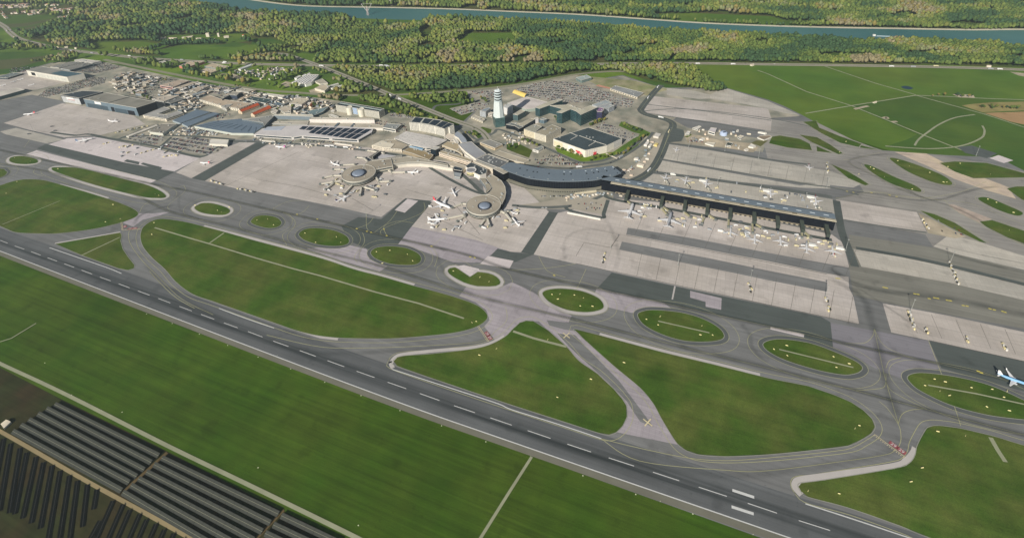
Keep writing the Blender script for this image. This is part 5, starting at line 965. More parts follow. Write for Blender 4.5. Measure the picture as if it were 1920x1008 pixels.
for q in (((1068, 248.5), (1083, 254.5)), ((1086, 254.5), (1110, 263)), ((1112, 264), (1137, 272)), ((1070, 262), (1082, 255.5)), ((1104, 273.5), (1116, 266.5))): roofline(q)
for q in ((1080, 254), (1100, 256), (1106, 258), (1112, 258), (1116, 265), (1040, 260), (1050, 258)): x, y = G(*q, 20); v, f = boxg(x, y, 20, 21.6, 3, 2.4, .5); mesh('roof_unit', v, f, UNIT, a, org)
for s in np.arange(.5, .98, .055): onwall(a, 'wall_panel', cC, cD, s-.02, s+.005, .5, 19.5, bm((168, 168, 172)))
for s in np.arange(.06, .6, .11): onwall(a, 'wall_panel', cB, cC, s, s+.05, .5, 19.5, bm((206, 198, 192)))
RED = mat('red_print', (206, 70, 76), .7, .1, .3)
onwall(a, 'entrance', cB, cC, .36, .6, .5, 4, GLASSD); onwall(a, 'wall_logo', cB, cC, .38, .52, 2, 10, RED, .3)
def blob(s0, z, r, m, nm='wall_artwork'):
    A_, B_ = Vector(cA), Vector(cB); d = (B_-A_); n_ = Vector((d.y, -d.x)).normalized()
    if n_.dot(A_) > 0: n_ = -n_
    P0 = A_+d*s0+n_*.25; dd = d.normalized(); v = []
    for i in range(14): t = i/14*6.283; rr = r*(1+.3*math.sin(3*t+s0*40)); v.append((P0.x+dd.x*rr*1.5*math.cos(t), P0.y+dd.y*rr*1.5*math.cos(t), z+rr*math.sin(t)))
    mesh(nm, v, [tuple(range(14))], m, a, org)
blob(.78, 9, 4, RED); blob(.86, 7, 3.2, mat('rose_print', (220, 130, 134), .7, .1, .3)); 
onwall(a, 'wall_print', cA, cB, .47, .68, 2, 18, bm((232, 222, 216)), .2); onwall(a, 'wall_print', cA, cB, .02, .3, 2, 17, bm((214, 204, 172)), .2)
v, f = boxg(*G(1147, 293, 4), 4, 5.5, 34, 3.4, angpx((1130, 288), (1158, 300))); o = mesh('footbridge', v, f, bm((206, 196, 178))); tag(o, 'pale footbridge leaving the parking house over the road', 'footbridge')
# roofs in the middle, far car park edge
building('green-grey block at the top of the big car park', [(1080, 145.5), (1100, 140.5), (1109, 145.5), (1090, 151)], 10, (132, 150, 144), (170, 182, 176), 3)
building('long grey shed beside the big car park', q8(T2, 1155, 132, 1225, 85, 1655, 192, 1560, 262), 6, (200, 190, 170), (156, 158, 156), 1, 'bays', 'warehouse', 'warehouse')
sheet('red_paving', q8(T2, 930, 90, 980, 72, 1150, 115, 1145, 140), 8, mat('red_gravel', (190, 140, 116), 1, .1, .1))
sheet('reservoir', [(1176, 138), (1218, 130), (1226, 132), (1198, 142)], 8, mat('reservoir_cover', (50, 66, 72), .5, .1, .05)); sheet('reservoir', [(1225, 144), (1240, 139), (1250, 142), (1236, 147)], 8, mat('reservoir_cover', (0, 0, 0))); sheet('reservoir', [(1240, 148), (1250, 145), (1275, 151), (1268, 154)], 8, mat('reservoir_cover', (0, 0, 0)))
for i, q in enumerate(((705, 205, 740, 155, 832, 165, 805, 235), (470, 158, 560, 128, 605, 140, 545, 180), (355, 245, 395, 205, 440, 215, 420, 250), (1145, 290, 1180, 268, 1245, 284, 1195, 318), (960, 418, 1000, 372, 1080, 388, 1040, 428), (570, 325, 610, 305, 660, 318, 620, 340), (655, 388, 690, 370, 810, 385, 785, 425), (1450, 218, 1480, 214, 1585, 232, 1560, 240), (1150, 445, 1165, 425, 1185, 435, 1170, 460), (1305, 435, 1345, 395, 1420, 430, 1380, 450), (1240, 480, 1280, 465, 1310, 485, 1270, 498), (1125, 195, 1150, 182, 1165, 195, 1140, 205), (1440, 300, 1480, 280, 1620, 270, 1660, 290, 1540, 340))):
    building(('white flat-roofed fire hall in the service compound', 'white shed behind the fire hall', 'small white domed shed near the perimeter road', 'cream L-shaped shed right of the fuel tank', 'white hut with a black roof on the service compound', 'white low hut in the middle of the service compound', 'long cream hut facing the remote stands', 'long thin white store beside the taxiway', 'cream container stack near the compound fence', 'white slatted shelter by the grass corner', 'single cream container on the gravel', 'small white kiosk above the tank', 'brown scrap yard shed at the compound corner')[i], q8(C7, *q), (8, 5, 5, 5, 5, 4, 3.5, 4, 4, 4, 3, 4, 3)[i], (222, 218, 208), ((214, 206, 204), (226, 220, 208), (224, 220, 212), (220, 210, 188), (70, 78, 72), (226, 220, 208), (218, 210, 190), (228, 224, 216), (214, 206, 186), (226, 222, 212), (222, 212, 194), (220, 216, 206), (150, 134, 114))[i], 1, 'band' if i < 5 else 'none', 'service_building', 'service building', 0)
c = G(C7[0]+930/8, C7[1]+262/8); root = empty('storage_tank', (*c, 0), 'pale blue round storage tank in the service compound', 'tank'); v, f = lathe(*c, [(9.5, 0), (9.5, 7), (6, 9.4), (.1, 10.2)], 32); mesh('shell', v, f, bm((176, 190, 214)), root, (*c, 0)); v, f = boxg(c[0], c[1]-4, 8.2, 10.6, 7, 3, .2); mesh('access_deck', v, f, GLASSD, root, (*c, 0))
sheet('verge', q8(C7, 340, 290, 440, 255, 460, 265, 390, 305), 8, GRASS_ISL); sheet('verge', q8(C7, 1350, 385, 1420, 350, 1600, 350, 1490, 440), 8, mat('dry_grass', (104, 104, 62), 1, .2, .05)); sheet('dirt_yard', q8(C7, 330, 250, 560, 270, 900, 350, 1350, 390, 1460, 450, 1380, 530, 900, 450, 400, 390), 7.5, DIRT)
sheet('asphalt_patch', q8(C7, 160, 150, 330, 190, 350, 260, 300, 360, 120, 380), 8, ASPHD)
for i, q in enumerate(((1010, 262, 1022, 259, 1030, 262, 1018, 281), )): pass
for i, (x, y, w_, l_, c_) in enumerate(((1212, 272, 8, 18, (228, 222, 212)), (1219, 275, 6, 16, (226, 220, 208)), (1230, 273, 8, 12, (214, 196, 130)), (1232, 256, 14, 22, (206, 200, 190)), (1201, 312, 16, 10, (226, 214, 194)), (1193, 300, 10, 8, (220, 212, 200)), (1215, 265, 5, 5, (220, 214, 204)))):
    c = G(x, y); v, f = boxg(*c, 0, 4.5, l_, w_, 1.0); v2, f2 = boxg(*c, 4.5, 5.1, l_-1.4, w_-1.4, 1.0); o = mesh('service_shed', *join([(v, f), (v2, f2)]), bm(c_)); tag(o, ['left white shed of a pair beside the perimeter road', 'right white shed of a pair beside the perimeter road', 'yellowish shed beside the perimeter road', 'wide pale shed at the top of the yard by the perimeter road', 'cream customs hut near the terminal corner', 'small pale hut above the cream customs hut', 'tiny white kiosk above the paired sheds'][i], 'shed')
# blast fence and low walls
for i, (a_, b_, hh, w_, c_, l_) in enumerate((((1064, 399.5), (1126, 412), 3.2, 3, (220, 216, 206), 'long low white wall beside the stands road below the pier'), ((1078, 364), (1118, 358.5), 3, 4, (206, 196, 170), 'cream curved canopy under the great terminal'), ((492, 265), (517, 267), 4, 3, (206, 200, 188), 'left white blast wall on the cargo road'), ((628, 270), (661, 274), 4, 3, (206, 200, 188), 'right white blast wall on the cargo road'))):
    p, q = G(*a_), G(*b_); v, f = boxg((p[0]+q[0])/2, (p[1]+q[1])/2, 0, hh, math.hypot(q[0]-p[0], q[1]-p[1]), w_, math.atan2(q[1]-p[1], q[0]-p[0])); o = mesh('low_wall', v, f, bm(c_)); tag(o, l_, 'wall')
building('white freight tent with a black end in the staff car park', [(392, 263.5), (396, 261), (429, 262.5), (426, 271), (392, 269.5)], 7, (214, 208, 194), (226, 220, 208), 1, 'none', 'warehouse', 'warehouse', 0)
# shed in the solar field
gable('white equipment container at the left end of the solar rows', [(1, 794), (7, 802), (20, 790), (11, 786)], 3.0, 3.6, (226, 214, 190), bm((226, 214, 190)), 'container', 'container', None, False)
# farm buildings among the woods
for i, (x, y, l_, w_, h) in enumerate(((306, 73, 26, 12, 6), (325, 73, 40, 8, 4), (352, 71, 44, 10, 5), (375, 74, 30, 10, 5), (391, 69, 14, 12, 16), (399, 75, 26, 10, 5), (411, 69, 8, 8, 15), (425, 71, 20, 10, 8), (458, 68, 12, 10, 6), (20, 88, 30, 9, 5), (33, 84, 14, 8, 5), (110, 107, 14, 7, 5), (125, 90, 12, 6, 5), (143, 92, 10, 6, 5), (1410, 123.5, 12, 8, 5), (1853, 126, 12, 6, 5), (1640, 193, 12, 5, 3))):
    c = G(x, y); org = (*c, 0); t = random.uniform(-.3, .5)
    L_ = ['farmhouse at the left end of the row in the wood', 'long low barn in the row in the wood', 'second long barn in the row in the wood', 'barn left of the white block in the wood', 'tall white block in the clearing of the wood', 'low shed right of the tall white block', 'narrow white tower in the wood clearing', 'pale house right of the narrow white tower', 'red-roofed house at the right end of the wood clearing', 'white greenhouse left of the motorway', 'small shed beside the white greenhouse', 'white hut at the motorway junction near the sheds', 'white van depot beside the motorway', 'tiny hut beside the motorway', 'small hut in the green field under the motorway', 'hut with trucks at the far right of the motorway', 'white marker hut in the field of paths'][i]
    root = empty('farm_building', org, L_, 'farm building'); v, f = boxg(*c, 0, h, l_, w_, t); mesh('wall', v, f, bm((216, 206, 188)), root, org)
    ca, sa = math.cos(t), math.sin(t); rr = [(c[0]+ca*a-sa*b, c[1]+sa*a+ca*b) for a, b in ((-l_/2-.4, -w_/2-.4), (l_/2+.4, -w_/2-.4), (l_/2+.4, w_/2+.4), (-l_/2-.4, w_/2+.4))]; m1 = ((rr[0][0]+rr[3][0])/2, (rr[0][1]+rr[3][1])/2); m2 = ((rr[1][0]+rr[2][0])/2, (rr[1][1]+rr[2][1])/2)
    mesh('roof', [(*q, h) for q in rr]+[(*m1, h+2), (*m2, h+2)], [(0, 1, 5, 4), (2, 3, 4, 5), (0, 4, 3), (1, 2, 5)], RT if i == 8 else bm((200, 186, 164)), root, org); FOOT.append(ccw(rr))
# village
VR = [mat('village_tiles', (176, 128, 104), .9, .1, .3), mat('village_tiles_grey', (150, 142, 134), .9, .1, .3), mat('village_tiles_pale', (200, 180, 160), .9, .1, .3)]
k = 0
for (x0, y0, x1, y1, n_) in ((0, 16, 55, 9, 26), (0, 12, 50, 12, 14), (25, 26, 82, 21, 26), (85, 20, 105, 17, 6), (100, 22, 137, 18, 14), (0, 22, 14, 36, 8), (110, 35, 130, 32, 4), (85, 11, 112, 10, 6), (50, 30, 75, 26, 4), (112, 24, 132, 24, 5), (18, 15, 60, 14, 8)):
    for j in range(n_):
        t = (j+random.uniform(.2, .8))/n_; c = G(x0+(x1-x0)*t+random.uniform(-1, 1), y0+(y1-y0)*t+random.uniform(-.8, .8)); org = (*c, 0)
        root = empty('village_house', org, 'small pale house with a pitched roof in the far village at the top left', 'house', 'houses of the far village'); a = random.uniform(0, 3); l_, w_, h = random.uniform(10, 17), random.uniform(8, 11), random.uniform(4.5, 8)
        v, f = boxg(*c, 0, h, l_, w_, a); mesh('wall', v, f, bm((222, 212, 196)), root, org); ca, sa = math.cos(a), math.sin(a)
        rr = [(c[0]+ca*p_-sa*q_, c[1]+sa*p_+ca*q_) for p_, q_ in ((-l_/2-.4, -w_/2-.4), (l_/2+.4, -w_/2-.4), (l_/2+.4, w_/2+.4), (-l_/2-.4, w_/2+.4))]; m1 = ((rr[0][0]+rr[3][0])/2, (rr[0][1]+rr[3][1])/2); m2 = ((rr[1][0]+rr[2][0])/2, (rr[1][1]+rr[2][1])/2)
        mesh('roof', [(*q, h) for q in rr]+[(*m1, h+3.4), (*m2, h+3.4)], [(0, 1, 5, 4), (2, 3, 4, 5), (0, 4, 3), (1, 2, 5)], VR[k % 3], root, org); k += 1; FOOT.append(ccw(rr))

# small sheds and containers filling the yards
def clutter(n, poly, label, grp, hs, roofs, walls, ls=(8, 26), ang0=AZ, name='freight_shed', cat='shed', simple=False):
    wp = W(poly); xs, ys = [q[0] for q in wp], [q[1] for q in wp]; k = t_ = 0
    while k < n and t_ < n*60:
        t_ += 1; x, y = random.uniform(min(xs), max(xs)), random.uniform(min(ys), max(ys))
        if not inside((x, y), wp): continue
        l_, w_, h = random.uniform(*ls), random.uniform(ls[0]*.7, ls[1]*.6), random.uniform(*hs); a = ang0+random.choice((0, math.pi/2))+random.uniform(-.05, .05)
        rr = [(x+math.cos(a)*p*l_/2-math.sin(a)*q*w_/2, y+math.sin(a)*p*l_/2+math.cos(a)*q*w_/2) for p, q in ((-1, -1), (1, -1), (1, 1), (-1, 1))]
        big = [(x+(q[0]-x)*1.25, y+(q[1]-y)*1.25) for q in rr]
        if any(inside(q, f_) for f_ in FOOT for q in big+[(x, y)]) or any(inside(q, big) for f_ in FOOT for q in f_): continue
        FOOT.append(rr); k += 1; org = (x, y, 0); m = bm(random.choice(walls)); rm = rf(random.choice(roofs))
        if simple:
            v, f = join([prism(rr, .2, h), boxg(x, y, 0, .2, l_*.8, w_*.8, a)]); o = mesh(name, v, f, m, None, (x, y, 0)); tag(o, label, cat, grp); continue
        root = empty(name, org, label, cat, grp); v, f = prism(rr, 0, h, False); wo = mesh('wall', v, f, m, root, org); i_ = offset(rr, .5)
        v = [(*q, h+.5) for q in rr]+[(*q, h+.5) for q in i_]+[(*q, h-.05) for q in i_]+[(*q, h-.1) for q in rr]
        f = [(b*4+i, b*4+(i+1) % 4, (b+1)*4+(i+1) % 4, (b+1)*4+i) for b in (0, 1) for i in range(4)]+[(i, (i+1) % 4, 12+(i+1) % 4, 12+i) for i in range(4)]+[(8, 9, 10, 11)]
        ro = mesh('roof', v, f, rm, root, org)
        facade(wo, org, rr, 0, h, max(1, int(h/4)), 'band')
        if l_ > 14: v, f = boxg(x+random.uniform(-3, 3), y+random.uniform(-2, 2), h-.05, h+1.3, 3, 2.2, a); mesh('roof_unit', v, f, UNIT, ro, org)
RFS = [(206, 196, 178), (170, 164, 152), (132, 134, 132), (222, 216, 206), (96, 104, 110), (190, 172, 148)]; WLS = [(222, 216, 204), (206, 196, 176), (170, 176, 178), (120, 132, 140), (214, 196, 176)]
clutter(44, Z(200, 130, 8, [40, 200, 340, 60, 820, 150, 640, 300, 500, 420, 250, 330]), 'small flat-roofed shed in the freight quarter north of the largest hangar', 'small sheds north of the largest hangar', (4, 9), RFS, WLS)
clutter(44, Z(300, 90, 8, [0, 640, 300, 600, 560, 540, 760, 560, 900, 640, 560, 760, 480, 900, 200, 900, 0, 760]), 'small flat-roofed building between the freight halls and the railway', 'small buildings between freight halls and railway', (4, 9), RFS, WLS)
clutter(34, Z(300, 90, 8, [1050, 600, 1500, 690, 1900, 760, 1900, 900, 1640, 900, 1300, 860, 1000, 720]), 'small flat-roofed building around the green-black roof by the railway', 'small buildings by the green-black roof', (4, 8), RFS, WLS)
clutter(34, Z(480, 110, 8, [200, 640, 560, 560, 1150, 680, 1180, 800, 1000, 900, 560, 830, 200, 830]), 'small pale building in the trees left of the slab block with drums', 'small pale buildings left of the slab block', (4, 8), RFS, WLS, (7, 18))
clutter(17, Z(200, 130, 8, [900, 520, 1200, 440, 1400, 480, 1500, 560, 1250, 640, 1050, 620]), 'small shed between the white block and the blue-grey carport', 'small sheds above the carport', (4, 8), RFS, WLS, (7, 18))
clutter(24, Z(480, 110, 8, [0, 260, 180, 140, 420, 120, 560, 180, 330, 330, 60, 330]), 'small house or shed in the settlement left of the sawtooth factory', 'small sheds left of the sawtooth factory', (4, 7), RFS, WLS, (6, 14))
clutter(20, Z(300, 90, 8, [1100, 350, 1500, 330, 1500, 450, 1200, 420]), 'small shed beside the narrow white shed near the motorway', 'small sheds near the motorway', (4, 6), RFS, WLS, (6, 14))
clutter(9, Z(840, 150, 8, [880, 760, 1080, 800, 1200, 900, 1000, 930, 800, 850]), 'small stall or kiosk on the forecourt below the control tower', 'kiosks below the tower', (3, 5), RFS, WLS, (5, 10))
clutter(12, Z(1240, 220, 8, [330, 150, 900, 180, 1350, 260, 1380, 480, 900, 430, 420, 350]), 'small pale hut in the service compound behind the remote stands', 'small huts in the service compound', (3, 5), RFS, WLS, (5, 10))
clutter(26, [(470, 262), (520, 262), (620, 270), (700, 280), (700, 284), (600, 278), (470, 268)], 'pale container on the kerb of the cargo road above the main apron', 'containers on the cargo road', (2.4, 2.8), RFS, WLS, (5, 8), name='cargo_container', cat='container', simple=True)
clutter(44, Z(200, 130, 8, [560, 900, 720, 860, 1100, 880, 1500, 880, 1900, 960, 1700, 990, 1000, 990, 500, 990]), 'pale container in the strip below the blue-grey roofs', 'containers below the blue-grey roofs', (2.4, 2.8), RFS, WLS, (5, 8), name='cargo_container', cat='container', simple=True)
clutter(24, [(1062, 366), (1112, 364), (1140, 352), (1180, 350), (1190, 370), (1130, 366), (1060, 376)], 'small pale container or cart below the great curved terminal', 'containers below the great terminal', (2.2, 2.8), RFS, WLS, (4, 7), name='cargo_container', cat='container', simple=True)
clutter(22, [(1145, 335), (1185, 308), (1225, 262), (1235, 262), (1215, 300), (1180, 335), (1160, 345)], 'pale container in the yard between terminal and perimeter road', 'containers by the perimeter road', (2.2, 3.5), RFS, WLS, (4, 9), name='cargo_container', cat='container', simple=True)
clutter(18, Z(840, 150, 8, [860, 850, 1080, 830, 1220, 900, 1260, 960, 1000, 990, 860, 960]), 'white van-sized box on the forecourt deck', 'boxes on the forecourt deck', (2, 2.6), RFS, WLS, (4, 6), name='cargo_container', cat='container', simple=True)
# ================================================================ AIRCRAFT
PW = mat('aircraft_white', (226, 224, 222), .4, .02, .3, spec=.5); PG = mat('aircraft_grey', (176, 178, 182), .4, .03, .3, spec=.5)
def loft(secs, n=14, caps=True):
    v, f = [], []
    for x, zc, ry, rz in secs:
        for i in range(n): t = 2*math.pi*i/n; v.append((x, ry*math.cos(t), zc+rz*math.sin(t)))
    for k in range(len(secs)-1):
        for i in range(n): j = (i+1) % n; f.append((k*n+i, k*n+j, (k+1)*n+j, (k+1)*n+i))
    if caps: f += [tuple(range(n-1, -1, -1)), tuple(range((len(secs)-1)*n, len(secs)*n))]
    return v, f
def wing_g(root, tip, z0, z1, th0, th1):
    (xa, ya, ca), (xb, yb, cb) = root, tip; v = []
    for x, y, c, z, th in ((xa, ya, ca, z0, th0), (xb, yb, cb, z1, th1)):
        v += [(x, y, z), (x-c*.3, y, z+th), (x-c, y, z), (x-c*.4, y, z-th*.6)]
    f = [(i, (i+1) % 4, 4+(i+1) % 4, 4+i) for i in range(4)]+[(3, 2, 1, 0), (4, 5, 6, 7)]
    return v, f
def make_meshes():
    d = {}
    r = 2.05; zc = 3.6
    d['fuselage'] = loft([(19, zc-.5, .15, .15), (18.4, zc-.35, .9, .85), (17, zc-.1, 1.6, 1.6), (15, zc, r, r), (8, zc, r, r), (0, zc, r, r), (-8, zc, r, r), (-13, zc+.5, 1.6, 1.5), (-17, zc+1.1, .8, .8), (-19, zc+1.4, .2, .3)], 16)
    for s, k in ((1, 'wing_l'), (-1, 'wing_r')):
        a = wing_g((4.5, s*1.6, 7.2), (-5.2, s*16.6, 1.7), 2.7, 4.1, .45, .12); b = wing_g((-5.0, s*16.5, 1.6), (-6.4, s*17.1, .8), 4.1, 6.0, .1, .08); d[k] = join([a, b])
        d['tailplane_'+k[-1]] = wing_g((-14.2, s*.6, 3.6), (-18.2, s*6.2, 1.5), 4.6, 5.0, .2, .08)
        v, f = loft([(3.9, 2.0, 1.0, 1.0), (3.4, 2.0, 1.2, 1.2), (1.0, 2.0, 1.1, 1.1), (-.6, 2.1, .6, .6)], 12); p = boxg(1.0, 0, 2.4, 3.3, 2.6, .35); g = join([(v, f), p]); d['engine_'+k[-1]] = ([(x, y+s*5.8, z) for x, y, z in g[0]], g[1])
    d['tail_fin'] = ([(-11.8, -.15, 5.2), (-11.8, .15, 5.2), (-18.6, .15, 5.4), (-18.6, -.15, 5.4), (-17.2, -.08, 11.8), (-17.2, .08, 11.8), (-19.4, .08, 11.8), (-19.4, -.08, 11.8)], [(0, 1, 5, 4), (1, 2, 6, 5), (2, 3, 7, 6), (3, 0, 4, 7), (4, 5, 6, 7)])
    g = [boxg(14, 0, 0, 2, .8, .5)]+[boxg(-1.5, s*3.6, 0, 2.6, 1.1, .9) for s in (1, -1)]; d['landing_gear'] = join(g)
    d['cockpit_window'] = ([(17.6, -1.15, zc+.75), (17.6, 1.15, zc+.75), (16.7, 1.35, zc+1.35), (16.7, -1.35, zc+1.35)], [(0, 1, 2, 3)])
    M = {}
    for k, (v, f) in d.items():
        me = bpy.data.meshes.new(k); me.from_pydata(v, [], f); me.materials.append(PG if k in ('landing_gear', 'engine_l', 'engine_r') else (GLASSD if k == 'cockpit_window' else PW)); me.update()
        if k == 'fuselage': me.polygons.foreach_set('use_smooth', [True]*len(me.polygons))
        M[k] = me
    return M
AM = make_meshes()
PNAME = {'wing_l': 'wing', 'wing_r': 'wing', 'tailplane_l': 'tailplane', 'tailplane_r': 'tailplane', 'engine_l': 'engine', 'engine_r': 'engine'}
def plane(nose, tail, label, L=37.5, tailm=None, bodym=None, wide=1.0, name='airliner', cat='airliner'):
    a, b = G(*nose, 3), G(*tail, 3); ang = math.atan2(a[1]-b[1], a[0]-b[0]); c = ((a[0]+b[0])/2, (a[1]+b[1])/2)
    root = empty(name, (*c, 9*LV), label, cat); s = L/38
    root.rotation_euler = (0, 0, ang); s *= .9; root.scale = (s, s*wide, s)
    for k, me in AM.items():
        o = bpy.data.objects.new(PNAME.get(k, k), me); C.objects.link(o); o.parent = root
        m = tailm if k == 'tail_fin' else (bodym if k in ('fuselage',) else None)
        if m: o.material_slots[0].link = 'OBJECT'; o.material_slots[0].material = m
    return root
TR = bm((206, 74, 82)); TM = bm((176, 60, 140)); TN = bm((52, 40, 96)); TB_ = bm((84, 150, 204)); LB = mat('sky_blue_paint', (126, 176, 216), .4, .02, .3, spec=.5)
plane((37.5, 215.6), (72, 212.5), 'white airliner with a red tail on the grey lane left of the hangar apron', 38, TR)
plane((226, 228), (199, 227.5), 'plain white airliner alone on the hangar apron', 36)
plane((180, 258.5), (138, 268), 'white airliner with a blue-grey tail at the top corner of the pale cargo apron', 44, bm((120, 140, 170)))
plane((373, 304.5), (395, 306.5), 'white airliner with an orange-red tail beside the dark lane left of the main apron', 32, TR)
plane((513, 274), (538, 277.5), 'white airliner with a magenta tail at the top of the main apron', 36, TM, None)
plane((641, 311.5), (617, 304.5), 'white airliner parked upper left of the left satellite', 34)
plane((760, 322.5), (786, 323.7), 'white airliner parked right of the left satellite', 34)
plane((655, 367), (630, 378.5), 'magenta and dark blue tailed airliner leaving below the left satellite', 37, TN, None)
plane((857, 372.5), (845, 350.5), 'slim white airliner parked above the right satellite', 36)
plane((849, 393), (809, 376), 'long white airliner with a red tail at the right satellite', 56, TR)
plane((841, 410.5), (801, 413.5), 'white airliner at the lower left of the right satellite', 46)
plane((957, 404), (978, 430), 'white airliner with winglets at the lower right of the right satellite', 40)
plane((955, 395), (972, 402), 'short white airliner tucked behind the boarding bridge right of the right satellite', 22)
plane((1187, 383), (1177, 413), 'large wide-bodied white airliner at the first near stand of the long pier', 66, None, PW, .95)
plane((1258, 401), (1252, 427), 'large wide-bodied airliner with a grey body at the second near stand of the long pier', 62, None, PG, .98)
plane((1370.5, 427), (1369, 445), 'white airliner at the fourth near stand of the long pier, upper of the small ones', 36)
plane((1415.5, 440), (1414.5, 458), 'white airliner at the fifth near stand of the long pier', 36)
plane((1462.5, 442.5), (1464, 461), 'white airliner at the sixth near stand of the long pier', 36)
plane((1512, 456.5), (1512.5, 475), 'white airliner with a fuel truck at its wing on the seventh near stand', 36)
plane((1560, 461), (1563, 480), 'white airliner with a red tail at the last near stand of the long pier', 36, TR)
plane((1246, 340), (1250, 327), 'white airliner at the first stand on the far side of the long pier', 34)
plane((1284, 346), (1288, 331), 'white airliner at the second stand on the far side of the long pier', 34)
plane((1323, 352.5), (1326, 336), 'white airliner at the third stand on the far side of the long pier', 36)
plane((1445, 372), (1444.5, 354), 'white airliner at the fourth stand on the far side of the long pier', 36)
plane((1530.5, 385), (1528, 368), 'white airliner with a dark red tail near the far end of the long pier', 36, bm((150, 50, 60)))
plane((1518, 319), (1516, 308), 'white airliner with a red tail on the remote stands behind the pier', 26, TR)
plane((1267, 285), (1270, 276), 'white airliner with dark engines at the corner of the remote stands', 26)
plane((1944, 727), (1857, 697), 'white-winged airliner with a sky blue body taxiing at the right edge', 39, PW, LB)
for i, (n_, t_) in enumerate((((22, 153.5), (28, 152)), ((35, 149), (41, 148)), ((55, 159.5), (61, 158.5)), ((2, 160), (8, 159)))): plane(n_, t_, ['small white business jet on the far left apron, second from the left', 'small white business jet nearest the long hangar', 'small white business jet alone in the middle of the far left apron', 'small white business jet cut by the left edge'][i], 20, name='business_jet', cat='business jet')
# ================================================================ VEHICLES
def carmesh(L_, w_, h, cab, name):
    v, f = prism(ccw([(-L_/2, -w_/2), (L_/2, -w_/2), (L_/2, w_/2), (-L_/2, w_/2)]), .25, h*.58)
    a, b = cab; n = len(v)
    v += [(a, -w_/2+.05, h*.58), (b, -w_/2+.05, h*.58), (b, w_/2-.05, h*.58), (a, w_/2-.05, h*.58), (a+.5, -w_/2+.2, h), (b-.6, -w_/2+.2, h), (b-.6, w_/2-.2, h), (a+.5, w_/2-.2, h)]
    f += [tuple(n+i for i in q) for q in ((0, 1, 5, 4), (1, 2, 6, 5), (2, 3, 7, 6), (3, 0, 4, 7), (4, 5, 6, 7))]
    return v, f
CG = carmesh(4.4, 1.8, 1.5, (-1.9, 1.1), 'car')
TRK = join([boxg(-1.2, 0, .8, 3.2, 5.6, 2.3), boxg(2.8, 0, .5, 2.5, 1.8, 2.2), boxg(-2.5, 0, 0, .8, 1, 2.2), boxg(2.7, 0, 0, .6, 1, 2.2)])
LOR = join([boxg(-1.5, 0, 1.0, 3.9, 12.5, 2.5), boxg(6.2, 0, .6, 3.3, 2.2, 2.4), boxg(-5.5, 0, 0, 1, 2.4, 2.3), boxg(5.8, 0, 0, .8, 1.1, 2.3)])
CARC = {'white': (222, 222, 220), 'silver': (160, 164, 168), 'black': (34, 36, 40), 'grey': (96, 100, 104), 'blue': (48, 70, 110), 'red': (150, 48, 44)}
ME = {}
def vmesh(kind, col):
    if (kind, col) in ME: return ME[kind, col]
    g = {'car': CG, 'truck': TRK, 'lorry': LOR}[kind]; me = bpy.data.meshes.new(kind); me.from_pydata(g[0], [], g[1]); me.materials.append(bm(CARC.get(col, (206, 196, 160)))); me.materials.append(GLASSD)
    if kind == 'car':
        for i in range(6, 10): me.polygons[i-1 if i < 10 else i].material_index = 1
        for i in range(5, 9): me.polygons[i].material_index = 1
    me.update(); ME[kind, col] = me; return me
def vehicle(kind, col, x, y, ang, label, group=None, lev=5, name=None, cat=None):
    o = bpy.data.objects.new(name or {'car': 'parked_car', 'truck': 'service_truck', 'lorry': 'lorry'}[kind], vmesh(kind, col)); C.objects.link(o); o.location = (x, y, lev*LV); o.rotation_euler = (0, 0, ang); return tag(o, label, cat or {'car': 'car', 'truck': 'truck', 'lorry': 'lorry'}[kind], group)
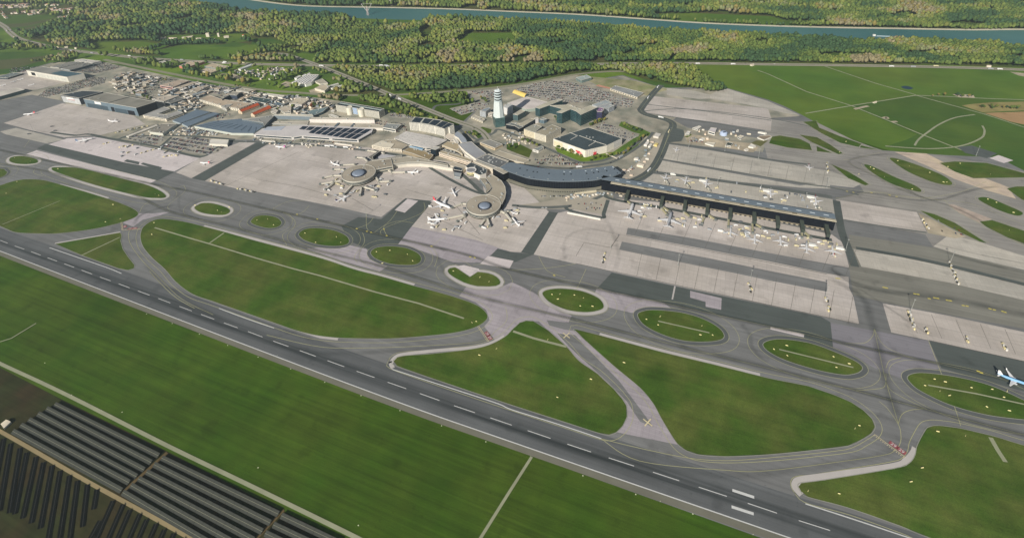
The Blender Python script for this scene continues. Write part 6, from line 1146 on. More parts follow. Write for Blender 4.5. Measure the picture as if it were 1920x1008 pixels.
LOTS = [
 ('the big car park behind the glass offices', [(968, 166), (1000, 157), (1030, 152), (1062, 153), (1130, 170), (1190, 189), (1184, 201), (1150, 200), (1110, 190), (1065, 194), (1000, 182), (975, 174)], -.32, .72),
 ('the car park beside the white parking house', [(1132, 230), (1199, 255), (1178, 264), (1115, 240)], -.32, .6),
 ('the crowded staff car park by the hangars', Z(0, 100, 8, [570, 640, 700, 545, 1100, 445, 1330, 352, 1600, 372, 1560, 460, 1300, 520, 950, 610, 700, 660]), .5, .92),
 ('the far car park by the railway', Z(0, 100, 8, [1180, 275, 1540, 150, 1800, 195, 1750, 240, 1400, 300]), .5, .9),
 ('the sandy lots of the freight quarter', Z(200, 130, 8, [100, 110, 330, 30, 800, 110, 820, 165, 600, 220, 250, 200]), -.3, .5),
 ('the rental lot left of the cargo apron road', [(234, 258), (250, 254), (300, 255), (310, 262), (292, 274)], -.35, .85),
 ('the rental lot with the white tent', [(305, 274), (327, 258), (390, 259), (392, 270), (425, 272), (408, 286), (388, 291), (362, 288)], -.35, .85),
 ('the sandy car park left of the tower', Z(840, 150, 8, [20, 430, 450, 330, 640, 370, 480, 450, 420, 470, 200, 530]), .45, .6),
 ('the car park between silo block and hotel', Z(620, 150, 8, [860, 560, 960, 490, 1240, 540, 1200, 580, 1000, 575]), -.3, .7),
 ('the forecourt of the great terminal', [(1000, 298), (1040, 288), (1075, 302), (1100, 306), (1060, 313), (1010, 309)], -.1, .6),
 ('the sandy lot behind the tower', Z(840, 150, 8, [250, 170, 700, 150, 850, 200, 650, 270, 500, 230]), .4, .5),
 ('the far lot beyond the long hangar', Z(0, 100, 8, [130, 280, 200, 220, 560, 200, 400, 260, 360, 290]), .45, .8),
 ('the yard at the freight road', Z(300, 90, 8, [760, 640, 900, 560, 1130, 600, 1080, 650, 900, 700, 740, 690]), -.3, .5),
 ('the lot behind the red roofs', Z(480, 110, 8, [430, 640, 560, 590, 850, 600, 1150, 660, 1100, 690, 880, 660, 820, 620, 600, 600]), -.25, .4),
 ('the service yard below the great terminal', [(1012, 366), (1062, 366), (1066, 372), (1020, 374)], -.05, .5),
 ('the stands yard inside the ring road', [(1094, 382), (1130, 378), (1126, 395), (1090, 392)], -.2, .45),
 ('the yard beside the perimeter road', [(1145, 330), (1180, 312), (1198, 318), (1160, 338)], .7, .4),
 ('the service compound behind the stands', Z(1240, 220, 8, [400, 330, 500, 300, 620, 360, 640, 400, 430, 385]), -.2, .6),
 ('the depot strip beside the freight sheds', Z(400, 150, 8, [0, 560, 200, 480, 300, 500, 60, 620]), .4, .8),
 ('the yards behind the largest hangar', [(205, 150), (330, 148), (420, 190), (350, 212), (290, 188), (215, 172)], -.3, .28),
 ('the yards below the railway', [(400, 168), (600, 188), (600, 200), (500, 196), (420, 188)], -.25, .35),
 ('the yard between slab block and hotel', [(695, 224), (760, 232), (764, 250), (700, 246)], -.3, .45),
 ('the lanes in front of the cargo halls', [(480, 254), (560, 258), (660, 265), (660, 271), (560, 266), (480, 262)], -.2, .45),
 ('the yard below the blue-grey roofs', Z(200, 130, 8, [900, 880, 1500, 880, 1900, 960, 1850, 990, 1100, 960]), -.3, .5),
 ('the gravel triangle by the right taxiways', [(1750, 408), (1800, 430), (1812, 443), (1760, 436)], -.4, .12),
]
allc = []
LOTM = mat('car_park_paving', (166, 160, 146), .9, .1, .03, hue=(150, 146, 134), huescale=.02)
for i, (lab, poly, ang, occ) in enumerate(LOTS):
    if i in (0, 1, 5, 6, 7, 8, 10, 12): sheet('car_park', poly, 8.3, LOTM)
for lab, poly, ang, occ in LOTS:
    wp = W(poly); xs, ys = [q[0] for q in wp], [q[1] for q in wp]; cx, cy = sum(xs)/len(xs), sum(ys)/len(ys); ca, sa = math.cos(ang), math.sin(ang); Rr = max(math.hypot(x-cx, y-cy) for x, y in wp)
    v = -Rr; row = 0
    while v < Rr:
        u = -Rr
        while u < Rr:
            x, y = cx+ca*u-sa*v, cy+sa*u+ca*v
            if inside((x, y), wp) and random.random() < occ*(1.15 if mnoise.noise((x*.02, y*.02, 0)) > -.1 else .6) and not any(inside((x, y), f_) for f_ in FOOT if abs(f_[0][0]-x) < 90 and abs(f_[0][1]-y) < 90): allc.append((math.hypot(x, y), x+random.uniform(-.2, .2), y+random.uniform(-.3, .3), ang+math.pi/2+random.uniform(-.04, .04), lab))
            u += 2.7 if True else 0
        row += 1; v += 5.6 if row % 2 else 12.5
allc.sort(); print('cars', len(allc))
cols = ['white', 'silver', 'black', 'grey', 'blue', 'red', 'white', 'black', 'grey', 'silver', 'black']
near_ = allc[:170]; far_ = allc[170:]
for d_, x, y, a, lab in near_:
    c_ = random.choice(cols); vehicle('car', c_, x, y, a, c_+' car parked in '+lab, c_+' cars in '+lab)
vs_, fs_, mi_ = [], [], []
cl_ = list(CARC)
for d_, x, y, a, lab in far_:
    ca, sa = math.cos(a), math.sin(a); b = len(vs_); c_ = cl_.index(random.choice(cols))
    for p in CG[0]: vs_.append((x+ca*p[0]-sa*p[1], y+sa*p[0]+ca*p[1], p[2]+.22))
    for i, q in enumerate(CG[1]): fs_.append(tuple(b+k for k in q)); mi_.append(6 if 5 <= i < 9 else c_)
o = mesh('parked_cars', vs_, fs_, [bm(CARC[k]) for k in cl_]+[GLASSD], mi=mi_); tag(o, 'hundreds of distant cars filling the large car parks and lots', 'cars', None, 'stuff')
# service vehicles round the stands
AREAS = [('around the left satellite', (672, 345), 65, 26, 34), ('around the right satellite', (890, 410), 90, 26, 36), ('at the near stands of the long pier', (1300, 415), 110, 16, 46), ('at the outer near stands of the long pier', (1480, 452), 90, 14, 40), ('at the far side stands of the long pier', (1380, 355), 150, 12, 34), ('on the cargo apron by the tents', (280, 280), 60, 14, 14)]
for lab, (px_, py_), rx, ry, n_ in AREAS:
    k = 0; tries = 0
    while k < n_ and tries < 900:
        tries += 1; x, y = px_+random.uniform(-rx, rx), py_+random.uniform(-ry, ry)+(px_*0)
        if lab.endswith('long pier'): y += (x-px_)*.19
        X, Y = G(x, y)
        if any(inside((X, Y), f_) for f_ in FOOT): continue
        c_ = random.choice(('white', 'white', 'cream', 'cream', 'silver', 'grey')); vehicle('truck', c_, X, Y, random.choice((AZ, AZ+1.57, AZ+.4)), ('yellowish' if c_ == 'cream' else c_)+' service truck standing '+lab, ('yellowish' if c_ == 'cream' else c_)+' service trucks '+lab, lev=9.4); k += 1
# rows of white container dollies between remote stands
TK = mat('canvas_cream', (222, 208, 160), .8, .1, .3)
def dollies(p, n_, lab, grp):
    a, b = G(*p[0]), G(*p[1]); L = math.hypot(b[0]-a[0], b[1]-a[1]); ang = math.atan2(b[1]-a[1], b[0]-a[0])
    for i in range(n_):
        t = (i+.5)/n_; x, y = a[0]+(b[0]-a[0])*t+random.uniform(-2, 2), a[1]+(b[1]-a[1])*t+random.uniform(-1, 1)
        g = join([boxg(0, 0, .5, 2.2+random.random(), 3.6, 2.4), boxg(0, 0, .1, .5, 4.4, 1.6)]); v, f = g
        me_k = ('dolly', i % 3)
        if me_k not in ME:
            me = bpy.data.meshes.new('baggage_cart'); me.from_pydata(v, [], f); me.materials.append((TK, bm((216, 212, 204)), bm((70, 70, 66)))[i % 3]); ME[me_k] = me
        o = bpy.data.objects.new('baggage_cart', ME[me_k]); C.objects.link(o); o.location = (x, y, 8.6*LV); o.rotation_euler = (0, 0, ang+random.uniform(-.4, .4)); tag(o, lab, 'cart', grp)
dollies(((1703, 584), (1714, 618)), 22, 'cream baggage cart or steps in the row on the lower right apron strip', 'carts on the lower right apron strip')
dollies(((1780, 490), (1797, 535)), 20, 'cream cart in the row on the upper right apron strip', 'carts on the upper right apron strip')
dollies(((1736, 616), (1740, 626)), 4, 'dark cart in a short row right of the long cart row', 'short row of carts, left'); dollies(((1811, 632), (1815, 642)), 4, 'dark cart in the middle short row on the lower right strip', 'short row of carts, middle'); dollies(((1880, 644), (1888, 658)), 5, 'dark cart in the short row near the right edge', 'short row of carts, right')
dollies(((1548, 560), (1551, 566)), 6, 'cream cart beside the tall mast on the central apron', 'carts by the tall mast'); dollies(((1552, 576), (1556, 584)), 4, 'cart in the painted box below the tall mast', 'carts in the painted box')
dollies(((1402, 531), (1410, 550)), 6, 'dark cart in the painted box on the central apron', 'carts in the painted box on the central apron'); dollies(((1134, 475), (1130, 495)), 6, 'small dark cart on the pale apron left of the bands', 'carts on the pale apron')
dollies(((1549, 305), (1552, 325)), 8, 'yellowish cart at the right corner of the remote stands', 'carts at the corner of the remote stands'); dollies(((1729, 410), (1740, 430)), 8, 'yellowish cart on the left rim of the gravel triangle', 'carts at the gravel triangle')
dollies(((395, 339), (420, 347)), 9, 'cart in the row at the lower left corner of the main apron', 'carts at the apron corner'); dollies(((446, 354), (478, 361)), 9, 'small white cart along the lower edge of the main apron', 'carts along the apron edge')
dollies(((305, 295), (328, 291)), 8, 'yellowish cart group on the pale cargo apron', 'carts on the cargo apron'); dollies(((265, 288), (292, 280)), 8, 'yellow cart group in the middle of the cargo apron', 'carts in the middle of the cargo apron'); dollies(((222, 277), (250, 273)), 7, 'yellow cart group near the top of the cargo apron', 'carts near the top of the cargo apron'); dollies(((192, 271), (210, 267)), 5, 'dark cart group beside the blue-tailed airliner', 'carts beside the cargo airliner')
dollies(((215, 250), (278, 237)), 16, 'yellowish cart on the strip beside the thin white canopy', 'carts beside the thin canopy')
# dark stair truck and tug on the apron edge near the first airliner
for i, (x, y) in enumerate(((98, 238), (104, 246), (55, 252))): X, Y = G(x, y); vehicle('truck', 'grey', X, Y, .4, ['dark service truck at the left rim of the hangar apron', 'second dark service truck below the first at the hangar apron rim', 'grey truck on the curved road left of the hangar apron'][i])
# traffic
def traffic(pts, n_, lab, grp, off, kind_p=.5, z=9):
    p = W(cr(pts, n=10)); d = [0]
    for i in range(1, len(p)): d.append(d[-1]+math.hypot(p[i][0]-p[i-1][0], p[i][1]-p[i-1][1]))
    for k in range(n_):
        s = random.uniform(.02, .98)*d[-1]; i = max(1, next(i for i in range(len(d)) if d[i] >= s)); a, b = p[i-1], p[i]; t = (s-d[i-1])/(d[i]-d[i-1]); dx, dy = b[0]-a[0], b[1]-a[1]; L = math.hypot(dx, dy); o_ = off if random.random() < .5 else -off
        kind = 'lorry' if random.random() < kind_p else 'car'; c_ = random.choice(('white', 'white', 'silver', 'cream')) if kind == 'lorry' else random.choice(cols)
        cn = 'cream' if c_ == 'cream' else c_; vehicle(kind, c_, a[0]+dx*t-dy/L*o_, a[1]+dy*t+dx/L*o_, math.atan2(dy, dx), cn+(' lorry' if kind == 'lorry' else ' car')+' driving on '+lab, cn+(' lorries on ' if kind == 'lorry' else ' cars on ')+lab, lev=(z if kind == 'lorry' else z-4.6), name='lorry' if kind == 'lorry' else 'moving_car')
traffic(MWAY, 46, 'the long motorway below the woods', '', 6, .65, 9); traffic(DIAG, 10, 'the diagonal bypass', '', 4.5, .4, 10.5); traffic(PERI, 8, 'the perimeter road behind the stands', '', 3, .5, 10)
traffic([(960, 385), (1010, 389), (1072, 386), (1110, 375), (1140, 362)], 5, 'the ring road below the great terminal', '', 1.5, .3, 10); traffic([(900, 285), (960, 308), (1060, 316), (1150, 303), (1213, 262)], 9, 'the access road behind the great terminal', '', 2, .3, 10)
traffic([(430, 265), (520, 268), (620, 275), (700, 284)], 8, 'the road in front of the cargo halls', '', 1.5, .5, 10)
vehicle('car', 'black', *G(731.5, 679.5), AZ+.9, 'lone dark car at the tip of the grass wedge beside the runway', lev=7)
for i, (x, y, w_, l_) in enumerate(((1317, 340.5, 6, 14), (1436, 359.5, 6, 13), (1519, 371, 6, 14), (1261, 328, 5, 10), (1350, 434, 4, 9), (1522, 461, 6, 12), (1573, 467, 6, 12))):
    X, Y = G(x, y); v, f = join([boxg(0, 0, .9, 4.2, l_, w_), boxg(0, 0, 0, .9, l_*.8, w_*.6), boxg(l_/2+1.3, 0, .3, 2.8, 2.2, w_*.5)]); o = mesh('cargo_trailer', v, f, bm((226, 224, 216))); o.location = (X, Y, 11*LV); o.rotation_euler = (0, 0, AZ); tag(o, 'large white trailer beside '+['the third airliner on the far side of the pier', 'the fourth airliner on the far side of the pier', 'the dark red tailed airliner on the far side', 'the first airliner on the far side of the pier', 'the fourth near stand of the pier', 'the seventh near stand airliner', 'the red-tailed airliner at the last near stand'][i], 'trailer')
# ================================================================ MASTS, MARKERS
MASTM = mat('galvanised_steel', (160, 162, 156), .5, .05, .5)
def mast_mesh(h):
    g = [tube((0, 0, 0), (0, 0, h), .38, 8, .2), boxg(0, 0, h-.4, h+.6, 2.6, .6), boxg(0, 0, h-.4, h+.6, .6, 2.6), boxg(0, 0, 0, .6, 2, 2)]
    me = bpy.data.meshes.new('floodlight_mast'); v, f = join(g); me.from_pydata(v, [], f); me.materials.append(MASTM); me.update(); return me
MMS = mast_mesh(25)
for i, (x, y, w_) in enumerate(((1271, 498, 'lower left of the central apron bands'), (1145, 465, 'on the pale apron left of the bands'), (1547, 557, 'at the right end of the central apron'), (1707, 584, 'beside the cart row on the lower right strip'), (1781, 493, 'beside the cart row on the upper right strip'), (1406, 528, 'in the middle of the central apron'), (687, 404, 'below the left satellite'), (263, 272, 'at the edge of the cargo apron'), (169, 252, 'at the corner of the hangar apron'), (552, 272, 'on the cargo road, left'), (603, 274, 'on the cargo road, right'), (1549, 322, 'at the corner of the remote stands'), (1550, 352, 'between the remote stands and the pier'), (1359, 283, 'at the top edge of the remote stands'), (1422, 297, 'near the compound corner'), (1291, 279, 'behind the remote stands near the perimeter road'), (1262, 300, 'first on the strip between remote stands'), (1297, 306, 'second on the strip between remote stands'), (1333, 312, 'third on the strip between remote stands'), (1369, 317, 'fourth on the strip between remote stands'), (1406, 322, 'fifth on the strip between remote stands'), (1443, 329, 'sixth on the strip between remote stands'), (1482, 336, 'seventh on the strip between remote stands'), (1521, 341, 'eighth on the strip between remote stands'), (1585, 470, 'at the lower end of the pier road'), (1830, 292, 'at the right taxiway verge'), (1344, 351, 'on the far side of the pier, left'), (1424, 366, 'on the far side of the pier, middle'), (1508, 381, 'on the far side of the pier, right'), (64, 248, 'at the bend of the road left of the hangar apron'), (700, 275, 'beside the cream roofed hall'), (270, 146, 'tall one at the railway behind the freight quarter'))):
    o = bpy.data.objects.new('floodlight_mast', MMS); C.objects.link(o); o.location = (*G(x, y), 10*LV); s = .62 if 'strip between' in w_ else 1; o.scale = (s, s, s); tag(o, 'slim grey floodlight mast '+w_, 'mast', 'floodlight masts')
SG = bpy.data.meshes.new('taxiway_sign'); v, f = join([boxg(0, 0, 0, 1.3, 5.2, .5), boxg(0, 0, 0, .25, 6.0, 1.3)]); SG.from_pydata(v, [], f); SG.materials.append(mat('sign_cream', (226, 216, 160), .7, .04, .3)); SG.update()
SIGN = [(28, 296), (57, 303), (53, 306), (109, 317), (291, 364), (298, 367), (366, 385), (415, 398), (408, 395), (430, 389), (482, 413), (513, 422), (502, 411), (572, 437.5), (639, 455), (631, 444.5), (592, 455), (706, 472.5), (774, 489.5), (764, 477), (731, 470), (717, 494), (850, 508.5), (917, 528.5), (900, 520), (1035, 552.5), (1050, 551.5), (1046, 561), (1077, 553.5), (1094, 559), (1111, 574.5), (1088, 574), (1212, 599), (1238, 593.5), (1234, 609.5), (1316, 611), (1313, 628), (1336, 628.5), (1451, 655), (1475, 648), (1476, 667), (1562.5, 669), (1592, 682), (1568, 689), (1734, 723), (1772, 716), (1821, 727), (1762, 733), (1780, 741.5), (1752, 711), (1860, 730), (1888, 733), (1882, 745), (1850, 763), (1892, 770), (885, 605), (893, 603), (899, 666), (931, 654), (289, 418), (285, 440), (198, 416.5), (226, 411), (212, 384), (12, 363), (32, 341), (1708, 903), (1515, 920), (1573, 925.5), (1729, 877), (1603, 803), (1611, 798), (1758, 809), (1810, 817), (1027, 637), (1108, 711), (1610, 327), (1632, 314), (1638, 317), (1710, 355), (1658, 332), (1683, 302), (1705, 312), (1743, 324), (1769, 342), (1775, 342), (1852, 374), (1900, 399), (1868, 380), (1574, 286), (1586, 266), (1800, 307), (1857, 327), (1777, 313), (1892, 432), (1045, 745), (1170, 680)]
for i, (x, y) in enumerate(SIGN): o = bpy.data.objects.new('taxiway_sign', SG); C.objects.link(o); o.location = (*G(x, y), 13*LV); o.rotation_euler = (0, 0, AZ+random.choice((0, 0, 1.2, -.6, .5))); s_ = .42 if i % 3 else .6; o.scale = (s_, s_, 1); tag(o, 'small cream taxiway sign standing on a grass island', 'sign', 'taxiway signs on the grass')
LM = bpy.data.meshes.new('runway_light'); v, f = join([boxg(0, 0, 0, .15, 1.2, 1.2), lathe(0, 0, [(.3, .1), (.35, .5), (.1, .7)], 8)]); LM.from_pydata(v, [], f); LM.materials.append(bm((220, 224, 190))); LM.update()
for x, y in ((520, 666), (545, 691), (609, 716), (677, 741), (750, 769), (828, 797.5), (911, 827.5), (1093, 891), (1192, 926), (1238, 939), (1299, 962.5), (1412, 1001), (484, 669), (427, 647), (374, 626), (323, 606), (275, 588), (84, 680), (484, 876), (672, 984), (229, 772), (134, 740)): o = bpy.data.objects.new('runway_light', LM); C.objects.link(o); o.location = (*G(x, y), .05); tag(o, 'tiny pale light fitting in the grass beside the runway', 'light', 'light fittings in the grass')
# river barge and pylons
c = G(1660, 69.6); a_ = angpx((1642, 68.5), (1680, 70.2)); v, f = boxg(0, 0, 0, 2.6, 92, 11); hull = ([(x+(6 if (x > 0 and abs(y) < 20 and z > 1) else 0), y*(.55 if x > 40 else 1), z) for x, y, z in v], f)
root = empty('river_barge', (*c, 6*LV), 'long grey cargo barge on the river with a white wheelhouse at its left end', 'barge'); root.rotation_euler = (0, 0, a_)
mesh('hull', *hull, bm((96, 116, 124)), root); v, f = boxg(2, 0, 2.6, 3.8, 66, 8.4); mesh('hatch_cover', v, f, bm((176, 196, 200)), root); v, f = boxg(-40, 0, 2.6, 8, 9, 8); mesh('wheelhouse', v, f, bm((226, 224, 216)), root)
for i, (x, y, hpx) in enumerate(((690, 29, 13), (734, 11, 20))):
    c = G(x, y); root = empty('power_pylon', (*c, 0), ['red and white lattice pylon on the near river bank', 'red and white lattice pylon on the far river bank'][i], 'pylon'); hh = 46; g, g2, g3 = [], [], []
    for sx in (-1, 1):
        for sy in (-1, 1): g.append(tube((sx*4, sy*4, 0), (sx*1.1, sy*1.1, hh), .5, 5))
    for k in range(8): z0, z1 = k*hh/8, (k+1)*hh/8; w0, w1 = 4-2.9*k/8, 4-2.9*(k+1)/8; g.append(tube((-w0, -w0, z0), (w1, -w1, z1), .3, 4)); g.append(tube((w0, -w0, z0), (-w1, -w1, z1), .3, 4))
    for sx in (-1, 1): g2.append(tube((0, 0, 18), (sx*26, 0, hh+12), .9, 6))
    g2.append(tube((-26, 0, hh+12), (26, 0, hh+12), .4, 5))
    v, f = join(g); mesh('tower', v, f, bm((216, 196, 190)), root); v, f = join(g2); mesh('cross_arm', v, f, bm((226, 220, 214)), root)
# ================================================================ SOLAR FIELD
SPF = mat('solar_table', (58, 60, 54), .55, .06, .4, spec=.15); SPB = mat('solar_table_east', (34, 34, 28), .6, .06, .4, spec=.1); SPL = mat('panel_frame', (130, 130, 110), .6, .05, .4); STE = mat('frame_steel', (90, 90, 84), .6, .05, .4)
def row(a, b, label, depth, z0, z1, m, grp, side=1, joints=10.5):
    """tilted table of panels from a to b; its low edge is at the side facing the sun"""
    a, b = G(*a), G(*b); L = math.hypot(b[0]-a[0], b[1]-a[1]); dx, dy = (b[0]-a[0])/L, (b[1]-a[1])/L; nx, ny = dy*side, -dx*side; org = (*a, 0)
    root = empty('solar_panel_row', org, label, 'solar panels', grp); P = lambda s, t, z: (a[0]+dx*s+nx*t, a[1]+dy*s+ny*t, z)
    s = 0; k = 0
    n_ = max(1, int(L/joints)); jl = L/n_
    for i in range(n_):
        s0, s1 = i*jl, (i+1)*jl-.25
        v = [P(s0, depth, z0), P(s1, depth, z0), P(s1, 0, z1), P(s0, 0, z1)]; v += [(x, y, z-.12) for x, y, z in v]; f = [(0, 1, 2, 3), (7, 6, 5, 4)]+[(i_, 4+i_, 4+(i_+1) % 4, (i_+1) % 4) for i_ in range(4)]
        mesh('panel_table', v, f, m, root, org)
    zm = (z0+z1)/2+.05; v = [P(0, depth*.53, zm-.02), P(L, depth*.53, zm-.02), P(L, depth*.47, zm+.05), P(0, depth*.47, zm+.05)]; mesh('centre_rail', v, [(0, 1, 2, 3)], SPL if m is SPF else STE, root, org)
    g = [boxg(*P(i*jl+jl/2, depth*.5, 0)[:2], 0, zm-.15, .25, .25) for i in range(n_)]; v, f = join(g); mesh('posts', v, f, STE, root, org)
ra = [(107, 756), (92, 764), (76, 773.5), (59, 784.5), (44, 794.5), (29, 806)]; rb = [(302, 852), (288, 864.5), (275, 878.5), (261, 891), (247, 902), (233, 917)]
rc = [(307.5, 856), (293, 868), (279, 882), (264, 894.5), (250, 907), (235, 920)]; rd_ = [(526, 960.5), (511, 977), (496, 993), (480, 1009), (464, 1026), (447, 1043)]
re_ = [(531, 963), (516, 980), (501, 996), (485, 1012), (469, 1029), (452, 1046)]
seg = ['nearest the grass', 'second from the grass', 'third from the grass', 'fourth from the grass', 'fifth from the grass', 'nearest the dirt track']
for i in range(6):
    row(ra[i], rb[i], 'long grey solar panel row in the left block, '+seg[i], 5.4, .7, 3.4, SPF, 'long grey solar panel rows')
    row(rc[i], rd_[i], 'long grey solar panel row in the middle block, '+seg[i], 5.4, .7, 3.4, SPF, 'long grey solar panel rows')
    e = (re_[i][0]+110, re_[i][1]+52); 
    if re_[i][1] < 1012: row(re_[i], e, 'grey solar panel row at the bottom edge of the photo, '+seg[i], 5.4, .7, 3.4, SPF, 'long grey solar panel rows')
tops = [(4, 821), (17.5, 830), (35, 838.5), (47.5, 847), (65, 855), (79, 865), (95, 871), (110, 881), (127.5, 890), (142.5, 900), (161, 907), (179, 916)]
bots = [(-22, 960), (-5, 962), (14, 965), (24, 967), (39, 975), (55, 984), (72, 994), (84, 1030), (104, 1040), (125, 1030), (151, 991), (172, 958)]
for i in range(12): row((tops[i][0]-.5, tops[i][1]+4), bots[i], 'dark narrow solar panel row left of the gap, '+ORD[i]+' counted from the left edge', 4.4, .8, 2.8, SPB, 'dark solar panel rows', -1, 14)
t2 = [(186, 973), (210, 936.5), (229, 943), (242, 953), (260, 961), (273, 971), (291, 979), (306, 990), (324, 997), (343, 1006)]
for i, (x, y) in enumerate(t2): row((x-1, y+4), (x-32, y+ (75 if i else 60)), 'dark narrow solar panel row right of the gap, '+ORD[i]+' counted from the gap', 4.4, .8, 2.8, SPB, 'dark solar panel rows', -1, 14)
# ================================================================ TREES
def ico():
    import bmesh
    b = bmesh.new(); bmesh.ops.create_icosphere(b, subdivisions=2, radius=1); v = np.array([x.co[:] for x in b.verts]); f = np.array([[q.index for q in p.verts] for p in b.faces]); b.free(); return v, f
def ico1():
    import bmesh
    b = bmesh.new(); bmesh.ops.create_icosphere(b, subdivisions=1, radius=1); v = np.array([x.co[:] for x in b.verts]); f = np.array([[q.index for q in p.verts] for p in b.faces]); b.free(); return v, f
IV, IF = ico(); JV, JF = ico1()
def leafmat():
    m = bpy.data.materials.new('foliage'); m.use_nodes = True; n, l = m.node_tree.nodes, m.node_tree.links; b = n['Principled BSDF']; b.inputs['Roughness'].default_value = .9; b.inputs['Specular IOR Level'].default_value = .05
    a = n.new('ShaderNodeAttribute'); a.attribute_name = 'tint'; l.new(a.outputs['Color'], b.inputs['Base Color']); return m
LEAF = leafmat()
PAL = [(.056, .092, .026), (.085, .12, .03), (.115, .145, .034), (.15, .165, .04), (.155, .17, .075), (.18, .15, .045), (.185, .16, .09), (.036, .07, .03)]
def stand(x, y, k):
    u, v = x*math.cos(.35)-y*math.sin(.35)+40*mnoise.noise((x/120, y/120, 3)), x*math.sin(.35)+y*math.cos(.35)+40*mnoise.noise((x/120, y/120, 5))
    return (mnoise.cell((u/170+11, v/95+7, k+.5))+1)/2 if False else abs(math.sin(math.floor(u/170)*12.9898+math.floor(v/95)*78.233+k*3.1))*43758.5453 % 1
def tint_at(x, y):
    n1 = mnoise.noise((x/150, y/100, 1.3)); n2 = mnoise.noise((x/420, y/300, 7.7)); n3 = random.random()
    s = n1*1.0+n2*.8+(stand(x, y, 0)-.5)*.9+(n3-.5)*.42+.03
    if s < -.45: k = 7
    elif s < -.2: k = 0
    elif s < .12: k = 1
    elif s < .34: k = 2
    elif s < .5: k = 3
    elif s < .68: k = 4
    elif s < .8: k = 5
    else: k = 6
    j = random.uniform(1.02, 1.42); return tuple(c*j for c in PAL[k])
exw = [W(p) for p in CLEAR]; exb = [(min(q[0] for q in p), max(q[0] for q in p), min(q[1] for q in p), max(q[1] for q in p)) for p in exw]
rivw = W(RIVER); mww = W(cr(MWAY, n=4)); dgw = W(cr(DIAG, n=4)); fb = [(min(q[0] for q in p)-7, max(q[0] for q in p)+7, min(q[1] for q in p)-14, max(q[1] for q in p)+7) for p in FOOT]
def nearline(x, y, line, d0, d1):
    """True when x, y is within d1 behind or d0 in front of a line that runs across the view"""
    for i in range(len(line)-1):
        (ax, ay), (bx, by) = line[i], line[i+1]
        if (ax <= x < bx) or (bx <= x < ax):
            t = (x-ax)/(bx-ax); yy = ay+(by-ay)*t
            if -d0 < y-yy < d1: return True
    return False
rail = W(cr([(195, 112), (275, 129), (375, 149), (480, 167.5), (560, 174), (620, 178), (730, 178.5), (845, 171.5), (960, 160.5), (1080, 140), (1160, 134)], n=3))
sites = []
for poly, dens in WOODS:
    wp = W([(x, y) for x, y in poly]); x0, x1, y0, y1 = min(q[0] for q in wp), max(q[0] for q in wp), min(q[1] for q in wp), max(q[1] for q in wp)
    x0 = max(x0, -4300); x1 = min(x1, 3600); y1 = min(y1, 4300); y = y0
    while y < y1:
        st = 9.3 if y < 1900 else 11 if y < 2400 else 14.5
        x = x0
        while x < x1:
            X, Y = x+random.uniform(-.45, .45)*st, y+random.uniform(-.45, .45)*st; x += st
            if random.random() > dens: continue
            p = PX(X, Y)
            if not (-60 < p[0] < 1980 and -40 < p[1] < 300): continue
            if not inside(p, poly) or inside((X, Y), rivw): continue
            if any(b[0] < X < b[1] and b[2] < Y < b[3] and inside((X, Y), e) for b, e in zip(exb, exw)): continue
            if nearline(X, Y, mww, 34, 14) or nearline(X, Y, rail, 22, 10): continue
            if 440 < p[0] < 930 and any((abs(X-q[0]) < 20 and -42 < Y-q[1] < 16) for q in dgw): continue
            if any(b[0] < X < b[1] and b[2] < Y < b[3] for b in fb): continue
            if (p[0] < 145 and 8 < p[1] < 42) and random.random() < .88: continue
            if dens < .7 and mnoise.noise((X/60, Y/60, 4)) < -.05: continue
            if dens > .8 and mnoise.noise((X/130, Y/80, 21)) > .42: continue
            sites.append((X, Y, st))
        y += st
print('trees', len(sites))
def forest(name, sites, label, V, Fc):
    n = len(sites); nv, nf = len(V), len(Fc); vv = np.empty((n, nv, 3), np.float32); col = np.empty((n, nv, 4), np.float32); col[..., 3] = 1
    nvar = 24; variants = []
    for k in range(nvar):
        d = 1+rng.uniform(-.36, .3, nv)[:, None]; q = V*d; variants.append(q)
    for i, (x, y, st) in enumerate(sites):
        q = variants[i % nvar]; a = random.uniform(0, 6.28); ca, sa = math.cos(a), math.sin(a); r = st*random.uniform(.46, .78); h = random.uniform(.85, 1.5)*r; tall = stand(x, y, 1)*8
        z0 = max(1.2, h*.95+random.uniform(1, 5)+tall)
        vv[i, :, 0] = x+(q[:, 0]*ca-q[:, 1]*sa)*r; vv[i, :, 1] = y+(q[:, 0]*sa+q[:, 1]*ca)*r; vv[i, :, 2] = z0+q[:, 2]*h
        t = tint_at(x, y); j = rng.uniform(.8, 1.22, nv); col[i, :, 0] = t[0]*j; col[i, :, 1] = t[1]*j; col[i, :, 2] = t[2]*j
    ff = (Fc[None]+(np.arange(n)*nv)[:, None, None]).reshape(-1, 3)
    me = bpy.data.meshes.new(name); me.vertices.add(n*nv); me.vertices.foreach_set('co', vv.reshape(-1)); me.loops.add(len(ff)*3); me.loops.foreach_set('vertex_index', ff.reshape(-1).astype(np.int32)); me.polygons.add(len(ff)); me.polygons.foreach_set('loop_start', np.arange(0, len(ff)*3, 3, dtype=np.int32)); me.update(calc_edges=True)
    at = me.color_attributes.new('tint', 'FLOAT_COLOR', 'POINT'); at.data.foreach_set('color', col.reshape(-1)); me.materials.append(LEAF)
    o = bpy.data.objects.new(name, me); C.objects.link(o); return tag(o, label, 'woodland', None, 'stuff')
forest('river_forest', [s for s in sites if s[1] < 2000], 'mixed autumn woodland between the airport and the river, nearer part', IV, IF)
forest('distant_forest', [s for s in sites if s[1] >= 2000], 'far woodland along both banks of the river', JV, JF)
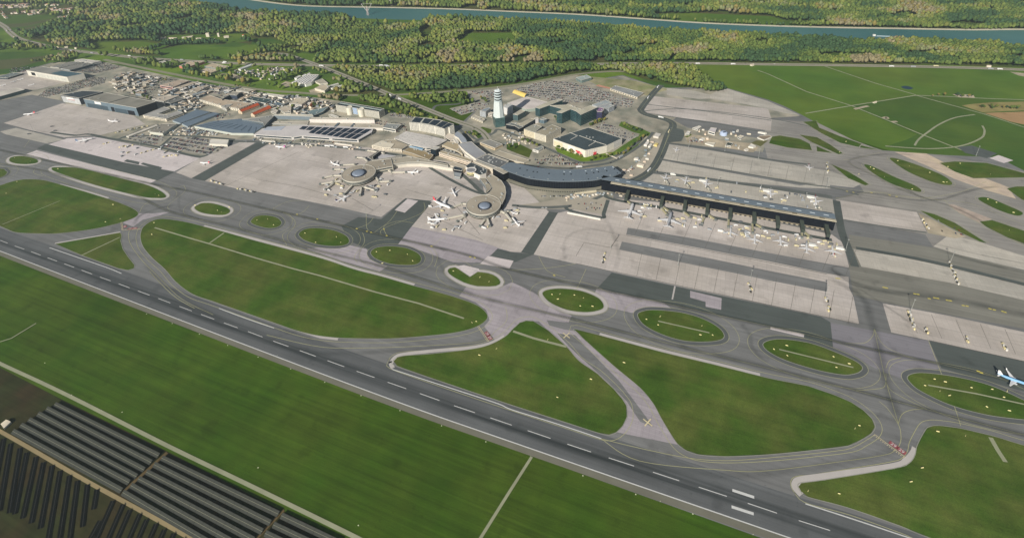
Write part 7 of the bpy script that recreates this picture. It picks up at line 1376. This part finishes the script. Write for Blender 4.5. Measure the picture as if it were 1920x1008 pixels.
# single trees in the airport grounds
TRUNK = mat('bark', (96, 80, 60), 1, .1, .5)
TMS = []
for k in range(8):
    vv, ff = [], []
    for b_ in range(5):
        a = random.uniform(0, 6.28); rr = 0 if b_ == 0 else random.uniform(.8, 1.9); s = 2.6 if b_ == 0 else random.uniform(1.2, 1.9); ox, oy, oz = rr*math.cos(a), rr*math.sin(a), 5.2+(0 if b_ == 0 else random.uniform(-1.2, 1.8))
        d = 1+rng.uniform(-.4, .3, len(JV)); base = len(vv)
        vv += [(ox+p[0]*s*q, oy+p[1]*s*q, oz+p[2]*s*q) for p, q in zip(JV, d)]; ff += [tuple(int(i)+base for i in q) for q in JF]
    me = bpy.data.meshes.new('crown'); me.from_pydata(vv, [], ff); at = me.color_attributes.new('tint', 'FLOAT_COLOR', 'POINT'); t = PAL[[1, 2, 0, 3, 1, 5, 2, 7][k]]
    at.data.foreach_set('color', np.array([[t[0]*j, t[1]*j, t[2]*j, 1] for j in rng.uniform(.7, 1.3, len(vv))], np.float32).reshape(-1)); me.materials.append(LEAF); me.update(); TMS.append(me)
tv, tf = join([tube((0, 0, 0), (0, 0, 4.2), .3, 6, .18), tube((0, 0, 2.6), (1.2, .3, 4.6), .14, 5, .07), tube((0, 0, 2.9), (-1.0, -.6, 4.8), .13, 5, .07)])
TRM = bpy.data.meshes.new('trunk'); TRM.from_pydata(tv, [], tf); TRM.materials.append(TRUNK); TRM.update()
def tree(x, y, s, k, label, grp):
    r = bpy.data.objects.new('tree', None); C.objects.link(r); r.location = (x, y, .1); r.scale = (s, s, s); r.rotation_euler = (0, 0, random.uniform(0, 6)); tag(r, label, 'tree', grp)
    for nm, me in (('crown', TMS[k]), ('trunk', TRM)): o = bpy.data.objects.new(nm, me); C.objects.link(o); o.parent = r
KN = ['green', 'light green', 'dark green', 'yellow-green', 'green', 'orange-brown', 'light green', 'dark green']
for (x0, y0, x1, y1, n_, lab) in ((1105, 237, 1135, 225, 14, 'in the double row below the glass offices'), (1042, 277, 1090, 297, 12, 'in the green strip below the white parking house'), (1100, 303, 1165, 290, 10, 'along the curved road right of the parking house'), (1165, 235, 1198, 248, 10, 'in the hedge strip beside the small car park'), (1170, 290, 1210, 255, 14, 'on the green bank right of the parking house'), (975, 262, 1005, 275, 10, 'in the strip below the cream hotel block'), (488, 212, 505, 206, 5, 'beside the right red-tiled house'), (515, 202, 532, 210, 6, 'around the cottages behind the halls'), (548, 200, 556, 205, 4, 'left of the blue-sided white block'), (580, 194, 600, 204, 7, 'around the orange-roofed cottage'), (255, 176, 285, 188, 14, 'in the grove behind the largest hangar'), (300, 156, 315, 150, 5, 'left of the pink-walled hall'), (440, 161, 446, 164, 3, 'at the railway above the white office'), (865, 250, 900, 258, 5, 'on the lawn inside the ramp'), (1040, 222, 1045, 228, 3, 'in the court of the glass offices'), (690, 205, 780, 222, 22, 'between the silo block and the bypass'), (380, 130, 470, 165, 26, 'along the railway in the middle'), (60, 118, 95, 112, 10, 'in the dark row behind the long hangar'), (1840, 203, 1915, 204, 12, 'in the dry scrub strip at the right'), (1250, 120, 1300, 130, 8, 'at the corner of the green field'), (950, 275, 965, 280, 4, 'on the lawn behind the great terminal'), (1745, 180, 1830, 183, 7, 'along the field path at the right'), (900, 185, 915, 192, 5, 'in the slip road loop left of the tower')):
    for i in range(n_):
        t = (i+random.random())/n_; k = random.randrange(8); x, y = G(x0+(x1-x0)*t+random.uniform(-3, 3), y0+(y1-y0)*t+random.uniform(-1.6, 1.6))
        if any(b[0]+5 < x < b[1]-5 and b[2]+10 < y < b[3]-5 for b in fb) and any(inside((x, y), f_) for f_ in FOOT): continue
        tree(x, y, random.uniform(.9, 1.7), k, 'small '+KN[k]+' tree '+lab, KN[k]+' trees '+lab)
hv, hf = prism([(-14500, -3500), (14500, -3500), (14500, 14500), (-14500, 14500)], -1.0, 700.0)
ho = mesh('haze', hv, hf+[(3, 2, 1, 0)], bpy.data.materials.new('haze_air')); ho['kind'] = 'stuff'; ho['label'] = 'thin bluish haze over the distant woods and river'; ho['category'] = 'haze'
hm = ho.data.materials[0]; hm.use_nodes = True; hm.node_tree.nodes.remove(hm.node_tree.nodes['Principled BSDF']); pv = hm.node_tree.nodes.new('ShaderNodeVolumePrincipled'); pv.inputs['Color'].default_value = (.72, .86, .9, 1); pv.inputs['Density'].default_value = .00006; pv.inputs['Anisotropy'].default_value = .2
hm.node_tree.links.new(pv.outputs[0], hm.node_tree.nodes['Material Output'].inputs['Volume'])
